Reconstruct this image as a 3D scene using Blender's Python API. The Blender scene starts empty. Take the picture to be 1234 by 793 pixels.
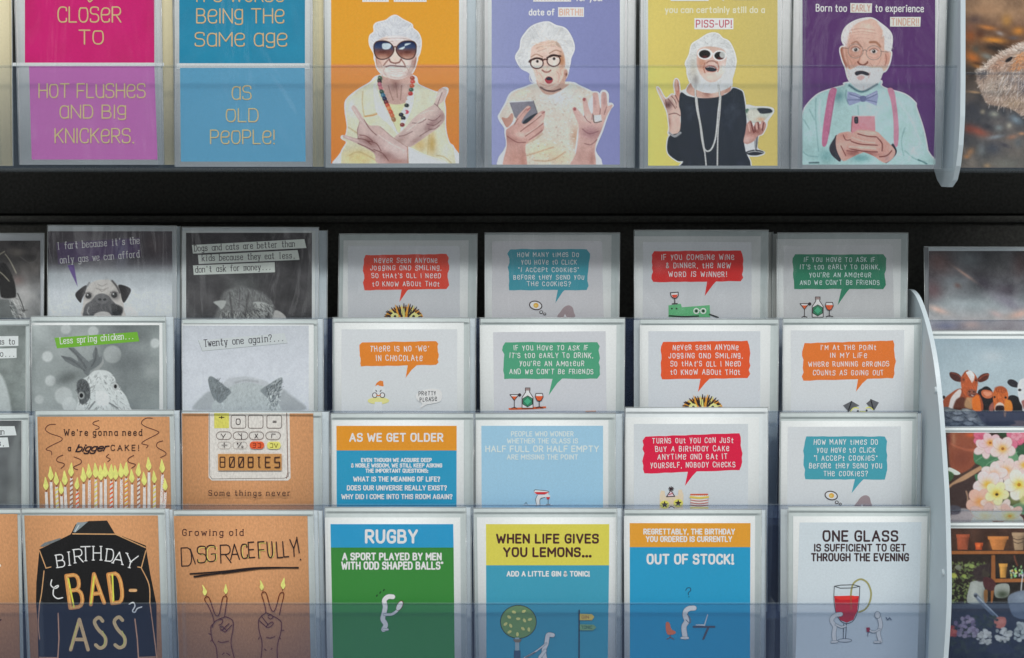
import bpy, math, random
import numpy as np
from mathutils import Vector
from mathutils.geometry import tessellate_polygon

SC = bpy.context.scene
COL = SC.collection

# ------------------------------------------------------------------ camera
PITCH = math.radians(7.5)
CAMD = 1.5
CAMZ = CAMD * math.tan(PITCH)
W, H = 1234.0, 793.0
FPX = 50.0 / 36.0 * W
cam = bpy.data.cameras.new("camera")
cam.lens = 50.0
cam.sensor_width = 36.0
cam.clip_start = 0.05
cam.clip_end = 100.0
camo = bpy.data.objects.new("camera", cam)
COL.objects.link(camo)
camo.location = (0, -CAMD, CAMZ)
camo.rotation_euler = (math.pi / 2 - PITCH, 0, 0)
SC.camera = camo

# ------------------------------------------------------------------ light
world = bpy.data.worlds.new("World")
SC.world = world
world.use_nodes = True
bg = world.node_tree.nodes["Background"]
# unseen lit shop as noise; bright patches added for streaks on the film
wn, wl = world.node_tree.nodes, world.node_tree.links
wtc = wn.new('ShaderNodeTexCoord')
wmp = wn.new('ShaderNodeMapping'); wmp.inputs['Scale'].default_value = (2.2, 2.2, 5.0)
wnz = wn.new('ShaderNodeTexNoise'); wnz.inputs['Scale'].default_value = 1.7; wnz.inputs['Detail'].default_value = 2.0
wcr = wn.new('ShaderNodeValToRGB')
wcr.color_ramp.elements[0].position = 0.42; wcr.color_ramp.elements[0].color = (.20, .205, .205, 1)
wcr.color_ramp.elements[1].position = 0.72; wcr.color_ramp.elements[1].color = (2.2, 2.25, 2.3, 1)
_e = wcr.color_ramp.elements.new(0.56); _e.color = (.52, .54, .55, 1)
wl.new(wtc.outputs['Generated'], wmp.inputs[0]); wl.new(wmp.outputs[0], wnz.inputs['Vector'])
wl.new(wnz.outputs['Fac'], wcr.inputs[0]); wl.new(wcr.outputs[0], bg.inputs[0])
bg.inputs[1].default_value = 0.62

ld = bpy.data.lights.new("ceiling_tube", 'AREA')
ld.shape = 'RECTANGLE'
ld.size = 12.0
ld.size_y = 0.55
ld.energy = 1300.0
ld.color = (1.0, 0.985, 0.96)
lo = bpy.data.objects.new("ceiling_tube", ld)
COL.objects.link(lo)
LDIR = Vector((0.05, -1.0, 1.275)).normalized()
lo.location = Vector((0, 0, 0.05)) + LDIR * 12.0
lo.rotation_euler = (-LDIR).to_track_quat('-Z', 'Y').to_euler()
SC.view_settings.view_transform = 'Standard'
SC.view_settings.look = 'None'
SC.view_settings.exposure = 0.0
SC.view_settings.gamma = 1.0
SC.view_settings.use_curve_mapping = False
SC.cycles.transparent_max_bounces = 40
SC.cycles.max_bounces = 6
SC.cycles.caustics_reflective = False
SC.cycles.caustics_refractive = False
SC.cycles.sample_clamp_indirect = 4.0

KLIT = 0.72          # radiance of a lit sheet of albedo 1


# ------------------------------------------------------------------ geometry helpers
CA, SA = math.cos(PITCH), math.sin(PITCH)


def P(px, py, d):
    """point on the vertical plane y = d seen at photo pixel px, py"""
    x = (px - W / 2) / FPX
    y = -(py - H / 2) / FPX
    dy = CA + y * SA
    dz = -SA + y * CA
    t = (d + CAMD) / dy
    return (x * t, d, CAMZ + dz * t)


def Pn(px, py, d):
    x = (px - W / 2) / FPX
    y = -(py - H / 2) / FPX
    t = (d + CAMD) / (CA + y * SA)
    return x * t, d, CAMZ + (-SA + y * CA) * t


def lin(c):
    a = np.asarray(c, dtype=float) / 255.0
    return np.where(a <= 0.04045, a / 12.92, ((a + 0.055) / 1.055) ** 2.4)


VEIL = {None: (np.array([1., 1, 1]), np.zeros(3)),
        'top': (np.array([.80, .82, .84]), np.array([.012, .018, .028])),
        'low': (np.array([.50, .55, .60]), np.array([.010, .016, .030]))}


def ink(c, veil=None):
    T, A = VEIL[veil]
    return np.clip((lin(c) - A) / T / KLIT, 0.004, 0.92)


class MB:
    """mesh builder with a colour per vertex; polygons may carry a material index"""
    def __init__(s):
        s.v = []; s.f = []; s.c = []; s.m = []
        s.grids = []

    def face(s, pts, col, mi=0):
        n = len(s.v)
        s.v.extend(pts)
        s.c.extend([col] * len(pts))
        s.f.append(tuple(range(n, n + len(pts))))
        s.m.append(mi)

    def tris(s, pts, tri, col, mi=0):
        n = len(s.v)
        s.v.extend(pts)
        s.c.extend([col] * len(pts))
        for t in tri:
            s.f.append((n + t[0], n + t[1], n + t[2]))
            s.m.append(mi)

    def hexa(s, front, back, col, mi=0):
        """closed slab from a front quad and a back quad (TL TR BR BL)"""
        n = len(s.v)
        s.v.extend(list(front) + list(back))
        s.c.extend([col] * 8)
        for f in ((0, 3, 2, 1), (4, 5, 6, 7), (0, 1, 5, 4), (1, 2, 6, 5), (2, 3, 7, 6), (3, 0, 4, 7)):
            s.f.append(tuple(n + i for i in f))
            s.m.append(mi)

    def box(s, x0, x1, y0, y1, z0, z1, col=(1, 1, 1, 1), mi=0):
        s.hexa([(x0, y0, z1), (x1, y0, z1), (x1, y0, z0), (x0, y0, z0)],
               [(x0, y1, z1), (x1, y1, z1), (x1, y1, z0), (x0, y1, z0)], col, mi)

    def build(s, name, mats, parent=None, origin=(0, 0, 0), smooth=False):
        me = bpy.data.meshes.new(name)
        V = np.array(s.v, dtype=np.float64).reshape(-1, 3)
        Cc = np.array(s.c, dtype=np.float32).reshape(-1, 4)
        loops = [i for f in s.f for i in f]
        starts = []
        k = 0
        for f in s.f:
            starts.append(k); k += len(f)
        mi = list(s.m)
        Vs = [V]; Cs = [Cc]; L = [np.array(loops, dtype=np.int32)]
        S = [np.array(starts, dtype=np.int32)]; M = [np.array(mi, dtype=np.int32)]
        nv = len(V); nl = len(loops)
        for (gv, gc, gf) in s.grids:
            Vs.append(gv); Cs.append(gc)
            L.append((gf + nv).ravel().astype(np.int32))
            S.append((np.arange(len(gf)) * 4 + nl).astype(np.int32))
            M.append(np.zeros(len(gf), dtype=np.int32))
            nv += len(gv); nl += gf.size
        V = np.concatenate(Vs); Cc = np.concatenate(Cs)
        L = np.concatenate(L); S = np.concatenate(S); M = np.concatenate(M)
        V = V - np.array(origin)
        me.vertices.add(len(V))
        me.vertices.foreach_set("co", V.astype(np.float32).ravel())
        me.loops.add(len(L))
        me.loops.foreach_set("vertex_index", L)
        me.polygons.add(len(S))
        me.polygons.foreach_set("loop_start", S)
        me.update(calc_edges=True)
        me.polygons.foreach_set("material_index", M)
        at = me.color_attributes.new("Col", 'FLOAT_COLOR', 'POINT')
        at.data.foreach_set("color", Cc.astype(np.float32).ravel())
        for m in mats:
            me.materials.append(m)
        if smooth:
            me.polygons.foreach_set("use_smooth", [True] * len(S))
        me.validate()
        o = bpy.data.objects.new(name, me)
        COL.objects.link(o)
        if parent is not None:
            o.parent = parent
        else:
            o.location = origin
        return o


def thing(name, label, cat, loc, group=None):
    o = bpy.data.objects.new(name, None)
    o.empty_display_size = 0.02
    COL.objects.link(o)
    o.location = loc
    o['label'] = label
    o['category'] = cat
    if group:
        o['group'] = group
    return o


# ------------------------------------------------------------------ materials
def newmat(name):
    m = bpy.data.materials.new(name)
    m.use_nodes = True
    nt = m.node_tree
    nt.nodes.clear()
    return m, nt, nt.nodes, nt.links


def mat_print(name, grain, scale, rough, spec=0.35, stretch=1.0, bump=0.0):
    m, nt, N, Lk = newmat(name)
    out = N.new('ShaderNodeOutputMaterial')
    b = N.new('ShaderNodeBsdfPrincipled')
    at = N.new('ShaderNodeAttribute'); at.attribute_name = 'Col'
    tc = N.new('ShaderNodeTexCoord')
    mp = N.new('ShaderNodeMapping'); mp.inputs['Scale'].default_value = (1, 1, stretch)
    nz = N.new('ShaderNodeTexNoise'); nz.inputs['Scale'].default_value = scale
    nz.inputs['Detail'].default_value = 4
    Lk.new(tc.outputs['Object'], mp.inputs[0]); Lk.new(mp.outputs[0], nz.inputs['Vector'])
    mr = N.new('ShaderNodeMapRange')
    mr.inputs['From Min'].default_value = 0.3; mr.inputs['From Max'].default_value = 0.7
    mr.inputs['To Min'].default_value = 1 - grain; mr.inputs['To Max'].default_value = 1 + grain
    Lk.new(nz.outputs['Fac'], mr.inputs['Value'])
    mx = N.new('ShaderNodeVectorMath'); mx.operation = 'SCALE'
    Lk.new(at.outputs['Color'], mx.inputs[0]); Lk.new(mr.outputs[0], mx.inputs['Scale'])
    Lk.new(mx.outputs[0], b.inputs['Base Color'])
    inv = N.new('ShaderNodeMath'); inv.operation = 'SUBTRACT'; inv.inputs[0].default_value = 1.0
    Lk.new(at.outputs['Alpha'], inv.inputs[1])
    Lk.new(inv.outputs[0], b.inputs['Metallic'])
    b.inputs['Roughness'].default_value = rough
    b.inputs['Specular IOR Level'].default_value = spec
    wv = N.new('ShaderNodeTexNoise'); wv.inputs['Scale'].default_value = 9.0; wv.inputs['Detail'].default_value = 1.0
    geo = N.new('ShaderNodeNewGeometry'); Lk.new(geo.outputs['Position'], wv.inputs['Vector'])
    wb = N.new('ShaderNodeBump'); wb.inputs['Strength'].default_value = 0.22; wb.inputs['Distance'].default_value = 0.010
    Lk.new(wv.outputs['Fac'], wb.inputs['Height']); Lk.new(wb.outputs[0], b.inputs['Normal'])
    if bump:
        bp = N.new('ShaderNodeBump'); bp.inputs['Strength'].default_value = bump
        bp.inputs['Distance'].default_value = 0.0004
        Lk.new(wb.outputs[0], bp.inputs['Normal'])
        Lk.new(nz.outputs['Fac'], bp.inputs['Height']); Lk.new(bp.outputs[0], b.inputs['Normal'])
    Lk.new(b.outputs[0], out.inputs[0])
    return m


M_PRINT = mat_print("printed_coated_card", 0.035, 420, 0.42)
M_KRAFT = mat_print("printed_kraft_card", 0.13, 520, 0.75, 0.15, 0.55, 0.25)
M_PAPER = mat_print("envelope_paper", 0.03, 160, 0.8, 0.15)


def mat_film(name, fac, bump, scale, rough, milk=0.03):
    """cellophane: see-through sheet with a glossy, wrinkled skin"""
    m, nt, N, Lk = newmat(name)
    out = N.new('ShaderNodeOutputMaterial')
    tr = N.new('ShaderNodeBsdfTransparent'); tr.inputs[0].default_value = (.985, .99, .99, 1)
    gl = N.new('ShaderNodeBsdfGlossy'); gl.inputs['Roughness'].default_value = rough
    df = N.new('ShaderNodeBsdfDiffuse'); df.inputs[0].default_value = (.72, .76, .76, 1)
    tc = N.new('ShaderNodeTexCoord')
    oi = N.new('ShaderNodeObjectInfo')
    ad = N.new('ShaderNodeVectorMath'); ad.operation = 'MULTIPLY_ADD'
    ad.inputs[1].default_value = (1, 1, 1)
    rv = N.new('ShaderNodeVectorMath'); rv.operation = 'SCALE'; rv.inputs[0].default_value = (3.1, 0, 5.7)
    Lk.new(oi.outputs['Random'], rv.inputs['Scale'])
    Lk.new(tc.outputs['Object'], ad.inputs[0]); Lk.new(rv.outputs[0], ad.inputs[2])
    mp = N.new('ShaderNodeMapping'); mp.inputs['Rotation'].default_value = (0, math.radians(35), 0)
    mp.inputs['Scale'].default_value = (1.0, 1.0, 0.28)
    Lk.new(ad.outputs[0], mp.inputs[0])
    nz = N.new('ShaderNodeTexNoise'); nz.inputs['Scale'].default_value = scale
    nz.inputs['Detail'].default_value = 2.5; nz.inputs['Distortion'].default_value = 1.4
    Lk.new(mp.outputs[0], nz.inputs['Vector'])
    bp = N.new('ShaderNodeBump'); bp.inputs['Strength'].default_value = bump
    bp.inputs['Distance'].default_value = 0.006
    Lk.new(nz.outputs['Fac'], bp.inputs['Height'])
    Lk.new(bp.outputs[0], gl.inputs['Normal'])
    lw = N.new('ShaderNodeLayerWeight'); lw.inputs['Blend'].default_value = 0.25
    Lk.new(bp.outputs[0], lw.inputs['Normal'])
    mr = N.new('ShaderNodeMapRange')
    mr.inputs['To Min'].default_value = fac; mr.inputs['To Max'].default_value = min(1, fac * 5)
    Lk.new(lw.outputs['Fresnel'], mr.inputs['Value'])
    a = N.new('ShaderNodeMixShader'); a.inputs[0].default_value = milk
    Lk.new(tr.outputs[0], a.inputs[1]); Lk.new(df.outputs[0], a.inputs[2])
    b = N.new('ShaderNodeMixShader')
    Lk.new(mr.outputs[0], b.inputs[0]); Lk.new(a.outputs[0], b.inputs[1]); Lk.new(gl.outputs[0], b.inputs[2])
    Lk.new(b.outputs[0], out.inputs[0])
    return m


M_FILM = mat_film("cellophane", 0.008, 0.3, 22, 0.12, 0.01)
M_FILMW = mat_film("wrinkled_cellophane", 0.036, 1.0, 16, 0.09, 0.012)


def mat_mix(name, trans, dif, fdif, fgl, rough=0.08, noise=0.0):
    """tinted plastic: transparent + body colour + gloss"""
    m, nt, N, Lk = newmat(name)
    out = N.new('ShaderNodeOutputMaterial')
    tr = N.new('ShaderNodeBsdfTransparent'); tr.inputs[0].default_value = (*trans, 1)
    df = N.new('ShaderNodeBsdfDiffuse'); df.inputs[0].default_value = (*dif, 1)
    gl = N.new('ShaderNodeBsdfGlossy'); gl.inputs['Roughness'].default_value = rough
    a = N.new('ShaderNodeMixShader'); a.inputs[0].default_value = fdif
    if noise:
        tc = N.new('ShaderNodeTexCoord'); nz = N.new('ShaderNodeTexNoise')
        nz.inputs['Scale'].default_value = 7; nz.inputs['Detail'].default_value = 3
        mp = N.new('ShaderNodeMapping'); mp.inputs['Scale'].default_value = (1, 1, 0.4)
        Lk.new(tc.outputs['Object'], mp.inputs[0]); Lk.new(mp.outputs[0], nz.inputs['Vector'])
        mr = N.new('ShaderNodeMapRange')
        mr.inputs['To Min'].default_value = fdif - noise; mr.inputs['To Max'].default_value = fdif + noise
        Lk.new(nz.outputs['Fac'], mr.inputs['Value'])
        m2 = N.new('ShaderNodeMapping'); m2.inputs['Scale'].default_value = (14, 1, 90); m2.inputs['Rotation'].default_value = (0, .12, 0)
        n2 = N.new('ShaderNodeTexNoise'); n2.inputs['Scale'].default_value = 8; n2.inputs['Detail'].default_value = 6; n2.inputs['Roughness'].default_value = .7
        Lk.new(tc.outputs['Object'], m2.inputs[0]); Lk.new(m2.outputs[0], n2.inputs['Vector'])
        r2 = N.new('ShaderNodeMapRange'); r2.inputs['From Min'].default_value = .60; r2.inputs['From Max'].default_value = .80
        r2.inputs['To Min'].default_value = 0; r2.inputs['To Max'].default_value = .05
        Lk.new(n2.outputs['Fac'], r2.inputs['Value'])
        sm = N.new('ShaderNodeMath'); sm.operation = 'ADD'
        Lk.new(mr.outputs[0], sm.inputs[0]); Lk.new(r2.outputs[0], sm.inputs[1]); Lk.new(sm.outputs[0], a.inputs[0])
    Lk.new(tr.outputs[0], a.inputs[1]); Lk.new(df.outputs[0], a.inputs[2])
    b = N.new('ShaderNodeMixShader'); b.inputs[0].default_value = fgl
    Lk.new(a.outputs[0], b.inputs[1]); Lk.new(gl.outputs[0], b.inputs[2])
    Lk.new(b.outputs[0], out.inputs[0])
    return m


M_ACRYL = mat_mix("clear_acrylic", (.965, .975, .98), (.62, .70, .75), 0.05, 0.0)
M_LIPTOP = mat_mix("upper_acrylic_lip", (.975, .98, .985), (.30, .42, .62), 0.04, 0.0, 0.06, 0.015)  # bluish diffuse share stands in for reflections in the lip
M_LIPLOW = mat_mix("smoky_acrylic_lip", (.90, .92, .95), (.13, .19, .36), 0.10, 0.0, 0.06, 0.03)  # smoky tint; bluish diffuse share also paints the reflected haze
M_EDGE = mat_mix("acrylic_cut_edge", (.975, .985, .99), (.60, .70, .78), 0.05, 0.0, 0.2)
M_DARKEDGE = mat_mix("bevel_refraction", (.97, .98, .985), (.03, .04, .05), 0.075, 0.0, 0.2)  # dark colour paints the refraction line under the lip's top edge
M_MILK = mat_mix("film_fold", (.95, .97, .97), (.62, .66, .66), 0.45, 0.05, 0.2)
M_FROST = mat_mix("frosted_acrylic", (.8, .9, .95), (.66, .76, .81), 0.92, 0.05, 0.35, 0.05)


def mat_black():
    m, nt, N, Lk = newmat("black_panel")
    out = N.new('ShaderNodeOutputMaterial')
    b = N.new('ShaderNodeBsdfPrincipled')
    tc = N.new('ShaderNodeTexCoord'); nz = N.new('ShaderNodeTexNoise')
    nz.inputs['Scale'].default_value = 300; nz.inputs['Detail'].default_value = 5
    Lk.new(tc.outputs['Object'], nz.inputs['Vector'])
    cr = N.new('ShaderNodeValToRGB')
    cr.color_ramp.elements[0].position = 0.3; cr.color_ramp.elements[0].color = (.030, .030, .027, 1)
    cr.color_ramp.elements[1].position = 0.75; cr.color_ramp.elements[1].color = (.056, .055, .050, 1)
    Lk.new(nz.outputs['Fac'], cr.inputs[0]); Lk.new(cr.outputs[0], b.inputs['Base Color'])
    b.inputs['Roughness'].default_value = 0.7
    b.inputs['Specular IOR Level'].default_value = 0.12
    Lk.new(b.outputs[0], out.inputs[0])
    return m


M_BLACK = mat_black()

# ------------------------------------------------------------------ stroke lettering
G = {}


def _g(ch, w, s):
    st = []
    for part in s.split(';'):
        sm = part.startswith('~')
        pts = [tuple(float(q) for q in p.split(',')) for p in part.lstrip('~').split()]
        st.append((sm, pts))
    G[ch] = (w, st)


for _l in """A .64 0,0 .32,1 .64,0;.12,.34 .52,.34
B .54 0,0 0,1;~0,1 .48,1 .48,.53 0,.53;~0,.53 .54,.53 .54,0 0,0
C .54 ~.54,.76 .54,1 0,1 0,0 .54,0 .54,.24
D .56 0,0 0,1;~0,1 .56,1 .56,0 0,0
E .48 .48,1 0,1 0,0 .48,0;0,.52 .42,.52
F .48 0,0 0,1 .48,1;0,.5 .42,.5
G .54 ~.54,.76 .54,1 0,1 0,0 .54,0 .54,.46;.54,.46 .3,.46
H .56 0,0 0,1;.56,0 .56,1;0,.52 .56,.52
I .06 .03,0 .03,1
J .42 ~.42,1 .42,0 0,0 0,.25
K .54 0,0 0,1;.52,1 0,.42;.17,.58 .54,0
L .46 0,1 0,0 .46,0
M .72 0,0 0,1 .36,.36 .72,1 .72,0
N .56 0,0 0,1 .56,0 .56,1
O .58 ~.29,1 0,1 0,0 .58,0 .58,1 .29,1
P .52 0,0 0,1;~0,1 .52,1 .52,.45 0,.45
Q .60 ~.29,1 0,1 0,0 .58,0 .58,1 .29,1;.36,.24 .6,-.06
R .54 0,0 0,1;~0,1 .52,1 .52,.47 0,.47;.24,.47 .54,0
S .52 ~.5,.8 .5,1 0,1 0,.53 .52,.53 .52,0 0,0 0,.2
T .58 0,1 .58,1;.29,1 .29,0
U .56 ~0,1 0,0 .56,0 .56,1
V .6 0,1 .3,0 .6,1
W .84 0,1 .2,0 .42,.72 .64,0 .84,1
X .56 0,0 .56,1;0,1 .56,0
Y .58 0,1 .29,.45 .58,1;.29,.45 .29,0
Z .54 0,1 .54,1 0,0 .54,0
a .46 .46,.66 .46,0;~.46,.33 .46,.66 0,.66 0,0 .46,0 .46,.33
b .5 0,1 0,0;~0,.33 0,.66 .5,.66 .5,0 0,0 0,.33
c .46 ~.46,.5 .46,.66 0,.66 0,0 .46,0 .46,.16
d .48 .48,1 .48,0;~.48,.33 .48,.66 0,.66 0,0 .48,0 .48,.33
e .48 ~.02,.34 .48,.34 .48,.66 0,.66 0,0 .46,0 .47,.14
f .38 ~.4,.95 .34,1.02 .16,1.02 .16,.7 .16,0;0,.64 .36,.64
g .46 .46,.66 .46,0;~.46,0 .46,-.32 .04,-.32 .02,-.2;~.46,.33 .46,.66 0,.66 0,.04 .46,.04 .46,.33
h .46 0,1 0,0;~0,.4 0,.66 .46,.66 .46,.4 .46,0
i .06 .03,.66 .03,0;.03,.9 .03,.93
j .16 ~.16,.66 .16,-.3 -.05,-.3;.16,.9 .16,.93
k .44 0,1 0,0;.42,.64 0,.26;.14,.38 .44,0
l .06 .03,1 .03,0
m .72 0,.66 0,0;~0,.4 0,.66 .36,.66 .36,.4 .36,0;~.36,.4 .36,.66 .72,.66 .72,.4 .72,0
n .46 0,.66 0,0;~0,.4 0,.66 .46,.66 .46,.4 .46,0
o .5 ~.25,.66 0,.66 0,0 .5,0 .5,.66 .25,.66
p .5 0,.66 0,-.32;~0,.33 0,.66 .5,.66 .5,0 0,0 0,.33
q .48 .48,.66 .48,-.32;~.48,.33 .48,.66 0,.66 0,0 .48,0 .48,.33
r .34 0,.66 0,0;~0,.38 .02,.66 .34,.68
s .42 ~.4,.52 .38,.66 0,.66 0,.36 .42,.34 .42,0 0,0 0,.14
t .38 .16,.92 .16,.2;~.16,.2 .16,0 .38,0;0,.64 .36,.64
u .46 ~0,.66 0,0 .46,0 .46,.3;.46,.66 .46,0
v .46 0,.66 .23,0 .46,.66
w .68 0,.66 .17,0 .34,.55 .51,0 .68,.66
x .44 0,0 .44,.66;0,.66 .44,0
y .46 0,.66 .24,.02;.46,.66 .14,-.3
z .42 0,.66 .42,.66 0,0 .42,0
. .06 .03,0 .03,.03
, .08 .06,.04 .02,-.14
! .06 .03,1 .03,.3;.03,0 .03,.03
? .44 ~0,.8 0,1 .44,1 .44,.62 .2,.5 .2,.28;.2,0 .2,.03
' .06 .03,1 .03,.8
" .2 .03,1 .03,.8;.17,1 .17,.8
: .06 .03,.5 .03,.53;.03,0 .03,.03
- .3 0,.45 .3,.45
+ .4 0,.5 .4,.5;.2,.3 .2,.7
= .4 0,.4 .4,.4;0,.6 .4,.6
* .16 .08,1 .08,.84;0,.98 .16,.87;.16,.98 0,.87
% .5 0,0 .5,1;.08,.85 .1,.9;.42,.12 .44,.15
& .56 ~.56,.1 .1,.72 .1,1 .4,1 .4,.72 0,.4 0,0 .4,0 .54,.38
0 .56 ~.28,1 0,1 0,0 .56,0 .56,1 .28,1
8 .52 ~.26,.54 .02,.54 .02,1 .5,1 .5,.54 0,.5 0,0 .52,0 .52,.5 .26,.54
9 .5 ~.5,.6 .0,.5 0,1 .5,1 .5,.6 .4,0""".split('\n'):
    _a = _l.split(' ', 2)
    _g(_a[0], float(_a[1]), _a[2])


def chaikin(p, n=2):
    for _ in range(n):
        q = [p[0]]
        for a, b in zip(p[:-1], p[1:]):
            q.append((a[0] * .75 + b[0] * .25, a[1] * .75 + b[1] * .25))
            q.append((a[0] * .25 + b[0] * .75, a[1] * .25 + b[1] * .75))
        q.append(p[-1])
        p = q
    return p


def spline(p, n=6, closed=False):
    q = []
    N = len(p)
    rng = range(N) if closed else range(N - 1)
    for i in rng:
        g = (lambda k: p[k % N]) if closed else (lambda k: p[max(0, min(N - 1, k))])
        p0, p1, p2, p3 = g(i - 1), g(i), g(i + 1), g(i + 2)
        for k in range(n):
            t = k / n
            q.append(tuple(0.5 * ((2 * b) + (c - a) * t + (2 * a - 5 * b + 4 * c - e) * t * t + (-a + 3 * b - 3 * c + e) * t ** 3)
                           for a, b, c, e in zip(p0, p1, p2, p3)))
    if not closed:
        q.append(p[-1])
    return q


def Q(s, T):
    """'x,y x,y' in a magnified crop (origin x, origin y, scale) -> photo pixels"""
    return [(T[0] + float(a.split(',')[0]) / T[2], T[1] + float(a.split(',')[1]) / T[2]) for a in s.split()]


class Art:
    """flat printed artwork laid on the face of one card (plane y = d)"""
    def __init__(s, d, T=(0, 0, 1), veil=None, veil_y=1e9):
        s.d = d; s.T = T; s.mb = MB(); s.lay = 0.0; s.mi = 0
        s.veil = veil; s.vy = veil_y
        s.rnd = random.Random(int(d * 1e5) + int(T[0]))

    def up(s):
        s.lay += 4e-5

    def c(s, col, y=None, foil=False):
        v = s.veil if (y is not None and y > s.vy) else None
        k = ink(col, v)
        return (float(k[0]), float(k[1]), float(k[2]), 0.88 if foil else 1.0)

    def dd(s):
        s.mi = (s.mi + 1) % 20
        return s.d - 2e-4 - s.lay - s.mi * 1.9e-6

    def px(s, pts):
        return Q(pts, s.T) if isinstance(pts, str) else [(s.T[0] + p[0] / s.T[2], s.T[1] + p[1] / s.T[2]) for p in pts]

    def _poly(s, pp, col, foil=False):
        d = s.dd()
        cy = sum(p[1] for p in pp) / len(pp)
        v3 = [P(p[0], p[1], d) for p in pp]
        tri = tessellate_polygon([[Vector((p[0], p[1], 0)) for p in pp]])
        s.mb.tris(v3, tri, s.c(col, cy, foil))

    def poly(s, pts, col, smooth=False, foil=False, new=True):
        if new: s.up()
        pp = s.px(pts)
        if smooth: pp = spline(pp, 5, True)
        s._poly(pp, col, foil)

    def rect(s, x0, y0, x1, y1, col, new=True):
        s.poly([(x0, y0), (x1, y0), (x1, y1), (x0, y1)], col, new=new)

    def ell(s, cx, cy, rx, ry, col, rot=0, n=22, new=True):
        a = math.radians(rot)
        pts = []
        for i in range(n):
            t = 2 * math.pi * i / n
            x, y = rx * math.cos(t), ry * math.sin(t)
            pts.append((cx + x * math.cos(a) - y * math.sin(a), cy + x * math.sin(a) + y * math.cos(a)))
        s.poly(pts, col, new=new)

    def _line(s, pp, w, col, foil=False, w2=None, caps=True):
        """ribbon of constant or tapering width; broken only at sharp corners, which get a round joint"""
        q = [pp[0]]
        for p in pp[1:]:
            if math.dist(p, q[-1]) > 1e-4: q.append(p)
        pp = q
        n = len(pp)
        if n < 2: return
        c = s.c(col, sum(p[1] for p in pp) / n, foil)
        W_ = [(w if w2 is None else w + (w2 - w) * i / (n - 1)) / 2 for i in range(n)]
        D = []
        for i in range(n - 1):
            L = math.dist(pp[i], pp[i + 1])
            D.append(((pp[i + 1][0] - pp[i][0]) / L, (pp[i + 1][1] - pp[i][1]) / L))
        brk = [0] + [i for i in range(1, n - 1) if D[i - 1][0] * D[i][0] + D[i - 1][1] * D[i][1] < .72] + [n - 1]
        for b0, b1 in zip(brk[:-1], brk[1:]):
            d = s.dd()
            k0 = len(s.mb.v)
            for i in range(b0, b1 + 1):
                if i == b0: t = D[i]
                elif i == b1: t = D[i - 1]
                else:
                    t = (D[i - 1][0] + D[i][0], D[i - 1][1] + D[i][1])
                    m = math.hypot(*t); t = (t[0] / m, t[1] / m)
                x, y = pp[i]; r = W_[i]
                s.mb.v.append(P(x - t[1] * r, y + t[0] * r, d)); s.mb.v.append(P(x + t[1] * r, y - t[0] * r, d))
                s.mb.c.append(c); s.mb.c.append(c)
            for i in range(b1 - b0):
                k = k0 + 2 * i
                s.mb.f.append((k, k + 2, k + 3, k + 1)); s.mb.m.append(0)
        for i in (brk if caps else brk[1:-1]):
            r = W_[i]
            x, y = pp[i]
            d = s.dd()
            s.mb.face([P(x + r * math.cos(k * math.pi / 5), y + r * math.sin(k * math.pi / 5), d) for k in range(10)], c)

    def line(s, pts, w, col, smooth=False, w2=None, foil=False, closed=False, new=True):
        """w in crop units"""
        if new: s.up()
        pp = s.px(pts)
        if closed: pp = (spline(pp, 5, True) + [pp[0]]) if smooth else pp + [pp[0]]
        elif smooth: pp = spline(pp, 5)
        s._line(pp, w / s.T[2], col, foil, None if w2 is None else w2 / s.T[2])

    def text(s, t, x0, yb, x1, cap, wt, col, style='sans', y1=None, foil=False, jit=0.0, new=True):
        """lettering from (x0, yb) to x1 on a baseline ending at y1, capital height cap (crop units)"""
        if new: s.up()
        T = s.T
        ax, ay = T[0] + x0 / T[2], T[1] + yb / T[2]
        bx, by = T[0] + x1 / T[2], T[1] + (yb if y1 is None else y1) / T[2]
        capp = cap / T[2]; w = wt / T[2] * {'hand': .68, 'bold': .98, 'type': .70, 'serif': .85}.get(style, 1.0)
        mono = style == 'type'
        serif = style in ('type', 'serif')
        sp = {'sans': .24, 'bold': .3, 'hand': .42, 'serif': .48, 'type': 0, 'script': .16, 'deco': .18}[style]
        items = []
        X = 0.0
        for ch in t:
            if ch == ' ':
                X += .72 if mono else {'hand': .7, 'bold': .42, 'serif': .5}.get(style, .4)
                continue
            w0, st = G[ch]
            sy = 1.0; sx = 1.0; oy = 0.0
            if style in ('hand', 'deco') and ch.islower():
                if ch in 'acemnorsuvwxz': sy = 1.42; sx = 1.1
                elif ch in 'gyqp': sy = 1.08; oy = .24
                else: sy = 1.0
            if mono:
                off = (.72 - w0) / 2; adv = .72
                if ch in 'mwMW': sx = .8; off = (.72 - w0 * .8) / 2
            else:
                off = 0; adv = w0 * sx + sp
            items.append((X + off, st, sx, sy, oy, ch))
            X += adv
        Wt = X - (0 if mono else sp)
        L = math.hypot(bx - ax, by - ay)
        k = L / Wt
        ux, uy = (bx - ax) / L, (by - ay) / L
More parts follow.
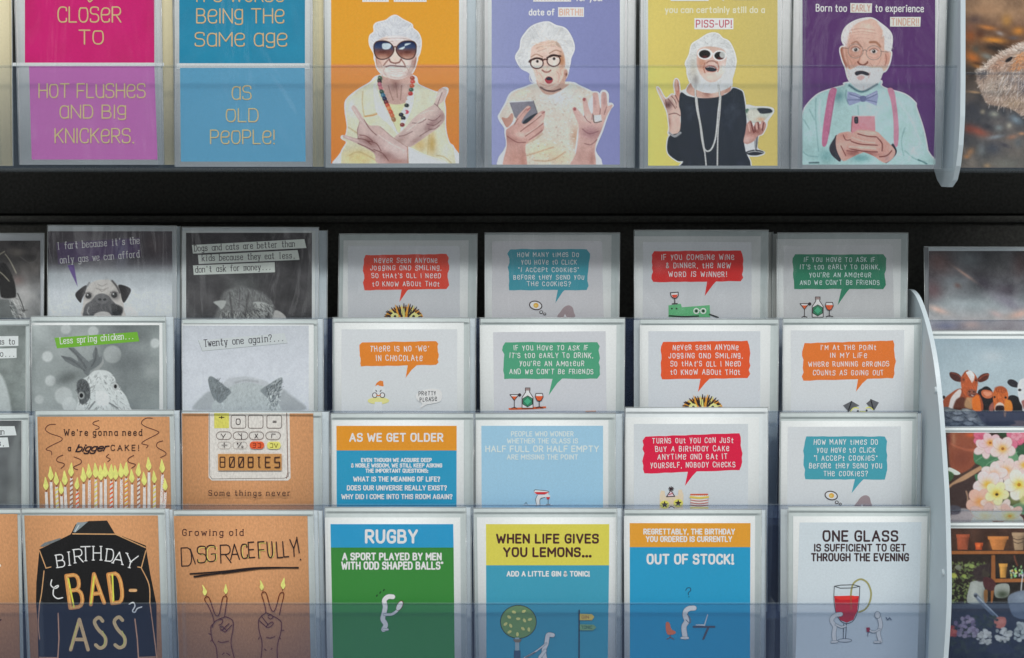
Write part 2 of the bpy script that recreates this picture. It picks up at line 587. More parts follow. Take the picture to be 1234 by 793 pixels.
        for (X, st, sx, sy, oy, ch) in items:
            jr = s.rnd.uniform(-1, 1) * jit * .12
            jy = s.rnd.uniform(-1, 1) * jit * .05
            js = 1 + s.rnd.uniform(-1, 1) * jit * .06
            for (sm, pts) in st:
                q = []
                for (x, y) in pts:
                    y = y * sy * js + oy + jy
                    x = x * sx * js
                    if style == 'script': x += y * .35
                    x, y = x - y * jr, y + x * jr * .5
                    lx = (X + x) * k
                    ly = y * capp
                    q.append((ax + ux * lx + uy * ly, ay + uy * lx - ux * ly))
                if len(q) == 2 and math.dist(q[0], q[1]) < capp * .08:
                    q[1] = (q[0][0] + ux * w * .2, q[0][1])
                    s._line([q[0], q[1]], w * 1.35, col, foil)
                    continue
                if sm: q = chaikin(q, 2)
                s._line(q, w, col, foil)
                if serif and not sm:
                    for e, o in ((q[0], q[1]), (q[-1], q[-2])):
                        dx, dy = e[0] - o[0], e[1] - o[1]
                        if abs(dy) > abs(dx) * 1.2 and ch not in '.,!?\'":-&':
                            r = capp * (.095 if mono else .09)
                            s._line([(e[0] - ux * r, e[1] - uy * r), (e[0] + ux * r, e[1] + uy * r)], w * .75, col, foil)

    def bubble(s, x0, y0, x1, y1, tail, col, seed=1, tilt=0, rough=6):
        """speech bubble with ragged brushed ends and a pointed tail"""
        r = random.Random(seed)
        pts = []
        n = 9
        rr = 14
        for i in range(15):
            t = i / 14
            pts.append((x0 + rr + (x1 - x0 - 2 * rr) * t, y0 + tilt * (t - .5) * -1 + r.uniform(-2, 2)))
        for i in range(1, n):
            t = i / n
            pts.append((x1 + r.uniform(-rough, rough), y0 + (y1 - y0) * t - tilt * .5 ))
        for i in range(15):
            t = 1 - i / 14
            pts.append((x0 + rr * .5 + (x1 - x0 - 1.5 * rr) * t, y1 - tilt * (t - .5) + r.uniform(-2, 2)))
        for i in range(1, n):
            t = 1 - i / n
            pts.append((x0 + r.uniform(-rough, rough), y0 + (y1 - y0) * t + tilt * .5))
        s.poly(pts, col)
        s.poly(tail, col, new=False)

    def canvas(s, cv):
        """lay a painted picture down as a fine mesh with a colour at each vertex"""
        s.up()
        d = s.dd()
        x, y, z = Pn(cv.X, cv.Y, d)
        gv = np.stack([x, np.full_like(x, d), z], -1).reshape(-1, 3)
        l = lin(np.clip(cv.C, 0, 255))
        if s.veil:
            T, A = VEIL[s.veil]
            mk = (cv.Y > s.vy)[..., None]
            l = np.where(mk, (l - A) / T, l)
        l = np.clip(l / KLIT, .004, .92)
        gc = np.concatenate([l, np.ones(l.shape[:2] + (1,))], -1).reshape(-1, 4)
        h, w = cv.X.shape
        idx = np.arange(h * w).reshape(h, w)
        gf = np.stack([idx[:-1, :-1], idx[1:, :-1], idx[1:, 1:], idx[:-1, 1:]], -1).reshape(-1, 4)
        s.mb.grids.append((gv, gc, gf))


class Cv:
    """small painter: soft polygons, strokes, fur and noise on a regular grid of photo pixels"""
    def __init__(s, x0, y0, x1, y1, base=(128, 128, 128), st=0.7, T=(0, 0, 1), seed=3):
        nx = int(round((x1 - x0) / st)) + 1
        ny = int(round((y1 - y0) / st)) + 1
        s.X, s.Y = np.meshgrid(np.linspace(x0, x1, nx), np.linspace(y0, y1, ny))
        s.C = np.zeros(s.X.shape + (3,)) + np.array(base, float)
        s.T = T; s.clip = None
        s.x0, s.y0, s.sx, s.sy = x0, y0, (x1 - x0) / (nx - 1), (y1 - y0) / (ny - 1)
        s.rg = np.random.default_rng(seed)

    def pts(s, p):
        return Q(p, s.T) if isinstance(p, str) else [(s.T[0] + a / s.T[2], s.T[1] + b / s.T[2]) for a, b in p]

    def bb(s, x0, y0, x1, y1):
        h, w = s.X.shape
        i0 = max(0, int((x0 - s.x0) / s.sx) - 1); i1 = min(w, int((x1 - s.x0) / s.sx) + 3)
        j0 = max(0, int((y0 - s.y0) / s.sy) - 1); j1 = min(h, int((y1 - s.y0) / s.sy) + 3)
        if i1 <= i0 or j1 <= j0: return None
        return (slice(j0, j1), slice(i0, i1))

    def put(s, sl, m, col, alpha):
        m = m * alpha
        if s.clip is not None: m = m * s.clip[sl]
        m = m[..., None]
        s.C[sl] = s.C[sl] * (1 - m) + np.array(col, float) * m

    def segd(s, pp, sl, X, Y):
        best = np.full(X.shape, 1e9)
        for (x0, y0), (x1, y1) in zip(pp[:-1], pp[1:]):
            dx, dy = x1 - x0, y1 - y0
            L = dx * dx + dy * dy + 1e-12
            t = np.clip(((X - x0) * dx + (Y - y0) * dy) / L, 0, 1)
            best = np.minimum(best, np.hypot(X - x0 - t * dx, Y - y0 - t * dy))
        return best

    def mask(s, p, soft=1.0, smooth=True, grow=0.0):
        pp = s.pts(p)
        if smooth: pp = spline(pp, 4, True)
        xs = [a for a, b in pp]; ys = [b for a, b in pp]
        e = soft + grow + 1
        sl = s.bb(min(xs) - e, min(ys) - e, max(xs) + e, max(ys) + e)
        if sl is None: return None, None
        X, Y = s.X[sl], s.Y[sl]
        cl = pp + [pp[0]]
        dist = s.segd(cl, sl, X, Y)
        ins = np.zeros(X.shape, bool)
        for (x0, y0), (x1, y1) in zip(cl[:-1], cl[1:]):
            if y0 == y1: continue
            c = ((y0 > Y) != (y1 > Y)) & (X < (x1 - x0) * (Y - y0) / (y1 - y0) + x0)
            ins ^= c
        sd = np.where(ins, dist, -dist) + grow
        m = np.clip(.5 + sd / max(soft, .3), 0, 1)
        return sl, m * m * (3 - 2 * m)

    def poly(s, p, col, soft=1.0, alpha=1.0, smooth=True, grow=0.0):
        sl, m = s.mask(p, soft, smooth, grow)
        if sl is not None: s.put(sl, m, col, alpha)

    def setclip(s, p, soft=1.0, smooth=True):
        if p is None:
            s.clip = None; return
        s.clip = None
        sl, m = s.mask(p, soft, smooth)
        c = np.zeros(s.X.shape)
        if sl is not None: c[sl] = m
        s.clip = c

    def ell(s, cx, cy, rx, ry, col, soft=1.0, alpha=1.0, rot=0):
        cx, cy = s.T[0] + cx / s.T[2], s.T[1] + cy / s.T[2]
        rx /= s.T[2]; ry /= s.T[2]
        R = max(rx, ry) + soft + 1
        sl = s.bb(cx - R, cy - R, cx + R, cy + R)
        if sl is None: return
        a = math.radians(rot)
        dx, dy = s.X[sl] - cx, s.Y[sl] - cy
        u = (dx * math.cos(a) + dy * math.sin(a)) / rx
        v = (-dx * math.sin(a) + dy * math.cos(a)) / ry
        r = np.hypot(u, v)
        sd = (1 - r) * min(rx, ry)
        m = np.clip(.5 + sd / max(soft, .3), 0, 1)
        s.put(sl, m * m * (3 - 2 * m), col, alpha)

    def glow(s, cx, cy, rx, ry, col, alpha=.6, rot=0):
        """soft round touch of colour"""
        cx, cy = s.T[0] + cx / s.T[2], s.T[1] + cy / s.T[2]
        rx /= s.T[2]; ry /= s.T[2]
        R = max(rx, ry) * 1.8
        sl = s.bb(cx - R, cy - R, cx + R, cy + R)
        if sl is None: return
        a = math.radians(rot)
        dx, dy = s.X[sl] - cx, s.Y[sl] - cy
        u = (dx * math.cos(a) + dy * math.sin(a)) / rx
        v = (-dx * math.sin(a) + dy * math.cos(a)) / ry
        s.put(sl, np.exp(-(u * u + v * v) * 1.3), col, alpha)

    def line(s, p, w, col, soft=.8, alpha=1.0, smooth=True):
        pp = s.pts(p)
        if smooth and len(pp) > 2: pp = spline(pp, 5)
        w = w / s.T[2]
        xs = [a for a, b in pp]; ys = [b for a, b in pp]
        e = w + soft + 1
        sl = s.bb(min(xs) - e, min(ys) - e, max(xs) + e, max(ys) + e)
        if sl is None: return
        d = s.segd(pp, sl, s.X[sl], s.Y[sl])
        m = np.clip(.5 + (w / 2 - d) / max(soft, .3), 0, 1)
        s.put(sl, m, col, alpha)

    def grad(s, stops, axis='y'):
        """vertical or horizontal blend through (photo pixel, colour) stops"""
        A = s.Y if axis == 'y' else s.X
        xs = [a for a, b in stops]
        for k in range(3):
            v = np.interp(A, xs, [b[k] for a, b in stops])
            m = 1.0 if s.clip is None else s.clip
            s.C[..., k] = s.C[..., k] * (1 - m) + v * m

    def blur(s, A, n, it=2):
        for _ in range(it):
            for ax in (0, 1):
                c = np.cumsum(np.concatenate([np.repeat(np.take(A, [0], ax), n + 1, ax), A, np.repeat(np.take(A, [-1], ax), n, ax)], ax), ax)
                k = A.shape[ax]
                A = (np.take(c, np.arange(2 * n + 1, 2 * n + 1 + k), ax) - np.take(c, np.arange(0, k), ax)) / (2 * n + 1)
        return A

    def punch(s, bgc, gain=1.12, sat=.84):
        """studio photograph look for a cut-out figure: deeper tones, paler colour, rounded edges, fine texture"""
        fig = np.abs(s.C - bgc).max(-1) > 7
        m = (fig & (s.C.min(-1) < 223)).astype(float)
        m = s.blur(m, 1, 1)[..., None]
        L = s.C.mean(-1, keepdims=True)
        soft = s.blur(s.C.mean(-1), 5)[..., None]
        rim = np.clip(s.blur(fig.astype(float), 7), 0, 1)[..., None]
        L2 = 168 + (L - 168) * gain + (L - soft) * .10 - 10 - 22 * (1 - rim)
        n = s.noise(1.5, None, 2) * 5 + s.noise(5, None, 2) * 4 + s.noise(16, None, 2) * 6
        s.C = s.C * (1 - m) + (L2 + (s.C - L) * sat + n[..., None]) * m

    def noise(s, scale, amp, octaves=3, col=None):
        h, w = s.X.shape
        tot = np.zeros((h, w)); a = 1.0; sc = scale
        for o in range(octaves):
            gx = int((s.X[0, -1] - s.x0) / sc) + 4; gy = int((s.Y[-1, 0] - s.y0) / sc) + 4
            g = s.rg.uniform(-1, 1, (gy, gx))
            fx = (s.X - s.x0) / sc; fy = (s.Y - s.y0) / sc
            ix = fx.astype(int); iy = fy.astype(int)
            tx = fx - ix; ty = fy - iy
            tx = tx * tx * (3 - 2 * tx); ty = ty * ty * (3 - 2 * ty)
            n = (g[iy, ix] * (1 - tx) + g[iy, ix + 1] * tx) * (1 - ty) + (g[iy + 1, ix] * (1 - tx) + g[iy + 1, ix + 1] * tx) * ty
            tot += n * a; a *= .55; sc *= .5
        if amp is None: return tot
        m = 1.0 if s.clip is None else s.clip
        s.C += (tot * m)[..., None] * np.array(amp, float)
        return tot

    def hair(s, p, *k, **kw):
        sl, m = s.mask(p, 1.0, grow=.4)
        c = np.zeros(s.X.shape); c[sl] = m
        s.clip = c
        s.fur(p, *k, **kw)
        s.clip = None

    def fur(s, p, n, length, ang, cols, w=.6, alpha=.6, spread=25):
        """many short hairs inside an outline; ang degrees or function of photo x, y"""
        pp = s.pts(p)
        xs = [a for a, b in pp]; ys = [b for a, b in pp]
        oldT = s.T
        old = s.clip
        sl, m = s.mask(p, 1.0)
        full = np.zeros(s.X.shape)
        if sl is None: return
        full[sl] = m
        s.T = (0, 0, 1)
        k = 0; tries = 0
        while k < n and tries < n * 8:
            tries += 1
            x = s.rg.uniform(min(xs), max(xs)); y = s.rg.uniform(min(ys), max(ys))
            j = int((y - s.y0) / s.sy); i = int((x - s.x0) / s.sx)
            if not (0 <= j < full.shape[0] and 0 <= i < full.shape[1]) or full[j, i] < .5: continue
            a = math.radians((ang(x, y) if callable(ang) else ang) + s.rg.normal() * spread)
            L = length * s.rg.uniform(.5, 1.3)
            c = cols[int(s.rg.integers(len(cols)))]
            s.line([(x, y), (x + math.cos(a) * L, y + math.sin(a) * L)], w, c, .8, alpha * s.rg.uniform(.5, 1))
            k += 1
        s.T = oldT
        s.clip = old

# ------------------------------------------------------------------ the racks
D1, D2, D3, D4 = .09, .06, .03, 0.0            # depth of the four tiers of cards
DU = 0.0                                       # upper shelf cards
DEND = .16


def slab_px(mb, x0, y0, x1, y1, d, th, mi=0, col=(1, 1, 1, 1)):
    f = [P(x0, y0, d), P(x1, y0, d), P(x1, y1, d), P(x0, y1, d)]
    b = [(p[0], d + th, p[2]) for p in f]
    mb.hexa(f, b, col, mi)


# black back wall in two boards with a groove between
def zpx(py, d):
    return P(617, py, d)[2]


wall = thing("back_panel", "matt black back board behind all the card racks with a thin horizontal groove", "panel", (0, DEND, -.45))
zg = zpx(259, DEND)
mb = MB()
mb.box(-.95, .95, DEND, DEND + .02, zg + .0018, .75)
mb.build("upper_board", [M_BLACK], wall, (0, DEND, -.45))
mb = MB()
mb.box(-.95, .95, DEND - .002, DEND + .02, zpx(268, DEND), zg - .0012)
mb.build("rail", [M_BLACK], wall, (0, DEND, -.45))
mb = MB()
mb.box(-.95, .95, DEND + .001, DEND + .02, -.5, zpx(268, DEND) - .0012)
mb.build("lower_board", [M_BLACK], wall, (0, DEND, -.45))
mb = MB()
mb.box(-.95, .95, DEND + .03, DEND + .04, -.5, .75)
mb.build("backing", [M_BLACK], wall, (0, DEND, -.45))

XP = P(1147, 700, -.065)[0]                     # the divider panel stands at this x
XL = -.80                                       # racks run on past the left of the picture
XR = .80


def dep(px, X):
    """depth at which the plane x = X is seen at column px (near the picture's middle height)"""
    return X


def depth_on(X, px, py):
    x = (px - W / 2) / FPX
    y = -(py - H / 2) / FPX
    t = X / x
    return (t * (CA + y * SA) - CAMD, CAMZ + t * (-SA + y * CA))


def rack(name, label, x0, x1, tiers, divs, endpanel, extra_end=None, low_mats=True):
    """stepped clear acrylic rack: one base step, lip and back riser per tier"""
    org = ((x0 + x1) / 2, .05, -.33)
    r = thing(name, label, "display rack", org)
    for (d, top, bot) in tiers:
        dl = d - .0135
        zt = zpx(top, dl); zb = zpx(bot, dl)
        m = MB()
        m.box(x0, x1, dl, dl + .0025, zb, zt, mi=0)
        m.box(x0, x1, dl - .0003, dl + .0028, zt + .0001, zt + .0012, mi=1)
        m.box(x0, x1, dl - .0002, dl + .0027, zt - .0011, zt + .0001, mi=2)
        m.build("front_lip", [M_LIPLOW, M_EDGE, M_DARKEDGE], r, org)
        m = MB()
        m.box(x0, x1, dl + .003, d + .0165, zb - .003, zb - .0003)
        m.build("step", [M_ACRYL], r, org)
        for X in divs:
            m = MB()
            m.box(X - .001, X + .001, dl + .0035, d + .0160, zb, zt - .001, mi=0)
            m.build("divider", [M_ACRYL], r, org)
    return r, org


def end_plate(r, org, X, outline, th=.005):
    """frosted side plate: outline given as photo points seen on the plane x = X"""
    m = MB()
    pts = [depth_on(X, a, b) for a, b in outline]
    for sx, rev in ((X - th, False), (X, True)):
        pass
    n = len(pts)
    base = len(m.v)
    A = [(X - th, p[0], p[1]) for p in pts]
    B = [(X, p[0], p[1]) for p in pts]
    tri = tessellate_polygon([[Vector((p[0], p[1], 0)) for p in pts]])
    m.tris(A, tri, (1, 1, 1, 1)); m.tris(B, tri, (1, 1, 1, 1))
    for i in range(n):
        j = (i + 1) % n
        m.face([A[i], A[j], B[j], B[i]], (1, 1, 1, 1))
    m.build("end_panel", [M_FROST], r, org)
    return A


def cap_screw(r, org, X, y, z):
    """small moulded cap on the inner face of a side plate"""
    m = MB()
    n = 14
    for k in range(n):
        t0, t1 = 2 * math.pi * k / n, 2 * math.pi * (k + 1) / n
        o0 = (X, y + .004 * math.cos(t0), z + .004 * math.sin(t0)); o1 = (X, y + .004 * math.cos(t1), z + .004 * math.sin(t1))
        i0 = (X - .0018, y + .0028 * math.cos(t0), z + .0028 * math.sin(t0)); i1 = (X - .0018, y + .0028 * math.cos(t1), z + .0028 * math.sin(t1))
        m.face([o0, o1, i1, i0], (1, 1, 1, 1)); m.face([i0, i1, (X - .0019, y, z)], (1, 1, 1, 1))
    m.build("screw_cap", [M_FROST], r, org)


TIERS = [(D1, 384, 520), (D2, 496, 632), (D3, 609, 745), (D4, 728, 860)]


def divx(pxs, d):
    return [P(p, 600, d)[0] for p in pxs]


DIVS = divx([41, 216, 392, 574, 751, 937], -.01)
rackL, orgL = rack("stepped_card_rack", "four tiered clear acrylic card rack with smoky front lips under the black gap",
                   XL, XP - .006, TIERS, DIVS, True)
curve = [(1092, 352), (1097, 348.5), (1103, 350), (1109, 357), (1115, 371), (1121, 390), (1127, 415), (1132, 445), (1136, 480),
         (1139, 515), (1142, 560), (1144.5, 600), (1146, 650), (1147, 700), (1146, 745), (1143, 790), (1140, 850), (1098, 850)]
end_plate(rackL, orgL, XP, spline(curve[:16], 4) + curve[16:])

for _px, _py in ((1128, 470), (1137, 690)):
    _d, _z = depth_on(XP - .005, _px, _py)
    cap_screw(rackL, orgL, XP - .005, _d, _z)
rackR, orgR = rack("photo_card_rack", "clear acrylic tiered rack right of the frosted curved panel holding photograph cards",
                   XP + .001, XR, [(D1, 386, 520), (D2, 496, 632), (D3, 616, 745), (D4, 727, 860)], [], False)

# upper shelves
def shelf(name, label, x0, x1, dl, top, bot, divs):
    org = ((x0 + x1) / 2, .02, zpx(206, 0))
    r = thing(name, label, "display shelf", org)
    zt = zpx(top, dl); zb = zpx(bot, dl)
    m = MB()
    m.box(x0, x1, dl, dl + .0025, zb, zt, mi=0)
    m.box(x0, x1, dl - .0003, dl + .0028, zt + .0001, zt + .0011, mi=1)
    m.box(x0, x1, dl - .0002, dl + .0027, zt - .0020, zt + .0001, mi=2)
    m.build("front_lip", [M_LIPTOP, M_EDGE, M_DARKEDGE], r, org)
    m = MB()
    m.box(x0, x1, dl - .0005, .045, zb - .0042, zb - .0002)
    m.build("base", [M_EDGE], r, org)
    m = MB()
    m.box(x0, x1, .046, .049, zb - .004, zb + .30)
    m.build("back_sheet", [M_ACRYL], r, org)
    for X in divs:
        m = MB()
        m.box(X - .0012, X + .0012, dl + .0035, .0455, zb, zb + .24)
        m.build("divider", [M_ACRYL], r, org)
    return r, org


UD = divx([20, 208.5, 392, 579, 769, 952], 0)
shelfU, orgU = shelf("upper_card_shelf", "clear acrylic shelf along the top whose lip crosses the portrait cards", XL, XP + .002, -.017, 79.5, 202.5, UD)
XQ = P(1162, 120, -.028)[0]
ucurve = [(1163.5, -60), (1163.5, 100), (1163, 140), (1161, 175), (1158, 200), (1154, 217), (1148, 225.5), (1140, 225),
          (1135, 217), (1131.5, 206), (1131, 190), (1131, -60)]
end_plate(shelfU, orgU, XQ, ucurve, .005)
shelfR, orgR2 = shelf("upper_photo_shelf", "short clear acrylic shelf at the upper right holding the otter card", XQ + .001, XR, -.017, 88, 203.5, [])


# ------------------------------------------------------------------ a wrapped greeting card
WHITE = (209, 214, 220)
ENV = (176, 185, 185)
KR = (184, 133, 92)
ALL = []


def greeting(label, art, face, outer, d, spares, short, group, kraft=False, film=None, paper=WHITE, env=ENV, back_gap=.0):
    """face: xTL xTR yT xBL xBR yB of the card board; outer: xL yT xR of envelope and cellophane; all photo px on plane d"""
    xTL, xTR, yT, xBL, xBR, yB = face
    oL, oT, oR = outer[:3]
    tilt = outer[3] if len(outer) > 3 else 0.0
    k = (yB - yT)
    base = P((xBL + xBR) / 2, yB, d)
    t = thing("greeting_card", label, "greeting card", base, group)
    mb = art.mb
    f = [P(xTL, yT, d), P(xTR, yT, d), P(xBR, yB, d), P(xBL, yB, d)]
    b = [(p[0], d + .0008, p[2]) for p in f]
    mb.hexa(f, b, art.c(paper))
    mb.build("card_front", [M_KRAFT if kraft else M_PRINT], t, base)
    sl = (xBL - xTL); sr = (xBR - xTR)
    m = MB()
    de = d + .0013
    f = [P(oL + 1, oT + 1.2, de), P(oR - .8, oT + 1.2 + tilt, de), P(oR - .8 + sr, yB, de), P(oL + 1 + sl, yB, de)]
    m.hexa(f, [(p[0], de + .0012, p[2]) for p in f], art.c(env))
    m.build("envelope", [M_PAPER], t, base)
    m = MB()
    df = d - .0042
    fw = [P(oL, oT, df), P(oR, oT + tilt, df), P(oR + sr, yB, df), P(oL + sl, yB, df)]
    nx, ny = 8, 8
    rr = random.Random(int(oL * 7 + oT * 3))
    base_i = len(m.v)
    for j in range(ny + 1):
        for i in range(nx + 1):
            u, v = i / nx, j / ny
            x = (fw[0][0] * (1 - u) + fw[1][0] * u) * (1 - v) + (fw[3][0] * (1 - u) + fw[2][0] * u) * v
            z = (fw[0][2] * (1 - u) + fw[1][2] * u) * (1 - v) + (fw[3][2] * (1 - u) + fw[2][2] * u) * v
            e = 0 if i in (0, nx) or j in (0, ny) else rr.uniform(-.0004, .0004)
            m.v.append((x, df + e, z)); m.c.append((1, 1, 1, 1))
    for j in range(ny):
        for i in range(nx):
            a = base_i + j * (nx + 1) + i
            m.f.append((a, a + nx + 1, a + nx + 2, a + 1)); m.m.append(0)
    # folded, milky edges of the bag
    def strip(p0, p1, w0, w1):
        a = [P(p0[0] + w0[0], p0[1] + w0[1], df - .0003), P(p1[0] + w0[0], p1[1] + w0[1], df - .0003),
             P(p1[0] + w1[0], p1[1] + w1[1], df - .0003), P(p0[0] + w1[0], p0[1] + w1[1], df - .0003)]
        m.hexa(a, [(p[0], df + .0006, p[2]) for p in a], (1, 1, 1, 1), 1)
    strip((oL, oT), (oR, oT + tilt), (0, -.35), (0, 1.0))
    a = [P(oR - .9, oT + 1.5 + tilt, df - .0002), P(oR, oT + 1.5 + tilt, df - .0002), P(oR + sr, yB, df - .0002), P(oR - .9 + sr, yB, df - .0002)]
    m.hexa(a, [(p[0], df + .0006, p[2]) for p in a], (1, 1, 1, 1), 1)
    a = [P(oL - .2, oT + 1.5, df - .0002), P(oL + .5, oT + 1.5, df - .0002), P(oL + .5 + sl, yB, df - .0002), P(oL - .2 + sl, yB, df - .0002)]
    m.hexa(a, [(p[0], df + .0006, p[2]) for p in a], (1, 1, 1, 1), 1)
    m.build("wrapper", [film or M_FILM, M_MILK], t, base, smooth=False)
    for i, sp in enumerate(spares):
        ds = d + .0055 + .0035 * i
        x0, y0, x1 = sp[:3]
        bs = P((x0 + x1) / 2, yB, ds)
        q = thing("greeting_card", "spare wrapped card behind the %s, only its %s showing" % (short, sp[3] if len(sp) > 3 else "right edge"),
                  "greeting card", bs, "spare wrapped cards standing behind the front ones")
        m = MB()
        f = [P(x0, y0, ds), P(x1, y0, ds), P(x1 + sr, yB, ds), P(x0 + sl, yB, ds)]
        m.hexa(f, [(p[0], ds + .0016, p[2]) for p in f], art.c(sp[4] if len(sp) > 4 else (188, 197, 203)))
        m.build("envelope", [M_PAPER], q, bs)
        m = MB()
        dq = ds - .0012
        f = [P(x0 - .5, y0 - .8, dq), P(x1 + .9, y0 - .8, dq), P(x1 + .9 + sr, yB, dq), P(x0 - .5 + sl, yB, dq)]
        m.hexa(f, [(p[0], dq + .0003, p[2]) for p in f], (1, 1, 1, 1), 0)
        a = [P(x1 + .3, y0 - .8, dq - .0003), P(x1 + 1.1, y0 - .8, dq - .0003), P(x1 + 1.1 + sr, yB, dq - .0003), P(x1 + .3 + sr, yB, dq - .0003)]
        m.hexa(a, [(p[0], dq + .0005, p[2]) for p in a], (1, 1, 1, 1), 1)
        m.build("wrapper", [M_FILM, M_MILK], q, bs)
    return t


YB = {1: 512, 2: 624, 3: 737, 4: 852}
DT = {1: D1, 2: D2, 3: D3, 4: D4}
OFFW = (200, 204, 207)
HANDC = (228, 230, 228)
DK = (48, 32, 38)


# ------------------------------------------------------------------ small drawings shared by cards
def hedgehog(a, cx, cy, rx, ry):
    r = random.Random(5)
    a.poly([(cx + rx * math.cos(math.pi * (1 - i / 14)), cy - ry * .80 * math.sin(math.pi * i / 14)) for i in range(15)], (232, 150, 60))
    n = 27
    a.up()
    for i in range(n):
        t = math.pi * (1 - i / (n - 1))
        c, s = math.cos(t), math.sin(t)
        col = (44, 30, 34) if i % 3 else ((240, 150, 50) if i % 2 else (236, 205, 120))
        a.line([(cx + rx * .55 * c, cy - ry * .3 * s - 2), (cx + rx * (.95 + r.uniform(-.05, .1)) * c, cy - ry * (.93 + r.uniform(-.05, .1)) * s)],
               17, col, w2=5)
    for i in range(9):
        t = math.pi * (.12 + .76 * i / 8)
        c, s = math.cos(t), math.sin(t)
        a.line([(cx + rx * .35 * c, cy - 1), (cx + rx * .72 * c, cy - ry * .66 * s)], 15, [(240, 150, 50), (238, 212, 130), (48, 32, 36)][i % 3], w2=5)
    a.ell(cx - rx * .48, cy - ry * .16, rx * .2, ry * .2, (238, 214, 140))
    a.ell(cx + rx * .55, cy - ry * .16, rx * .2, ry * .2, (238, 214, 140))
    a.ell(cx - rx * .46, cy - ry * .12, rx * .07, ry * .1, (40, 28, 30))
    a.ell(cx + rx * .5, cy - ry * .12, rx * .07, ry * .1, (40, 28, 30))


def drinks(a, x, y, base=True):
    """martini, gin bottle and wine glass; x, y is the foot of the martini"""
    if base:
        a.poly([(x - 40, y - 2), (x + 215, y - 14), (x + 218, y - 2), (x + 130, y + 6), (x - 36, y + 10)], (205, 95, 50))
    a.poly([(x - 28, y - 92), (x + 28, y - 92), (x, y - 55)], (226, 222, 222))
    a.poly([(x - 20, y - 82), (x + 20, y - 82), (x, y - 55)], (225, 92, 42))
    a.line([(x - 30, y - 94), (x + 30, y - 94), (x, y - 54), (x - 30, y - 94)], 5, DK)
    a.line([(x, y - 54), (x, y - 4)], 5, DK)
    a.line([(x - 18, y - 1), (x, y - 8), (x + 18, y - 1)], 5, DK)
    a.ell(x + 36, y - 92, 11, 11, DK)
    b = x + 90
    a.poly([(b - 37, y - 2), (b - 37, y - 75), (b - 12, y - 112), (b - 12, y - 136), (b + 14, y - 136), (b + 14, y - 112), (b + 38, y - 75), (b + 38, y - 2)], (222, 222, 222))
    a.line([(b - 37, y - 2), (b - 37, y - 75), (b - 12, y - 112), (b - 12, y - 136), (b + 14, y - 136), (b + 14, y - 112), (b + 38, y - 75), (b + 38, y - 2), (b - 37, y - 2)], 5, DK)
    a.rect(b - 15, y - 140, b + 17, y - 122, (150, 130, 128))
    a.line([(b - 15, y - 122), (b - 15, y - 140), (b + 17, y - 140), (b + 17, y - 122)], 4, DK)
    hx = [(b + 1 + 38 * math.sin(k * math.pi / 3), y - 48 - 38 * math.cos(k * math.pi / 3)) for k in range(6)]
    a.poly(hx, (52, 130, 96))
    a.line(hx, 4, DK, closed=True)
    a.poly([(b + 1, y - 76), (b + 30, y - 48), (b + 1, y - 20), (b - 28, y - 48)], (70, 165, 125))
    a.line([(b + 1, y - 76), (b + 30, y - 48), (b + 1, y - 20), (b - 28, y - 48)], 3, (28, 80, 60), closed=True)
    g = x + 170
    a.poly([(g - 22, y - 100), (g + 22, y - 100), (g + 26, y - 78), (g + 14, y - 55), (g, y - 50), (g - 14, y - 55), (g - 26, y - 78)], (226, 222, 220))
    a.poly([(g - 26, y - 84), (g + 26, y - 84), (g + 22, y - 64), (g + 8, y - 51), (g - 8, y - 51), (g - 22, y - 64)], (226, 88, 42))
    a.line([(g - 22, y - 102), (g + 22, y - 102), (g + 27, y - 78), (g + 14, y - 54), (g, y - 49), (g - 14, y - 54), (g - 27, y - 78)], 5, DK, closed=True)
    a.line([(g, y - 49), (g, y - 12)], 5, DK)
    a.line([(g - 22, y - 5), (g, y - 12), (g + 24, y - 5)], 5, DK)


def egg(a, cx, cy):
    a.ell(cx, cy, 46, 32, DK, 12)
    a.ell(cx, cy, 39, 25, (228, 228, 230), 12)
    a.ell(cx + 2, cy, 18, 17, (228, 165, 75))
    a.ell(cx - 2, cy + 2, 8, 7, (240, 195, 110))
    for (x, y, r) in ((cx + 38, cy + 46, 13), (cx + 62, cy + 58, 10)):
        a.ell(x, y, r, r * .9, DK)
        a.ell(x, y, r - 5, r * .9 - 5, OFFW)


def ear(a, x, y):
    a.poly([(x - 60, y + 80), (x - 40, y + 40), (x - 18, y + 12), (x + 12, y), (x + 38, y + 12), (x + 48, y + 45), (x + 50, y + 80)], (150, 134, 138), smooth=True)
    a.poly([(x - 22, y + 80), (x - 12, y + 58), (x + 0, y + 80)], (200, 198, 202))


def man(a, pts, w, fill=(216, 222, 224), line_c=(120, 128, 132)):
    """simple white cartoon body drawn as a fat rounded line"""
    a.line(pts, w + 4, line_c, smooth=True)
    a.line(pts, w, fill, smooth=True)


# ------------------------------------------------------------------ vector cards, tier by tier
# tier 1
T = (390, 260, 5.665)
a = Art(D1, T)
a.rect(165, 205, 930, 800, (186, 189, 193))
a.bubble(272, 265, 852, 505, [(535, 490), (600, 490), (570, 512), (517, 590)], (206, 62, 42), 1, tilt=8)
for (t, x0, y, x1) in (("NeVeR SeeN ANYoNe", 348, 320, 775), ("JoggiNG aND SMiLiNg,", 320, 371, 802), ("So tHAt's aLL I NeeD", 330, 424, 797), ("to KNoW ABout THat", 334, 480, 788)):
    a.text(t, x0, y, x1, 30, 6.2, HANDC, 'hand', jit=1)
hedgehog(a, 548, 700, 132, 100)
greeting("red jogging and smiling speech bubble card in the back tier over a half hidden hedgehog", a,
         (414, 564.8, 289.7, 411, 562, YB[1]), (408.5, 281.8, 575.7), D1, [], "back tier red jogging card", "speech bubble cards", film=M_FILMW)

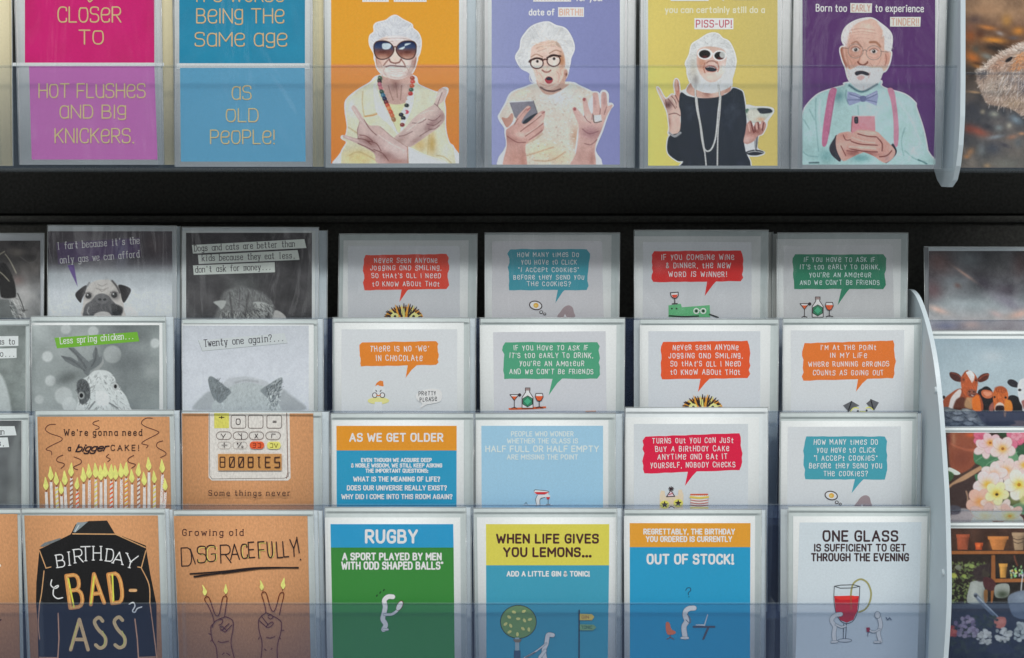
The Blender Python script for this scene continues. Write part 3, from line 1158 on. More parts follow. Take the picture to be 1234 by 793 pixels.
T = (570, 260, 5.665)
a = Art(D1, T)
a.poly([(130, 175), (880, 172), (895, 800), (130, 800)], (190, 190, 194))
a.bubble(240, 228, 790, 508, [(580, 500), (640, 495), (612, 520), (562, 596)], (58, 142, 158), 2, rough=9)
for (t, x0, y, x1) in (("HoW MANY tiMeS Do", 305, 280, 722), ("you HaVe to CLiCK", 332, 332, 706), ("\"I AcCePt CooKieS\"", 310, 383, 722), ("BeFoRe tHey SeND you", 278, 434, 756), ("THe CooKieS?", 372, 480, 664)):
    a.text(t, x0, y, x1, 29, 6, HANDC, 'hand', jit=1)
egg(a, 428, 612)
ear(a, 640, 612)
greeting("teal accept cookies speech bubble card in the back tier under wrinkled shiny film", a,
         (584.5, 737, 283, 585, 735, YB[1]), (584, 280.6, 747.4), D1, [], "back tier teal cookies card", "speech bubble cards", film=M_FILMW)

T = (750, 260, 5.665)
a = Art(D1, T)
a.rect(140, 180, 882, 800, (190, 193, 197))
a.bubble(203, 240, 822, 450, [(580, 440), (655, 432), (620, 470), (562, 548)], (200, 34, 32), 3, tilt=6)
for (t, x0, y, x1) in (("IF you CoMBiNe WiNe", 268, 300, 762), ("& DiNNeR, tHe NeW", 300, 356, 735), ("WoRD IS WiNNeR!", 318, 416, 712)):
    a.text(t, x0, y, x1, 34, 6.6, HANDC, 'hand', jit=1)
a.poly([(315, 612), (398, 600), (406, 625), (596, 610), (600, 692), (315, 692)], (92, 172, 118))
for i in range(46):
    rr = random.Random(i)
    a.ell(rr.uniform(325, 590), rr.uniform(632, 686), 2.5, 2, (120, 196, 142), n=6, new=(i == 0))
for x in (338, 370): a.ell(x, 634, 6, 6, (30, 40, 34))
for x in (505, 552):
    a.ell(x, 650, 21, 21, (226, 232, 228)); a.ell(x, 650, 13, 13, (92, 172, 118)); a.ell(x, 650, 9, 9, (24, 30, 28))
a.line([(524, 646), (534, 646)], 6, (226, 232, 228))
a.line([(320, 682), (420, 688), (520, 684)], 7, (40, 44, 42), smooth=True)
a.line([(595, 672), (655, 694)], 8, (40, 44, 42))
a.poly([(330, 526), (380, 522), (382, 546), (368, 560), (346, 560), (333, 548)], (226, 224, 224))
a.poly([(336, 540), (380, 538), (368, 558), (346, 558)], (222, 70, 45))
a.line([(328, 526), (381, 522), (382, 546), (368, 562), (346, 562), (333, 548)], 6, DK, closed=True)
a.line([(357, 562), (358, 600)], 6, DK); a.line([(340, 601), (376, 599)], 6, DK)
greeting("dark red wine and dinner speech bubble card above a green crocodile", a,
         (764.5, 916.8, 284.7, 765, 915, YB[1]), (764, 277.3, 926.5), D1, [(770, 280, 931, "right edge", (150, 152, 150))], "wine and dinner card", "speech bubble cards", film=M_FILMW)

T = (920, 260, 5.665)
a = Art(D1, T)
a.poly([(136, 205), (880, 195), (895, 800), (140, 800)], (186, 188, 190))
a.bubble(203, 264, 832, 500, [(535, 490), (600, 485), (570, 520), (507, 610)], (40, 122, 92), 4, rough=8)
for (t, x0, y, x1) in (("IF you HaVe To ASK IF", 277, 314, 762), ("IT'S too eARLY To DRiNK,", 250, 364, 792), ("you'Re AN AMateuR", 316, 418, 732), ("AND We CaN'T Be FRieNDS", 250, 471, 792)):
    a.text(t, x0, y, x1, 30, 6, (198, 222, 212), 'hand', jit=1)
drinks(a, 280, 694, base=False)
greeting("dark green too early to drink speech bubble card in the shaded back tier", a,
         (936, 1086, 288, 936, 1083, YB[1]), (936.8, 280.6, 1094.8), D1, [(930, 282, 1093, "left edge", (150, 152, 150))], "back tier green drink card", "speech bubble cards", film=M_FILMW)

# tier 2
T = (390, 370, 5.665)
a = Art(D2, T)
a.rect(122, 152, 912, 900, OFFW)
a.bubble(248, 237, 782, 400, [(575, 392), (650, 385), (600, 430), (560, 484)], (226, 124, 38), 5, tilt=8, rough=5)
a.text("THeRe IS No 'We'", 318, 302, 716, 36, 7.2, HANDC, 'hand', jit=1)
a.text("IN CHoCoLAte", 360, 366, 672, 36, 7.2, HANDC, 'hand', jit=1)
a.poly([(352, 540), (362, 518), (385, 502), (406, 506), (410, 540), (385, 542), (372, 530)], (228, 122, 52))
a.poly([(350, 545), (405, 545), (420, 600), (395, 650), (352, 650), (330, 600)], (206, 210, 216), smooth=True)
a.ell(374, 640, 74, 24, (224, 208, 138))
a.poly([(350, 648), (398, 648), (405, 720), (340, 720)], (206, 210, 216))
for x in (349, 401):
    a.ell(x, 602, 18, 19, DK); a.ell(x, 602, 13, 14, (220, 222, 226))
a.line([(362, 600), (374, 606), (388, 600)], 7, (196, 120, 70))
a.line([(356, 568), (362, 576)], 5, DK); a.line([(392, 568), (386, 576)], 5, DK)
a.poly([(640, 590), (720, 558), (800, 572), (800, 640), (740, 660), (700, 668), (655, 695), (672, 660), (636, 630)], (214, 217, 222), smooth=True)
a.text("PReTTy", 650, 604, 766, 26, 6, (60, 62, 68), 'hand', jit=1, y1=600)
a.text("PLeASe", 658, 644, 772, 26, 6, (60, 62, 68), 'hand', jit=1, y1=640)
greeting("pale card with orange chocolate speech bubble and a bespectacled duck beside pretty please", a,
         (403, 559, 387.7, 404, 559, YB[2]), (400.6, 382.6, 566.5), D2, [(406, 384, 572.5)], "orange chocolate card", "speech bubble cards")

T = (570, 370, 5.665)
a = Art(D2, T)
a.poly([(138, 172), (905, 165), (915, 900), (145, 900)], (192, 194, 199))
a.bubble(206, 240, 862, 490, [(545, 480), (620, 478), (575, 520), (517, 603)], (72, 150, 116), 6, rough=8)
for (t, x0, y, x1) in (("IF you HaVe To ASK IF", 280, 294, 785), ("IT'S too eARLY To DRiNK,", 250, 346, 818), ("you'Re AN AMateuR", 318, 402, 756), ("AND We CaN'T Be FRieNDS", 250, 456, 820)):
    a.text(t, x0, y, x1, 32, 6.6, HANDC, 'hand', jit=1)
drinks(a, 282, 692)
a.line([(770, 712), (838, 710)], 5, (226, 150, 100))
greeting("bright green too early to drink speech bubble card in the second tier with bottle", a,
         (578.5, 743, 392, 580, 741, YB[2]), (578, 382.9, 753.6), D2, [], "bright green drink card", "speech bubble cards")

T = (750, 370, 5.665)
a = Art(D2, T)
a.rect(178, 165, 942, 900, (194, 199, 204))
a.bubble(264, 235, 868, 490, [(535, 482), (605, 480), (565, 520), (516, 580)], (224, 82, 38), 7, tilt=8)
for (t, x0, y, x1) in (("NeVeR SeeN ANYoNe", 345, 292, 790), ("JoggiNG aND SMiLiNg,", 318, 348, 820), ("So tHAt's aLL I NeeD", 330, 404, 808), ("to KNoW ABout THat", 330, 461, 802)):
    a.text(t, x0, y, x1, 33, 6.8, HANDC, 'hand', jit=1)
hedgehog(a, 548, 694, 138, 96)
greeting("orange red jogging and smiling speech bubble card in the second tier with a spiky hedgehog", a,
         (771, 928.6, 392, 771, 926, YB[2]), (771, 384.2, 939), D2, [(764, 386, 930, "left edge", (170, 178, 182))], "second tier orange jogging card", "speech bubble cards")

T = (930, 370, 5.665)
a = Art(D2, T)
a.poly([(130, 160), (905, 158), (900, 900), (130, 900)], OFFW)
a.bubble(210, 238, 842, 494, [(590, 486), (665, 480), (620, 520), (575, 578)], (222, 112, 44), 8, tilt=18, rough=8)
for (t, x0, y, x1) in (("I'M At THe PoiNt", 336, 292, 710), ("IN MY LiFe", 400, 345, 648), ("WHeRe RuNNiNG eRRaNDS", 252, 405, 800), ("CouNtS AS GoiNG ouT", 282, 464, 762)):
    a.text(t, x0, y, x1, 32, 6.6, HANDC, 'hand', jit=1)
a.poly([(486, 672), (545, 642), (598, 672), (560, 690), (525, 716)], (92, 94, 98))
a.poly([(645, 658), (680, 630), (732, 652), (700, 706), (672, 690)], (92, 94, 98))
a.line([(545, 645), (520, 716)], 8, (30, 30, 32)); a.line([(676, 632), (694, 700)], 8, (30, 30, 32))
a.poly([(540, 716), (560, 690), (600, 690), (650, 690), (690, 700), (700, 760), (540, 760)], (205, 207, 208))
a.line([(538, 714), (552, 694), (572, 686), (592, 692)], 7, (222, 214, 110), smooth=True)
a.line([(604, 712), (640, 714)], 6, (222, 214, 110))
a.line([(644, 690), (670, 684), (690, 700)], 7, (222, 214, 110), smooth=True)
a.ell(588, 710, 7, 7, (30, 30, 32)); a.ell(648, 706, 7, 7, (30, 30, 32))
greeting("orange running errands speech bubble card at the right end with grey dog ears below", a,
         (944, 1101.6, 392, 943, 1099.5, YB[2]), (943.2, 383.2, 1111), D2, [], "orange errands card", "speech bubble cards")

# tier 3
T = (390, 480, 5.665)
a = Art(D3, T)
a.poly([(87, 188), (908, 188), (908, 356), (88, 356)], (238, 140, 32))
a.poly([(88, 356), (908, 356), (906, 1300), (92, 1300)], (34, 142, 180))
a.text("AS WE GET OLDER", 180, 292, 812, 50, 11.5, (222, 228, 228), 'bold')
for (t, x0, y, x1, c, w) in (("EVEN THOUGH WE ACQUIRE DEEP", 258, 433, 735, 23, 6.2), ("& NOBLE WISDOM, WE STILL KEEP ASKING", 190, 470, 806, 23, 6.2),
                             ("THE IMPORTANT QUESTIONS:", 288, 506, 710, 23, 6.2), ("WHAT IS THE MEANING OF LIFE?", 205, 566, 792, 29, 7.2),
                             ("DOES OUR UNIVERSE REALLY EXIST?", 162, 626, 838, 29, 7.2), ("WHY DID I COME INTO THIS ROOM AGAIN?", 124, 686, 876, 29, 7.2)):
    a.text(t, x0, y, x1, c, w, (216, 226, 228), 'bold')
greeting("as we get older card with orange heading over blue panel of white questions", a,
         (400, 559, 506.5, 401, 559, YB[3]), (398, 497.9, 571), D3, [], "orange and blue getting older card", "flat colour joke cards")

T = (570, 480, 5.665)
a = Art(D3, T)
a.poly([(57, 188), (888, 188), (888, 1300), (62, 1300)], (148, 188, 211))
for (t, x0, y, x1, c, w) in (("PEOPLE WHO WONDER", 262, 258, 684, 30, 6), ("WHETHER THE GLASS IS", 234, 306, 714, 30, 6),
                             ("HALF FULL OR HALF EMPTY", 88, 364, 856, 38, 8), ("ARE MISSING THE POINT", 234, 416, 714, 30, 6.2)):
    a.text(t, x0, y, x1, c, w, (202, 216, 226), 'bold')
a.poly([(416, 634), (424, 624), (505, 632), (522, 640), (512, 652), (440, 656), (420, 648)], (216, 220, 222))
a.poly([(417, 640), (500, 640), (520, 642), (490, 656), (436, 656)], (200, 44, 46))
a.line([(416, 634), (424, 624), (505, 632), (520, 640)], 3.5, DK)
a.poly([(440, 660), (480, 660), (510, 652), (525, 664), (500, 676), (460, 680), (456, 720), (440, 735), (428, 735), (430, 690)], (214, 219, 224))
a.line([(440, 662), (428, 690), (436, 735)], 3.5, (80, 84, 92), smooth=True)
a.line([(458, 735), (458, 690), (490, 676)], 3.5, (80, 84, 92), smooth=True)
a.poly([(498, 662), (528, 662), (524, 684), (503, 684)], (216, 220, 222))
a.poly([(500, 674), (526, 674), (520, 690), (506, 690)], (198, 44, 46))
a.line([(513, 690), (513, 722)], 3.5, DK); a.line([(500, 724), (526, 724)], 4, DK)
a.line([(345, 728), (540, 728)], 5, (196, 206, 214)); a.line([(352, 722), (362, 710), (372, 724)], 4, (100, 120, 136))
greeting("pale blue half full or half empty card with tiny figure pouring red wine", a,
         (573.5, 733.3, 506.5, 574, 733, YB[3]), (571.8, 497.9, 742), D3, [(577, 499, 750)], "pale blue half empty card", "flat colour joke cards")

T = (740, 480, 5.665)
a = Art(D3, T)
a.rect(135, 175, 915, 1300, (195, 201, 205))
a.bubble(200, 250, 870, 502, [(505, 494), (575, 488), (535, 530), (484, 598)], (206, 18, 62), 9, tilt=24, rough=8)
for (t, x0, y, x1) in (("TuRNS out you CaN JuSt", 262, 307, 812), ("BuY A BiRtHDaY CAKe", 284, 363, 784), ("ANYTiMe aND eAt IT", 298, 417, 772), ("youRSeLF, NoBoDY CHeCKS", 250, 474, 826)):
    a.text(t, x0, y, x1, 34, 7, HANDC, 'hand', jit=1, y1=y - 5)
a.poly([(312, 660), (320, 630), (345, 632), (350, 668), (436, 664), (440, 626), (462, 622), (474, 660), (470, 760), (310, 760)], (214, 196, 170))
a.poly([(358, 670), (388, 628), (414, 668)], (214, 190, 196))
a.line([(358, 672), (388, 628), (414, 670)], 6, DK, closed=True)
for k in range(8):
    t = k * math.pi / 4
    a.line([(390, 618), (390 + 17 * math.cos(t), 618 + 15 * math.sin(t))], 6, DK, new=(k == 0))
a.line([(376, 658), (398, 648)], 5, (180, 60, 70))
for (x, y) in ((345, 726), (438, 716)):
    a.ell(x, y, 32, 28, (222, 206, 96))
    st = []
    for k in range(10):
        r = 26 if k % 2 == 0 else 11
        st.append((x + r * math.sin(k * math.pi / 5), y - r * math.cos(k * math.pi / 5)))
    a.poly(st, DK)
a.ell(392, 748, 20, 12, (216, 214, 212)); a.line([(374, 748), (392, 738), (412, 748)], 5, DK, smooth=True)
a.rect(522, 662, 640, 760, (222, 214, 206))
a.line([(524, 658), (638, 656)], 9, (190, 60, 48))
for x in range(530, 640, 14): a.line([(x, 654), (x + 2, 664)], 5, (222, 120, 70))
a.line([(522, 674), (582, 680), (642, 674)], 13, (220, 190, 84), smooth=True)
for y in (694, 712, 727): a.line([(522, y), (582, y + 7), (642, y)], 5, (188, 100, 96), smooth=True)
a.line([(524, 748), (640, 748)], 12, (222, 200, 120))
greeting("crimson buy a birthday cake speech bubble card with party cat and striped cake", a,
         (753.8, 914.8, 503, 753, 914, YB[3]), (753, 490.8, 926), D3, [], "crimson birthday cake card", "speech bubble cards", env=(200, 206, 208))

T = (930, 480, 5.665)
a = Art(D3, T)
a.poly([(110, 195), (882, 192), (890, 1300), (100, 1300)], OFFW)
a.bubble(222, 260, 786, 554, [(570, 545), (640, 538), (600, 580), (545, 648)], (64, 150, 166), 10, rough=8)
for (t, x0, y, x1) in (("HoW MANY tiMeS Do", 288, 315, 722), ("you HaVe to CLiCK", 310, 370, 706), ("\"I AcCePt CooKieS\"", 288, 424, 718), ("BeFoRe tHey SeND you", 256, 477, 750), ("THe CooKieS?", 356, 530, 652)):
    a.text(t, x0, y, x1, 33, 6.8, HANDC, 'hand', jit=1)
egg(a, 406, 664)
ear(a, 628, 662)
greeting("teal accept cookies speech bubble card in the third tier at the right end", a,
         (941.5, 1099.5, 507.4, 939.5, 1097, YB[3]), (939.7, 497, 1106), D3, [(945, 498.5, 1110)], "third tier teal cookies card", "speech bubble cards")

# tier 4 (the smoky lip crosses these)
LY = 728
T = (380, 600, 4.11)
a = Art(D4, T)
a.poly([(75, 130), (683, 130), (685, 246), (77, 246)], (32, 142, 188))
a.poly([(77, 246), (685, 246), (692, 1000), (92, 1000)], (48, 124, 50))
a.text("RUGBY", 252, 220, 502, 58, 13, (216, 224, 224), 'bold')
a.text("A SPORT PLAYED BY MEN", 136, 306, 622, 31, 8, (220, 228, 224), 'bold')
a.text("WITH ODD SHAPED BALLS*", 132, 352, 630, 33, 8, (220, 228, 224), 'bold')
for (x, y) in ((303, 487), (320, 472), (338, 460)): a.line([(x, y), (x + 3, y - 6)], 6, (20, 50, 24))
man(a, [(384, 490), (360, 490), (342, 508), (346, 540), (340, 572), (334, 600), (348, 628), (338, 652)], 22)
man(a, [(338, 652), (358, 652)], 9)
man(a, [(344, 578), (380, 576), (404, 560)], 11)
a.ell(418, 534, 15, 28, (100, 40, 44), 28); a.ell(417, 535, 12, 25, (216, 220, 220), 28)
greeting("rugby card with blue heading on green and a white figure holding a ball", a,
         (391.7, 554.7, 623.8, 395.5, 556, YB[4]), (391, 611.2, 562), D4, [(395, 612, 567)], "green rugby card", "flat colour joke cards")

T = (560, 600, 4.11)
a = Art(D4, T)
a.poly([(105, 130), (716, 130), (715, 334), (106, 334)], (205, 196, 78))
a.poly([(106, 334), (715, 334), (706, 1000), (108, 1000)], (56, 146, 172))
a.text("WHEN LIFE GIVES", 160, 222, 660, 40, 10, (66, 26, 28), 'bold')
a.text("YOU LEMONS...", 195, 289, 622, 40, 10, (66, 26, 28), 'bold')
a.text("ADD A LITTLE GIN & TONIC!", 210, 387, 616, 22, 6, (214, 226, 226), 'bold')
a.ell(266, 614, 91, 84, (48, 60, 40), n=30); a.ell(266, 614, 87, 80, (112, 146, 82), n=30)
for (x, y, r) in ((244, 566, 20), (293, 562, -30), (220, 590, 40), (265, 599, 0), (296, 607, 60), (323, 602, -20), (202, 625, -40), (228, 633, 60), (288, 648, 40), (318, 652, 80), (222, 664, -30), (261, 676, 90)):
    a.ell(x, y, 11, 7, (216, 206, 120), r, n=10)
a.rect(250, 692, 270, 756, (150, 168, 172)); a.poly([(238, 700), (284, 700), (272, 716), (250, 716)], (120, 110, 90))
a.poly([(244, 756), (276, 756), (276, 800), (244, 800)], (60, 82, 104))
man(a, [(436, 680), (414, 678), (408, 700), (404, 724), (392, 756), (398, 800)], 20)
man(a, [(404, 720), (350, 762), (296, 792)], 5)
man(a, [(398, 756), (372, 790)], 14)
a.line([(300, 790), (350, 764)], 3, (60, 70, 80))
a.line([(567, 556), (566, 900)], 6, (40, 52, 64))
a.poly([(570, 574), (630, 576), (642, 590), (630, 606), (570, 606)], (224, 186, 92)); a.text("GIN", 580, 598, 614, 14, 3, (150, 110, 60))
a.poly([(570, 626), (638, 628), (652, 641), (636, 656), (570, 656)], (120, 160, 118)); a.text("TONIC", 578, 648, 630, 14, 3, (66, 104, 82))
greeting("when life gives you lemons card with yellow heading and round lemon tree on blue", a,
         (574.6, 742, 623.6, 578, 741, YB[4]), (569.7, 612.2, 744), D4, [(574, 613, 749)], "yellow and blue lemons card", "flat colour joke cards")

T = (740, 600, 4.11)
a = Art(D4, T)
a.poly([(77, 125), (676, 125), (675, 244), (78, 244)], (234, 148, 44))
a.poly([(78, 244), (675, 244), (673, 1000), (78, 1000)], (32, 144, 186))
a.text("REGRETTABLY, THE BIRTHDAY", 148, 179, 596, 24, 6.2, (222, 224, 214), 'bold')
a.text("YOU ORDERED IS CURRENTLY", 160, 216, 582, 24, 6.2, (222, 224, 214), 'bold')
a.text("OUT OF STOCK!", 166, 325, 588, 43, 10.5, (218, 226, 228), 'bold')
a.line([(355, 458), (362, 447), (376, 446), (380, 458), (368, 470), (368, 480)], 4, (26, 66, 96), smooth=True); a.line([(370, 490), (371, 490)], 5, (26, 66, 96))
man(a, [(396, 546), (372, 548), (356, 560), (352, 582), (360, 610), (346, 640), (352, 690)], 24)
man(a, [(334, 694), (366, 694)], 9)
a.line([(362, 575), (378, 600), (376, 620), (356, 604)], 4, (110, 120, 128), smooth=True)
a.poly([(256, 622), (266, 614), (276, 624), (284, 650), (304, 662), (300, 674), (270, 678), (258, 660)], (214, 112, 70), smooth=True)
a.line([(278, 678), (278, 692)], 4, (120, 80, 70)); a.line([(262, 700), (278, 690), (296, 700)], 4, (120, 80, 70))
a.poly([(388, 634), (502, 634), (500, 643), (392, 643)], (72, 78, 92))
a.poly([(404, 632), (450, 634), (466, 578), (462, 576), (446, 626), (404, 627)], (190, 200, 206))
a.poly([(460, 643), (472, 643), (446, 702), (436, 702)], (72, 78, 92))
a.poly([(78, 602), (673, 592), (673, 1000), (78, 1000)], (24, 124, 170)) if False else None
greeting("out of stock card with orange heading on blue and figure facing a desk", a,
         (752, 910, 622, 753, 909, YB[4]), (751.7, 613.6, 918), D4, [(757, 615, 922.5)], "out of stock card", "flat colour joke cards")

T = (930, 600, 4.11)
a = Art(D4, T)
a.poly([(138, 122), (742, 120), (715, 1000), (112, 1000)], (194, 204, 210))
a.text("ONE GLASS", 256, 213, 622, 48, 10, (52, 30, 34), 'bold')
a.text("IS SUFFICIENT TO GET", 212, 263, 662, 32, 7.4, (52, 30, 34), 'bold')
a.text("THROUGH THE EVENING", 198, 311, 676, 34, 7.8, (52, 30, 34), 'bold')
a.line([(394, 552), (392, 480), (402, 430), (424, 408), (448, 404), (476, 424), (492, 470), (484, 520), (462, 552), (432, 566)], 9, (150, 146, 96), smooth=True)
a.poly([(310, 486), (432, 486), (424, 560), (404, 604), (372, 618), (340, 606), (316, 560)], (186, 34, 44), smooth=False)
a.poly([(310, 494), (330, 486), (400, 484), (432, 490), (410, 504), (340, 506)], (226, 50, 44))
a.line([(394, 552), (392, 490)], 9, (170, 70, 50))
a.line([(310, 438), (308, 500), (316, 562), (340, 608), (372, 622), (404, 608), (426, 560), (434, 492), (436, 438)], 3.5, (70, 74, 80), smooth=True)
a.line([(310, 438), (340, 432), (405, 430), (436, 438), (400, 446), (340, 447)], 3.5, (70, 74, 80), closed=True)
a.line([(356, 624), (354, 700)], 3.5, (70, 74, 80)); a.line([(370, 624), (366, 700)], 3.5, (70, 74, 80))
a.ell(362, 706, 36, 10, (90, 96, 104)); a.ell(362, 706, 33, 7.5, (194, 200, 204))
man(a, [(342, 576), (314, 582), (296, 606), (312, 636), (308, 668), (310, 704)], 19)
man(a, [(298, 714), (324, 712)], 9)
man(a, [(318, 628), (345, 640), (366, 634)], 8)
man(a, [(525, 580), (534, 600), (540, 634), (528, 668), (538, 710)], 18)
a.ell(524, 580, 15, 19, (120, 128, 132)); a.ell(524, 580, 12, 16, (214, 220, 222))
man(a, [(510, 714), (534, 714)], 8)
man(a, [(534, 650), (505, 664), (482, 654)], 7)
a.poly([(468, 642), (486, 642), (485, 664), (470, 664)], (150, 32, 52)); a.line([(477, 664), (476, 686)], 3, (70, 60, 70))
a.line([(566, 592), (574, 604), (584, 594), (592, 604)], 4, (80, 92, 110))
greeting("one glass is sufficient card with huge glass of red wine and two white figures", a,
         (956, 1117.8, 622.4, 955, 1113, YB[4]), (949.5, 610.3, 1121.5, .5), D4, [(941, 614, 1117, "left edge", (170, 178, 182))], "one glass card", "flat colour joke cards")

# ------------------------------------------------------------------ kraft paper cards
KB = (46, 26, 30)
FL = (226, 214, 120)
WAX = (214, 206, 200)
HOME = "kraft and monochrome cards on the left"


def flame(a, x, y, h, lean=0):
    """teardrop flame, foot at x, y"""
    w = h * .2
    a.poly([(x - w * .2, y), (x - w, y - h * .28), (x - w * .7, y - h * .55), (x + lean, y - h), (x + w * .75, y - h * .5), (x + w, y - h * .25), (x + w * .3, y)], FL, smooth=True, new=False)


# bigger cake
T = (0, 480, 5.609)
a = Art(D3, T)
for p in ("375,176 330,180 306,210 340,238 410,262 415,285 350,318 310,345 345,358 350,382", "668,150 635,160 630,175 665,190 668,203 645,212",
          "1030,134 985,135 955,165 985,192 1065,222 1065,240 985,282 958,305 1000,318 990,335", "1100,288 1065,300 1062,330 1115,362 1120,382 1085,400",
          "425,383 390,400 385,425 430,440 432,455 412,474", "500,396 545,415 545,440 500,462 505,475 525,482", "735,378 718,395 745,410 728,428",
          "905,385 870,405 868,430 912,445 912,455 890,472"):
    a.line(p, 5, (92, 52, 44), smooth=True)
a.text("We're gonna need", 434, 250, 958, 40, 6, KB, 'serif')
a.text("a", 460, 354, 476, 36, 6.5, KB, 'serif')
a.text("bigger", 512, 360, 722, 46, 8, (34, 22, 34), 'script', y1=354)
a.text("CAKE!", 750, 352, 938, 36, 5.5, KB, 'serif')
cand = [(312, 632, 95, 0), (345, 565, 100, 0), (382, 598, 95, 2), (415, 660, 92, 0), (440, 598, 105, 0), (482, 540, 100, 3), (522, 628, 88, 1),
        (566, 578, 108, 0), (604, 552, 105, 4), (648, 548, 108, 2), (683, 565, 110, 0), (713, 545, 105, 0), (752, 560, 110, 1), (782, 562, 105, 0),
        (820, 548, 105, 4), (853, 540, 105, 5), (893, 582, 98, 0), (937, 540, 98, 3), (976, 600, 98, 0), (1007, 500, 98, 0), (1044, 585, 90, 2), (1098, 515, 98, 4), (1118, 635, 90, 4)]
a.up()
for (x, y, h, k) in cand:
    xb = x + (8 if x < 460 else (-10 if x > 1080 else 0))
    a.poly([(x - 9, y), (x + 9, y), (xb + 11, 800), (xb - 11, 800)], WAX, new=False)
a.up()
for (x, y, h, k) in cand:
    xb = x + (8 if x < 460 else (-10 if x > 1080 else 0))
    if k in (1, 2, 3, 5):
        c = {1: (222, 92, 50), 2: (222, 200, 110), 3: (150, 100, 76), 5: (228, 180, 90)}[k]
        yy = y + 6
        while yy < 760:
            f = (yy - y) / (800 - y)
            xm = x + (xb - x) * f
            a.poly([(xm - 10, yy + 14), (xm + 10, yy), (xm + 10, yy + 13), (xm - 10, yy + 27)], c, new=False)
            if k == 5: a.poly([(xm - 10, yy + 27), (xm + 10, yy + 13), (xm + 10, yy + 20), (xm - 10, yy + 34)], (222, 92, 50), new=False)
            yy += 31
    if k == 4:
        rr = random.Random(x)
        for i in range(16): a.ell(x + rr.uniform(-6, 6), y + 6 + i * 12, 3, 3, (200, 110, 90), n=6, new=False)
a.up()
for (x, y, h, k) in cand:
    a.line([(x, y), (x, y - 14)], 6, (120, 60, 40), new=False)
a.up()
for (x, y, h, k) in cand: flame(a, x - 2, y - 14, h * .93, 4 if k % 2 else -4)
greeting("brown kraft card wanting a bigger cake with a row of lit candles", a,
         (45, 204, 502.3, 50.5, 208.5, YB[3]), (42, 494.4, 210, -.5), D3, [(47, 495, 215.5)], "bigger cake kraft card", HOME, kraft=True, paper=KR)

# calculator
T = (200, 480, 5.609)
a = Art(D3, T)
a.poly("288,100 835,100 842,540 825,556 310,556 288,535", (208, 204, 198))
a.line("292,100 296,525 312,545 800,540 826,530 832,500", 3.5, (90, 74, 70))
a.line("816,100 824,500 815,540", 5, (110, 70, 60))
a.rect(326, 100, 426, 202, (204, 198, 96))
a.text("+", 360, 148, 392, 38, 6, KB)


def rbox(x0, y0, x1, y1, r, w, col):
    pts = []
    for (cx, cy, s) in ((x1 - r, y0 + r, -90), (x1 - r, y1 - r, 0), (x0 + r, y1 - r, 90), (x0 + r, y0 + r, 180)):
        for k in range(5):
            t = math.radians(s + 22.5 * k)
            pts.append((cx + r * math.cos(t), cy + r * math.sin(t)))
    a.line(pts, w, col, closed=True)
    return pts


for i, (x0, x1, t) in enumerate(((440, 540, '0'), (556, 656, ''), (682, 782, '='))):
    rbox(x0, 114, x1, 202, 14, 4, (96, 80, 76))
    if t == '0': a.text('0', 474, 178, 502, 38, 5, KB)
    if t == '=': a.text('=', 722, 178, 746, 40, 4, KB)
for (x0, x1, seg) in ((340, 442, "372,240 388,262 402,240|388,262 384,272"), (454, 554, "490,238 510,256 512,276|510,238 510,276"), (562, 660, "600,270 610,256 622,270|602,240 610,256 620,240"), (674, 774, "712,268 716,240 740,242")):
    rbox(x0, 226, x1, 278, 26, 3.5, (110, 94, 90))
    for q in seg.split('|'): a.line(q, 4, KB)
for (x0, x1) in ((350, 440), (452, 548)):
    rbox(x0, 294, x1, 340, 22, 2.5, (160, 150, 144))
a.line("378,316 412,316", 4, KB); a.ell(394, 304, 4, 4, KB); a.ell(394, 328, 4, 4, KB)
a.line("486,334 510,298", 4, KB); a.ell(484, 306, 5, 6, KB); a.ell(516, 328, 7, 7, KB); a.ell(516, 328, 3, 3, (208, 204, 198))
a.poly(rbox(566, 292, 664, 342, 24, 1, (226, 90, 50)), (226, 90, 50))
a.poly(rbox(684, 294, 774, 342, 20, 1, (214, 208, 110)), (214, 208, 110))
a.line("588,304 606,304 606,332 588,332", 4, (120, 40, 30)); a.line("590,318 606,318", 4, (120, 40, 30))
a.line("622,306 640,306 640,332 622,332", 4, (120, 40, 30))
a.line("706,306 722,306 722,332 706,332", 4, (120, 104, 40)); a.line("732,306 744,334 756,306", 4, (120, 104, 40))
a.poly("352,376 782,376 782,488 352,488", (190, 138, 82))
SEG = {'8': "lrUDm", '0': "lrUD/", 'B': "lrUDm", 'I': "i", 'E': "rUDm", 'S': "S"}
for ch, x in zip("8008IES", (366, 430, 492, 556, 622, 672, 736)):
    x1 = x + 32; y0, y1, ym = 398, 466, 432
    L = lambda p: a.line(p, 7.5, (56, 30, 26))
    if ch in '80':
        L([(x, y0 + 4), (x, y1 - 4)]); L([(x1, y0 + 4), (x1, y1 - 4)]); L([(x + 3, y0), (x1 - 3, y0)]); L([(x + 3, y1), (x1 - 3, y1)])
        if ch == '8': L([(x + 3, ym), (x1 - 3, ym)])
        else: L([(x + 3, y1 - 6), (x1 - 3, y0 + 8)])
    elif ch == 'I':
        L([(x, y0), (x + 12, y0)]); L([(x + 6, y0), (x + 6, y1 - 4), (x + 14, y1)])
    elif ch == 'E':
        L([(x, y0 + 4), (x, y1 - 4)]); L([(x, y0), (x1, y0)]); L([(x, ym), (x1 - 6, ym)]); L([(x, y1), (x1, y1)])
    else:
        L([(x1, y1), (x1, ym), (x, ym), (x, y0 + 2), (x1, y0)]); L([(x1, y1), (x, y1)])
a.text("Some things never", 290, 658, 838, 36, 5.6, KB, 'serif')
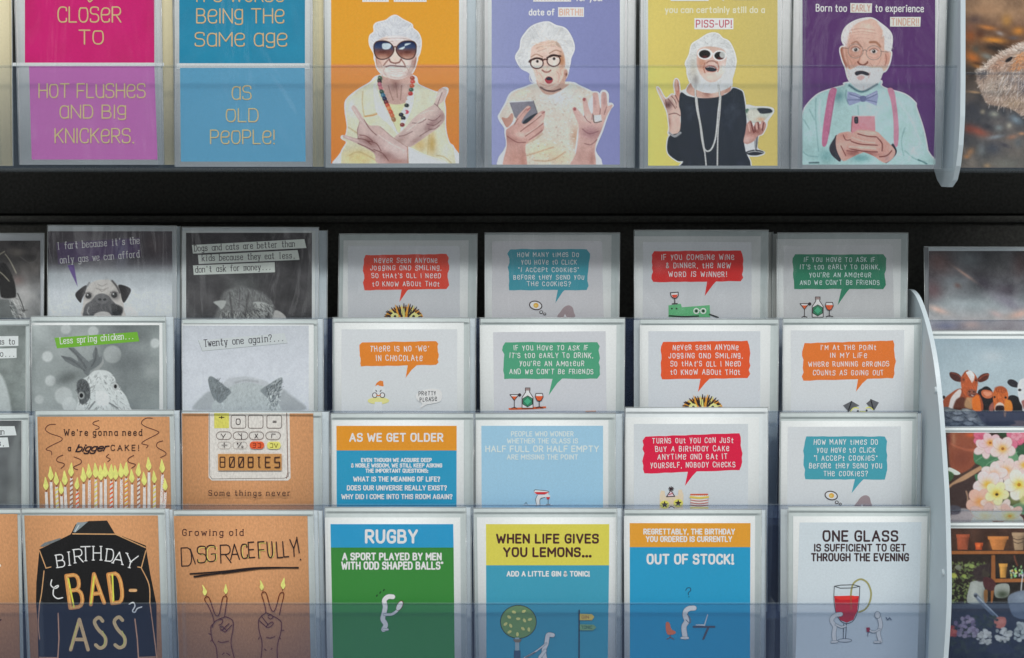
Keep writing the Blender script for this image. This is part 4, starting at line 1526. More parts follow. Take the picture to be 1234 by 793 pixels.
greeting("brown kraft card with an upside down drawn calculator and some things never", a,
         (218.7, 377.4, 498.4, 221, 378.5, YB[3]), (218.7, 495.2, 388, .5), D3, [(222, 496.5, 396)], "calculator kraft card", HOME, kraft=True, paper=KR)

# birthday bad-ass jacket
T = (0, 600, 4.109)
a = Art(D4, T, 'low', LY)
JB = (22, 21, 22)
a.poly("195,255 300,205 350,180 375,130 440,115 530,112 568,176 610,195 722,245 745,380 775,530 778,1000 196,1000 185,600 178,520 180,420", JB)
a.poly("198,240 220,222 300,198 300,206 215,242", (110, 116, 118)); a.poly("605,190 722,236 724,248 606,206", (12, 12, 12))
a.poly("382,122 436,118 372,172 362,168", (132, 142, 146)); a.line("372,166 392,134", 5, (180, 190, 192))
a.poly("442,116 528,112 564,174 372,176", (34, 32, 31))
JL = (194, 150, 106)
a.line("360,178 572,180", 6, JL); a.line("572,180 720,246", 5, JL); a.line("196,262 228,348 252,342", 5, JL); a.line("218,362 206,470 196,524", 5, JL, smooth=True); a.line("196,528 190,620 196,700", 5, (140, 112, 98), smooth=True)
a.line("722,262 700,345 682,342", 5, JL); a.line("700,348 738,430 742,522", 5, JL, smooth=True); a.line("743,527 768,720 776,800", 5, (140, 112, 98), smooth=True)
a.line("288,572 292,700 286,800", 6, (150, 120, 105)); a.line("668,600 680,700 686,800", 6, (150, 120, 105))
BW = (214, 226, 230)
for (ch, x, y, x1, h, rot) in (("B", 285, 345, 322, 62, 10), ("I", 342, 334, 348, 66, 6), ("R", 372, 322, 412, 66, 8), ("T", 402, 312, 448, 70, 2), ("H", 462, 308, 500, 68, 0), ("D", 524, 312, 558, 60, -8), ("A", 558, 322, 606, 58, -12), ("Y", 612, 338, 668, 66, -18)):
    a.text(ch, x, y, x1, h, 6.5, BW, 'serif', y1=y + math.tan(math.radians(-rot * .8)) * (x1 - x))
for (ch, x, y, x1, h) in (("B", 348, 545, 412, 160), ("A", 450, 528, 516, 148), ("D", 556, 522, 612, 144)):
    a.text(ch, x, y, x1, h, 19, (198, 136, 78), y1=y - 8)
    a.text(ch, x + 2, y, x1 + 2, h, 5, (214, 168, 100), y1=y - 8)
a.line("338,400 366,540", 8, (206, 204, 80)); a.line("466,390 450,526", 8, (206, 204, 80)); a.line("556,380 562,510", 8, (206, 204, 80))
a.line("645,458 672,458", 15, (206, 160, 112))
a.text("A", 350, 752, 436, 150, 17, (176, 140, 112)); a.line("384,620 352,742", 5, (170, 160, 96))
a.line("508,610 490,592 468,612 484,648 520,690 520,728 496,744 474,728", 17, (178, 143, 114), smooth=True)
a.line("606,606 588,590 566,612 582,650 616,690 616,728 592,742 570,728", 17, (178, 143, 114), smooth=True)
a.line("508,660 522,700 510,736", 5, (170, 160, 96), smooth=True); a.line("604,660 618,700 606,734", 5, (170, 160, 96), smooth=True)
a.line("256,406 252,432 272,448 288,440 286,434 268,446 264,480 284,498 310,494", 6, BW, smooth=True)
a.line("640,526 660,518 668,536 656,560 668,566 680,548 702,540", 6, BW, smooth=True)
a.line("196,790 286,792", 5, (140, 112, 98)); a.line("690,790 776,788", 5, (140, 112, 98))
greeting("brown kraft card of a black leather jacket lettered birthday bad-ass", a,
         (29.2, 190, 621.4, 39, 197, YB[4]), (25.5, 612.8, 199), D4, [(30, 613.5, 203), (33, 614.5, 207.5)], "black jacket kraft card", HOME, kraft=True, paper=KR)

# growing old disgracefully
T = (200, 600, 4.109)
a = Art(D4, T, 'low', LY)
a.text("Growing old", 82, 186, 382, 30, 5, (66, 34, 34), 'serif')
xs = ((78, 128, 338, 90), (142, 148, 328, 78), (158, 200, 322, 82), (200, 246, 316, 80), (272, 322, 322, 88), (320, 364, 306, 76), (374, 404, 300, 70), (412, 440, 296, 76), (460, 490, 298, 80), (506, 530, 296, 78), (552, 578, 296, 78), (584, 608, 292, 76), (618, 652, 290, 84), (660, 672, 306, 112))
for ch, (x0, x1, yb, h) in zip("DISGRACEFULLY!", xs):
    (a.text(ch, x0 + 5, yb - 2, x1 + 5, h * .9, 3, (214, 204, 110)) if ch in 'SGCFU' else None); a.text(ch, x0, yb, x1, h, 5.5, (40, 24, 28), y1=yb - 2)
a.line("120,376 280,364 450,346 655,346", 7, (30, 20, 22), smooth=True)
a.line("140,390 300,368 420,352 655,344", 9, (30, 20, 22), smooth=True, w2=5)
a.line("280,372 460,348", 10, (30, 20, 22))
HL = (70, 40, 40)
def vhand(dx, dy, s, pts):
    for p in pts: a.line([(x * s + dx, y + dy) for x, y in p], 4.2, HL, smooth=True, new=False)
a.up()
lh = [[(254, 800), (248, 740), (228, 700), (222, 640), (238, 612), (215, 545), (192, 505), (200, 490), (215, 498), (240, 570), (254, 584), (265, 570), (280, 498), (294, 486), (302, 498), (294, 560), (290, 590)],
      [(228, 640), (240, 614), (262, 602), (280, 604), (276, 622), (262, 630)], [(262, 600), (284, 592), (300, 590), (330, 608), (332, 650), (322, 720), (340, 800)],
      [(266, 640), (280, 636), (286, 648), (272, 656)], [(282, 650), (312, 622)], [(296, 662), (326, 630)], [(268, 648), (292, 664), (298, 654), (286, 646)],
      [(258, 710), (276, 716), (310, 710)], [(212, 672), (224, 678)], [(230, 700), (222, 710)], [(278, 776), (288, 768)], [(300, 768), (316, 780)]]
for p in lh: a.line(p, 4.2, HL, smooth=True, new=False)
rh = [[(470, 800), (476, 720), (462, 660), (458, 610), (474, 584), (494, 566), (486, 520), (474, 478), (484, 466), (498, 476), (516, 540), (530, 562), (544, 545), (562, 480), (576, 468), (584, 480), (570, 540), (562, 580)],
      [(494, 568), (520, 580), (556, 600), (572, 620), (568, 670), (552, 730), (552, 800)], [(462, 608), (498, 640)], [(476, 590), (506, 628)], [(506, 584), (520, 578), (530, 590), (518, 600), (506, 592)],
      [(496, 640), (504, 628), (526, 614), (530, 626), (512, 640), (496, 640)], [(498, 690), (516, 694), (540, 686)], [(572, 655), (584, 656)], [(560, 690), (568, 698)], [(488, 748), (496, 756)], [(520, 750), (526, 744)], [(462, 690), (458, 700)]]
for p in rh: a.line(p, 4.2, HL, smooth=True, new=False)
a.up()
for (x, y, h, l) in ((192, 482, 52, -12), (296, 474, 48, 0), (474, 456, 50, -8), (580, 450, 56, 6)): flame(a, x, y, h, l)
for (x, y) in ((200, 484), (296, 476), (480, 458), (577, 454)): a.line([(x, y), (x, y + 6)], 4, (120, 70, 50), new=False)
greeting("brown kraft card saying growing old disgracefully over two V sign hands with flames", a,
         (209.2, 370.4, 622, 218, 375.5, YB[4]), (208.5, 614.8, 378), D4, [(212, 615.5, 382.5), (214, 616, 388)], "disgracefully kraft card", HOME, kraft=True, paper=KR)

# kraft card cut by the left edge of the picture
a = Art(D4, (0, 600, 4.109), 'low', LY)
a.poly("-40,335 2,328 6,338 -20,350", (214, 206, 196))
a.line("-30,610 4,604", 8, (60, 40, 44))
greeting("plain brown kraft card cut off at the lower left corner", a,
         (-120, 20.7, 619.6, -116, 25, YB[4]), (-124, 613.2, 25), D4, [], "cut off kraft card", HOME, kraft=True, paper=KR)

# ------------------------------------------------------------------ black and white photo cards
MONO = "black and white animal photo cards"
# tier 1, far left: dark turkey like bird
T = (0, 260, 5.657)
cv = Cv(-60, 290, 48.6, 400, (60, 58, 58), .8, T, 5)
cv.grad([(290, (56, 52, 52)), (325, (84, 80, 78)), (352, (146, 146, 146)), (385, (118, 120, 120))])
cv.noise(22, (22, 21, 20), 3)
cv.glow(120, 250, 60, 30, (120, 112, 104), .7); cv.glow(210, 280, 60, 26, (44, 40, 40), .7); cv.glow(120, 440, 50, 40, (130, 104, 98), .5)
cv.poly("-10,350 40,330 95,440 110,540 90,560 20,560 0,520", (26, 24, 24), 2)
cv.poly("-60,590 20,570 90,590 120,680 100,760 -60,760", (96, 100, 100), 3)
cv.fur("60,560 120,560 170,640 160,700 90,700", 60, 5, 50, [(170, 172, 170), (40, 40, 40), (200, 202, 200)], .8, .8)
for p in ("36,262 70,310 110,390", "0,384 30,410 62,446", "0,262 30,244"): cv.line(p, 7, (176, 170, 150), 1.0, .8)
cv.line("120,530 150,600 165,650", 6, (36, 36, 36), 1); cv.line("140,280 200,320 250,300 268,240", 5, (110, 106, 104), 1.5, .7)
cv.noise(1.5, (4, 4, 4), 2); cv.noise(7, (4, 4, 4), 2)
a = Art(D1, T); a.canvas(cv)
greeting("dark animal photo card cut off at the left in the back tier", a,
         (-60, 48.8, 290, -60, 47, YB[1]), (-66, 281, 53.5), D1, [], "cut off dark animal card", MONO, paper=(206, 212, 217), env=(176, 180, 184))

# pug
T = (0, 260, 5.609)
cv = Cv(58, 278.7, 207.5, 400, (180, 186, 192), .6, T, 7)
cv.grad([(278, (66, 60, 66)), (305, (62, 56, 64)), (318, (96, 95, 101)), (330, (172, 178, 182)), (352, (202, 208, 213)), (400, (206, 212, 216))])  # top stops darkened: shelf shade and film reflection painted into the picture
cv.glow(660, 250, 200, 150, (170, 168, 172), .5)
cv.glow(1050, 200, 90, 90, (86, 74, 76), .6); cv.glow(380, 210, 60, 120, (78, 74, 78), .5)
cv.poly("380,185 945,150 948,275 395,325", (92, 72, 116), 3, .75, False)
cv.poly("455,335 500,330 524,478", (98, 74, 136), 1.2, .9, False)
cv.glow(820, 240, 50, 90, (120, 130, 170), .35)
cv.glow(870, 640, 60, 40, (216, 218, 220), .6)
cv.poly("575,525 600,470 650,438 720,432 775,450 812,500 830,560 840,640 830,690 570,690 560,610", (196, 192, 188), 1.2)
cv.fur("575,525 600,470 650,438 720,432 775,450 812,500 830,560 600,600", 240, 3, -80, [(212, 210, 206), (172, 168, 164), (190, 186, 180)], .6, .5)
for p in ("660,462 690,475 720,462", "650,490 690,500 730,488", "672,500 690,512 712,498"): cv.line(p, 5, (140, 134, 130), 1, .7)
cv.poly("508,535 540,495 585,470 575,520 555,560 543,588", (46, 44, 46), 1)
cv.poly("800,468 850,475 885,500 868,545 838,588 822,560 815,520", (42, 40, 42), 1)
cv.line("758,440 790,480 810,520", 12, (60, 58, 60), 1.5, .8); cv.line("604,452 580,490 562,530", 9, (90, 88, 88), 1.5, .7)
cv.poly("566,640 580,600 615,575 650,540 690,528 735,545 775,590 830,620 822,665 800,690 580,690", (82, 82, 84), 2)
cv.fur("570,650 590,600 650,545 700,532 740,555 820,620 815,690 580,690", 200, 3, 80, [(60, 60, 62), (118, 118, 120), (96, 96, 98)], .6, .6)
cv.poly("640,545 690,525 740,550 720,590 690,596 655,585", (104, 104, 106), 2); cv.ell(674, 566, 12, 8, (50, 50, 52), 1); cv.ell(708, 566, 12, 8, (50, 50, 52), 1)
cv.line("600,620 590,645 600,665", 8, (170, 170, 170), 1.5, .7); cv.poly("640,665 680,648 735,655 750,690 640,690", (186, 184, 182), 1.5)
cv.poly("755,595 815,620 825,660 765,668", (40, 40, 42), 2.5, .85)
cv.glow(600, 545, 34, 30, (92, 90, 90), .8); cv.glow(775, 538, 36, 32, (70, 68, 70), .9)
for (x, y) in ((598, 542), (772, 536)):
    cv.ell(x, y, 20, 19, (18, 18, 20), 1); cv.ell(x - 6, y - 7, 5, 5, (214, 216, 218), .8)
    cv.line([(x - 24, y - 16), (x, y - 24), (x + 22, y - 14)], 5, (70, 66, 66), 1, .8)
cv.noise(1.5, (4, 4, 4), 2); cv.noise(7, (4, 4, 4), 2)
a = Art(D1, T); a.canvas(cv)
a.text("I fart because it's the", 384, 228, 946, 46, 6.5, (214, 212, 220), 'type', y1=188)
a.text("only gas we can afford", 404, 322, 946, 46, 6.5, (214, 212, 220), 'type', y1=280)
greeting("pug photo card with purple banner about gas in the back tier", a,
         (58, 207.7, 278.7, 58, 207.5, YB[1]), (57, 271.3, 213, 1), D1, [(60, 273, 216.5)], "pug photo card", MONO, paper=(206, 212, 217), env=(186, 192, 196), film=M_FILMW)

# dogs and cats
T = (200, 260, 5.609)
cv = Cv(224.2, 280.5, 375.8, 400, (84, 83, 86), .6, T, 11)
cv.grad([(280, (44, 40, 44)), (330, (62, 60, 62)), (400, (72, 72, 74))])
cv.noise(26, (14, 14, 14), 3)
cv.glow(520, 470, 120, 70, (110, 114, 112), .6)
cv.poly("360,600 390,520 450,490 520,480 590,500 660,530 720,590 735,690 740,760 350,760", (112, 114, 114), 6)
cv.fur("360,600 390,520 450,490 520,470 590,490 690,540 740,640 735,720 350,720", 500, 5, lambda x, y: 80, [(70, 70, 72), (150, 154, 152), (96, 98, 98), (128, 130, 130)], .8, .6)
cv.poly("322,582 405,575 380,632 352,610", (168, 172, 170), 2); cv.poly("590,585 672,590 660,625 625,640", (168, 172, 170), 2)
cv.line("430,520 440,600 450,670", 9, (62, 60, 62), 2, .7); cv.line("560,520 545,600 540,670", 9, (62, 60, 62), 2, .7); cv.line("500,500 495,620", 8, (72, 70, 72), 2, .6)
cv.fur("600,590 700,600 730,690 590,690", 110, 5, 60, [(40, 40, 42), (176, 180, 178)], .8, .7)
cv.fur("360,640 600,640 600,690 360,690", 110, 4, 90, [(190, 194, 190), (60, 60, 62)], .8, .7)
cv.poly("735,640 810,682 800,760 730,760", (176, 176, 174), 2)
cv.noise(1.5, (4, 4, 4), 2); cv.noise(7, (4, 4, 4), 2)
a = Art(D1, T); a.canvas(cv)
for (p, t, x0, y0, x1, y1) in (("176,198 935,158 950,218 182,256", "Dogs and cats are better than", 190, 240, 874, 208),
                               ("216,266 890,232 903,298 222,326", "kids because they eat less,", 240, 306, 878, 286),
                               ("182,336 735,314 737,382 188,400", "don't ask for money...", 196, 384, 714, 362)):
    a.poly(p, (196, 202, 196)); a.text(t, x0, y0, x1, 40, 6, (40, 38, 44), 'type', y1=y1)
greeting("dark grey cat photo card in the back tier with three typed label strips", a,
         (219.5, 380, 278, 219.5, 379, YB[1]), (218.7, 273.6, 384.5, .3), D1, [(222, 278, 394)], "dogs and cats photo card", MONO, paper=(206, 212, 217), env=(196, 203, 208), film=M_FILMW)

# tier 2 far left
T = (0, 370, 5.609)
cv = Cv(-60, 392, 31, 520, (120, 128, 126), .8, T, 13)
cv.noise(24, (16, 17, 17), 3); cv.glow(60, 390, 60, 60, (150, 158, 156), .6); cv.poly("-100,440 0,450 50,560 80,720 80,860 -100,860", (176, 184, 184), 4)
cv.noise(1.5, (4, 4, 4), 2); cv.noise(7, (3, 3, 3), 2)
a = Art(D2, T); a.canvas(cv)
a.poly("-60,198 124,196 124,262 -60,268", (206, 212, 212)); a.text("it has to", -110, 252, 102, 38, 6, (40, 38, 44), 'type')
a.poly("-60,282 112,278 112,344 -60,350", (206, 212, 212)); a.text("so...", -30, 334, 106, 38, 6, (40, 38, 44), 'type')
greeting("grey photo card with typed labels cut off at the left in the second tier", a,
         (-60, 31, 391.8, -60, 32.5, YB[2]), (-66, 386, 36.2, -1), D2, [], "cut off grey label card", MONO)

# spring chicken
T = (0, 370, 5.609)
cv = Cv(38.5, 391.8, 192, 512, (150, 158, 158), .55, T, 17)
cv.grad([(38, (160, 168, 168)), (100, (146, 153, 153)), (150, (112, 119, 120)), (195, (132, 140, 140))], 'x')
cv.noise(30, (16, 16, 16), 2)
for (x, y, r, v) in ((320, 335, 36, 196), (340, 498, 36, 196), (445, 150, 34, 180), (630, 165, 36, 186), (1048, 245, 32, 198), (760, 320, 60, 172), (430, 600, 60, 186), (470, 660, 50, 194), (265, 625, 30, 180)):
    cv.ell(x, y, r, r, (v, v + 6, v + 6), 3, .75)
cv.glow(450, 480, 90, 40, (88, 94, 94), .8, -20); cv.glow(900, 370, 140, 90, (92, 98, 100), .6); cv.glow(1020, 430, 60, 60, (160, 166, 166), .6); cv.glow(870, 200, 120, 40, (86, 90, 92), .7)
CO = (104, 110, 112)
cv.poly("410,328 480,340 530,370 515,320 460,275 500,275 545,320 600,370 630,350 625,320 645,265 660,290 668,340 690,328 696,350 670,395 610,430 600,470 570,450 560,425 500,400 440,365", CO, 1.2, 1, False)
cv.line("470,280 540,350 580,410", 9, (70, 74, 76), 2, .7); cv.line("650,280 645,350 620,400", 8, (66, 70, 72), 2, .7); cv.line("420,335 500,370 570,430", 8, (72, 76, 78), 2, .6)
cv.poly("690,335 690,370 640,420 610,470 680,490 660,440 700,380", (150, 154, 154), 1.5)
cv.poly("520,540 530,500 590,470 640,430 720,430 770,470 800,540 850,600 880,680 890,760 530,760 525,640", (196, 202, 202), 1.5)
cv.fur("560,500 640,440 720,432 770,470 850,610 885,720 570,720", 420, 4, lambda x, y: 60 if x > 120 else 120, [(222, 228, 228), (150, 156, 156), (92, 96, 98), (206, 212, 212)], .7, .7)
cv.poly("520,510 560,485 600,520 610,600 580,650 545,650 525,590", (84, 88, 90), 2)
cv.fur("520,510 560,485 600,520 605,610 575,660 535,650", 120, 3, 100, [(40, 42, 44), (130, 136, 136), (70, 74, 76)], .7, .7)
cv.ell(550, 598, 22, 26, (150, 154, 154), 1.2); cv.ell(550, 598, 12, 15, (16, 16, 18), 1)
cv.ell(780, 538, 24, 26, (176, 180, 180), 1.2); cv.ell(780, 537, 10, 13, (22, 20, 22), 1); cv.line("750,520 780,506 806,530", 4, (110, 114, 114), 1, .8)
cv.poly("650,570 700,570 740,610 730,660 660,665 645,620", (208, 212, 212), 2.5); cv.line("640,640 600,690", 8, (84, 88, 90), 1.5, .8); cv.line("740,650 790,680", 9, (84, 88, 90), 1.5, .8)
cv.noise(1.5, (4, 4, 4), 2); cv.noise(7, (3, 3, 3), 2)
a = Art(D2, T); a.canvas(cv)
a.poly("368,208 928,168 942,232 385,280", (106, 166, 48)); a.text("Less spring chicken...", 404, 250, 908, 42, 6.5, (226, 234, 222), 'type', y1=212)
greeting("blurred grey photo card of a crested chicken with a green spring chicken label", a,
         (37.5, 195.5, 389, 41, 198, YB[2]), (36.7, 381, 200), D2, [(42, 382, 208.5)], "spring chicken card", MONO)

# twenty one again
T = (200, 370, 5.609)
cv = Cv(219.8, 392.3, 372, 512, (194, 199, 207), .55, T, 19)
cv.grad([(392, (184, 189, 196)), (430, (194, 199, 207)), (512, (202, 207, 214))])
cv.poly("180,690 250,600 300,570 340,600 350,690", (162, 168, 172), 4); cv.poly("780,560 850,600 950,690 760,700", (158, 164, 168), 5)
cv.poly("400,500 450,478 540,470 640,490 690,510 700,560 400,560", (178, 183, 188), 3); cv.line("470,512 540,496 620,505", 9, (130, 134, 138), 3, .6)
cv.poly("310,700 320,640 390,570 450,530 520,512 600,515 660,540 740,580 760,640 755,740 315,740", (172, 180, 182), 2)
cv.fur("310,700 320,640 390,570 450,530 520,512 600,515 660,540 740,580 755,690 320,690", 520, 3.2, -85, [(196, 204, 206), (140, 148, 150), (180, 188, 190), (156, 164, 166)], .6, .6)
cv.poly("286,490 300,468 330,480 380,520 440,570 420,600 370,650 330,620 300,560", (118, 126, 130), 1.5)
cv.fur("292,500 330,490 420,570 370,640 320,600", 150, 4, -60, [(78, 84, 88), (150, 158, 160), (104, 110, 114)], .6, .7)
cv.poly("640,560 700,520 780,475 784,520 768,580 755,660 720,670 690,620 660,590", (126, 134, 138), 1.5)
cv.fur("660,560 775,485 770,570 730,660 690,610", 150, 4, -50, [(60, 66, 70), (196, 202, 204), (98, 104, 108)], .7, .8)
cv.line("286,490 300,560 330,630", 4, (90, 98, 102), 1, .7); cv.fur("690,590 760,590 755,690 700,680", 70, 4, 100, [(220, 226, 226), (100, 108, 112)], .7, .7)
cv.noise(1.5, (4, 4, 4), 2); cv.noise(7, (3, 3, 3), 2)
a = Art(D2, T); a.canvas(cv)
a.poly("218,226 800,176 822,240 246,298", (190, 196, 198)); a.line("218,226 246,298 822,244", 2.5, (138, 146, 148))
a.text("Twenty one again?...", 256, 268, 802, 46, 6.8, (42, 40, 52), 'type', y1=226)
greeting("pale kitten ears photo card asking twenty one again in typewriter letters", a,
         (219.2, 378, 389.5, 221, 378.5, YB[2]), (218.7, 384.5, 382.7, .3), D2, [(222, 384.5, 389)], "kitten ears card", MONO)

# tier 3 far left
T = (0, 480, 5.609)
cv = Cv(-60, 506.8, 26, 640, (92, 96, 98), .8, T, 23)
cv.noise(26, (14, 15, 15), 3); cv.poly("60,420 130,180 150,180 110,480 120,720 60,720", (120, 126, 126), 6, .6); cv.glow(40, 560, 60, 80, (74, 78, 80), .7); cv.glow(90, 660, 30, 60, (120, 126, 126), .5)
a = Art(D3, T); a.canvas(cv)
a.poly("-90,190 98,188 112,250 -90,256", (206, 212, 214)); a.text("cats can", -175, 244, 32, 38, 6, (40, 38, 44), 'type')
a.poly("-90,268 52,264 62,330 -90,336", (206, 212, 214)); a.text("less,", -96, 320, 36, 38, 6, (40, 38, 44), 'type')
greeting("dark grey photo card with typed labels cut off at the left in the third tier", a,
         (-60, 26.4, 506.5, -60, 26.6, YB[3]), (-66, 499.6, 35, -1.5), D3, [(-60, 501, 39, 'edge', (150, 160, 168))], "third tier cut off label card", MONO)

# ------------------------------------------------------------------ upper shelf
UY = 80
UB = 199
GOLD = (232, 184, 134)
UG = "cards standing on the upper shelf"
CREAM = (214, 202, 168)


def foil(a, t, x0, y, x1, cap, w, y1=None):
    a.text(t, x0 + 1.2, y + 1.2, x1 + 1.2, cap, w * .6, (190, 142, 104), 'deco', y1=None if y1 is None else y1 + 1)  # offset darker copy paints a drop shadow behind the gold letters
    a.text(t, x0, y, x1, cap, w * .8, GOLD, 'deco', y1=y1, foil=True)


# cream edge at the far left
a = Art(DU, (0, 0, 1), 'top', UY)
greeting("cream envelope edge cut off at the upper left corner", a, (-80, 11, -60, -80, 13, 200), (-84, -62, 14), DU, [], "cream edge", UG, paper=CREAM, env=CREAM)

T = (0, 0, 2.833)
a = Art(DU, T, 'top', UY)
cv = Cv(30, -60, 186, 76, (200, 6, 108), 1.0, T, 31)
cv.noise(30, (5, 4, 5), 2)
a.canvas(cv)
a.rect(40, 214, 560, 226, WHITE)
a.poly("99,226 527,226 538,545 108,545", (170, 98, 164))
foil(a, "CLoSeR", 198, 75, 412, 51, 5.5); foil(a, "To", 270, 150, 352, 47, 5.5)
a.line([(298, -6), (306, 6), (318, -4)], 5, GOLD, smooth=True, foil=True)
foil(a, "HoT FLuSHeS", 133, 333, 495, 47, 5); foil(a, "aND BIg", 205, 403, 428, 44, 5); foil(a, "KNICKeRS.", 188, 487, 456, 48, 5)
greeting("magenta and lilac card in gold letters about hot flushes and big knickers", a,
         (18.5, 192, -60, 26, 196, 198.6), (15.5, -62, 194), DU, [(23, -60, 206.5, "cream edge", CREAM)], "hot flushes card", UG, film=M_FILMW, env=(224, 226, 228))

T = (200, 0, 2.833)
a = Art(DU, T, 'top', UY)
cv = Cv(216, -60, 367.5, 77, (20, 132, 168), 1.0, T, 33)
cv.noise(30, (4, 5, 5), 2)
a.canvas(cv)
a.rect(36, 216, 490, 236, WHITE)
a.poly("48,232 474,232 477,552 51,552", (84, 148, 182))
foil(a, "IT'S WoRSe", 104, 5, 400, 50, 5); foil(a, "BeINg THe", 105, 78, 402, 48, 5); foil(a, "SaMe age", 100, 157, 412, 46, 5)
foil(a, "aS", 226, 339, 290, 46, 4.5); foil(a, "oLD", 206, 415, 314, 44, 4.5); foil(a, "PeoPLe!", 152, 490, 370, 46, 4.5)
greeting("two tone blue card in gold letters about being the same age as old people", a,
         (210, 374.5, -60, 211.5, 374.5, 201), (208.8, -62, 377), DU, [(212, -60, 390, "cream edge", CREAM)], "blue old people card", UG, film=M_FILMW, env=(224, 226, 228))

# ---- portrait cut outs. Upper half of each is drawn on the crop (x0, 0, 6.856), lower half on (x0, 100, 6.856)
ZS = 6.8556
SK = (214, 182, 170)


def outline(cv, p, T, w=1.6):
    cv.T = T
    cv.poly(p, (226, 228, 232), .8, grow=w)


def wrinkle(cv, lines, w, col, al=.6, soft=1.0):
    for p in lines: cv.line(p, w, col, soft, al)


# orange: crossed arms and big sunglasses
TA = (395, 0, ZS); TB = (395, 100, ZS)
cv = Cv(399, -60, 553.2, 197, (240, 150, 34), .62, TA, 41)
cv.grad([(-60, (238, 148, 36)), (76, (236, 150, 42)), (80, (232, 128, 70)), (130, (234, 124, 48)), (197, (232, 116, 44))])
BG0 = cv.C.copy()
HAIR = "385,215 410,190 480,172 525,140 565,132 620,165 690,202 700,235 745,275 768,340 760,420 740,470 700,520 420,520 385,440 350,370 350,300 385,265"
FACE = "398,390 420,330 500,300 620,300 700,335 728,420 735,480 722,545 695,600 640,640 590,656 540,654 480,632 432,592 405,550 395,480"
JKT = "430,-60 350,0 250,60 155,142 148,230 158,300 165,370 150,440 122,440 118,456 160,490 112,580 110,720 1065,720 1040,540 1000,495 970,380 968,220 960,140 990,60 965,42 930,60 900,80 780,32 740,5 700,-60"
outline(cv, JKT, TB, 1.4); outline(cv, FACE, TA, 1.4); outline(cv, HAIR, TA, 1.4)
cv.T = TB
cv.poly(JKT, (206, 205, 180), .8, smooth=False)
cv.setclip(JKT, .8, False)
cv.glow(260, 620, 170, 90, (210, 184, 110), .75); cv.glow(300, 330, 90, 90, (226, 214, 170), .7); cv.glow(860, 500, 40, 110, (196, 158, 80), .8); cv.glow(760, 510, 70, 70, (204, 168, 96), .7)
cv.glow(560, 60, 260, 60, (206, 204, 186), .5); cv.glow(980, 560, 60, 110, (222, 220, 196), .6); cv.glow(190, 200, 50, 90, (224, 224, 206), .6)
wrinkle(cv, ("290,70 285,160 300,270", "300,278 360,262 440,238", "840,420 830,520 825,590", "180,600 260,570 400,640", "900,600 960,610 1020,660", "240,480 330,520 420,600", "160,360 250,420 300,470"), 9, (186, 160, 104), .6, 1.4)
cv.line("310,276 380,266 438,240", 9, (206, 130, 60), 1.2, .8); cv.line("486,300 502,280", 12, (200, 130, 80), 1.2, .7)
cv.setclip(None)
cv.T = TB
cv.poly("500,150 640,150 640,260 600,400 580,420 540,300", (226, 210, 158), 1, 1, False)
cv.T = TA
cv.poly("445,590 480,640 690,600 690,760 640,850 500,850 455,720", (194, 158, 148), 1.2)
cv.T = TB
cv.setclip("445,-40 690,-40 660,130 600,165 520,160 470,80", 1)
cv.glow(560, 20, 40, 50, (140, 96, 90), .7); cv.glow(640, 60, 40, 60, (206, 176, 166), .6)
wrinkle(cv, ("560,0 570,60 575,120", "500,20 520,90 540,140", "610,20 605,90 600,140"), 7, (138, 96, 90), .6)
cv.setclip(None)
# collar lapels
cv.poly("432,-40 400,20 420,90 470,200 540,330 585,410 575,420 500,340 400,240 380,100 380,10", (222, 220, 198), 1)
cv.poly("705,-40 715,60 700,200 640,330 610,420 600,380 640,250 690,90", (224, 222, 202), 1)
cv.line("440,100 500,230 580,410", 4, (176, 160, 116), 1, .7)
for (x, y, c) in ((432, -40, (96, 120, 100)), (428, -14, (80, 70, 60)), (430, 14, (190, 110, 130)), (438, 44, (210, 120, 130)), (446, 74, (70, 100, 90)), (458, 104, (70, 130, 160)), (470, 132, (50, 60, 100)), (482, 160, (120, 50, 46)), (494, 186, (206, 80, 50)), (506, 212, (226, 130, 70)), (520, 240, (214, 90, 60)), (532, 268, (206, 110, 70)), (544, 300, (170, 120, 80))):
    cv.ell(x, y, 23, 18, c, 1.2, 1, 60); cv.ell(x - 6, y - 5, 6, 4, (226, 220, 210), 1, .4)
for (x, y, c) in ((700, -40, (170, 80, 60)), (702, -10, (206, 80, 70)), (696, 24, (210, 92, 60)), (690, 56, (74, 110, 96)), (684, 88, (196, 60, 56)), (674, 124, (224, 226, 226)), (664, 156, (216, 216, 220)), (652, 186, (60, 70, 64)), (640, 216, (206, 206, 210)), (650, 240, (200, 80, 100)), (626, 240, (216, 214, 216)), (606, 262, (40, 40, 46)), (624, 290, (60, 60, 66)), (622, 320, (220, 220, 222)), (616, 346, (150, 70, 70))):
    cv.ell(x, y, 20, 17, c, 1.2); cv.ell(x - 5, y - 5, 5, 4, (236, 234, 230), 1, .4)
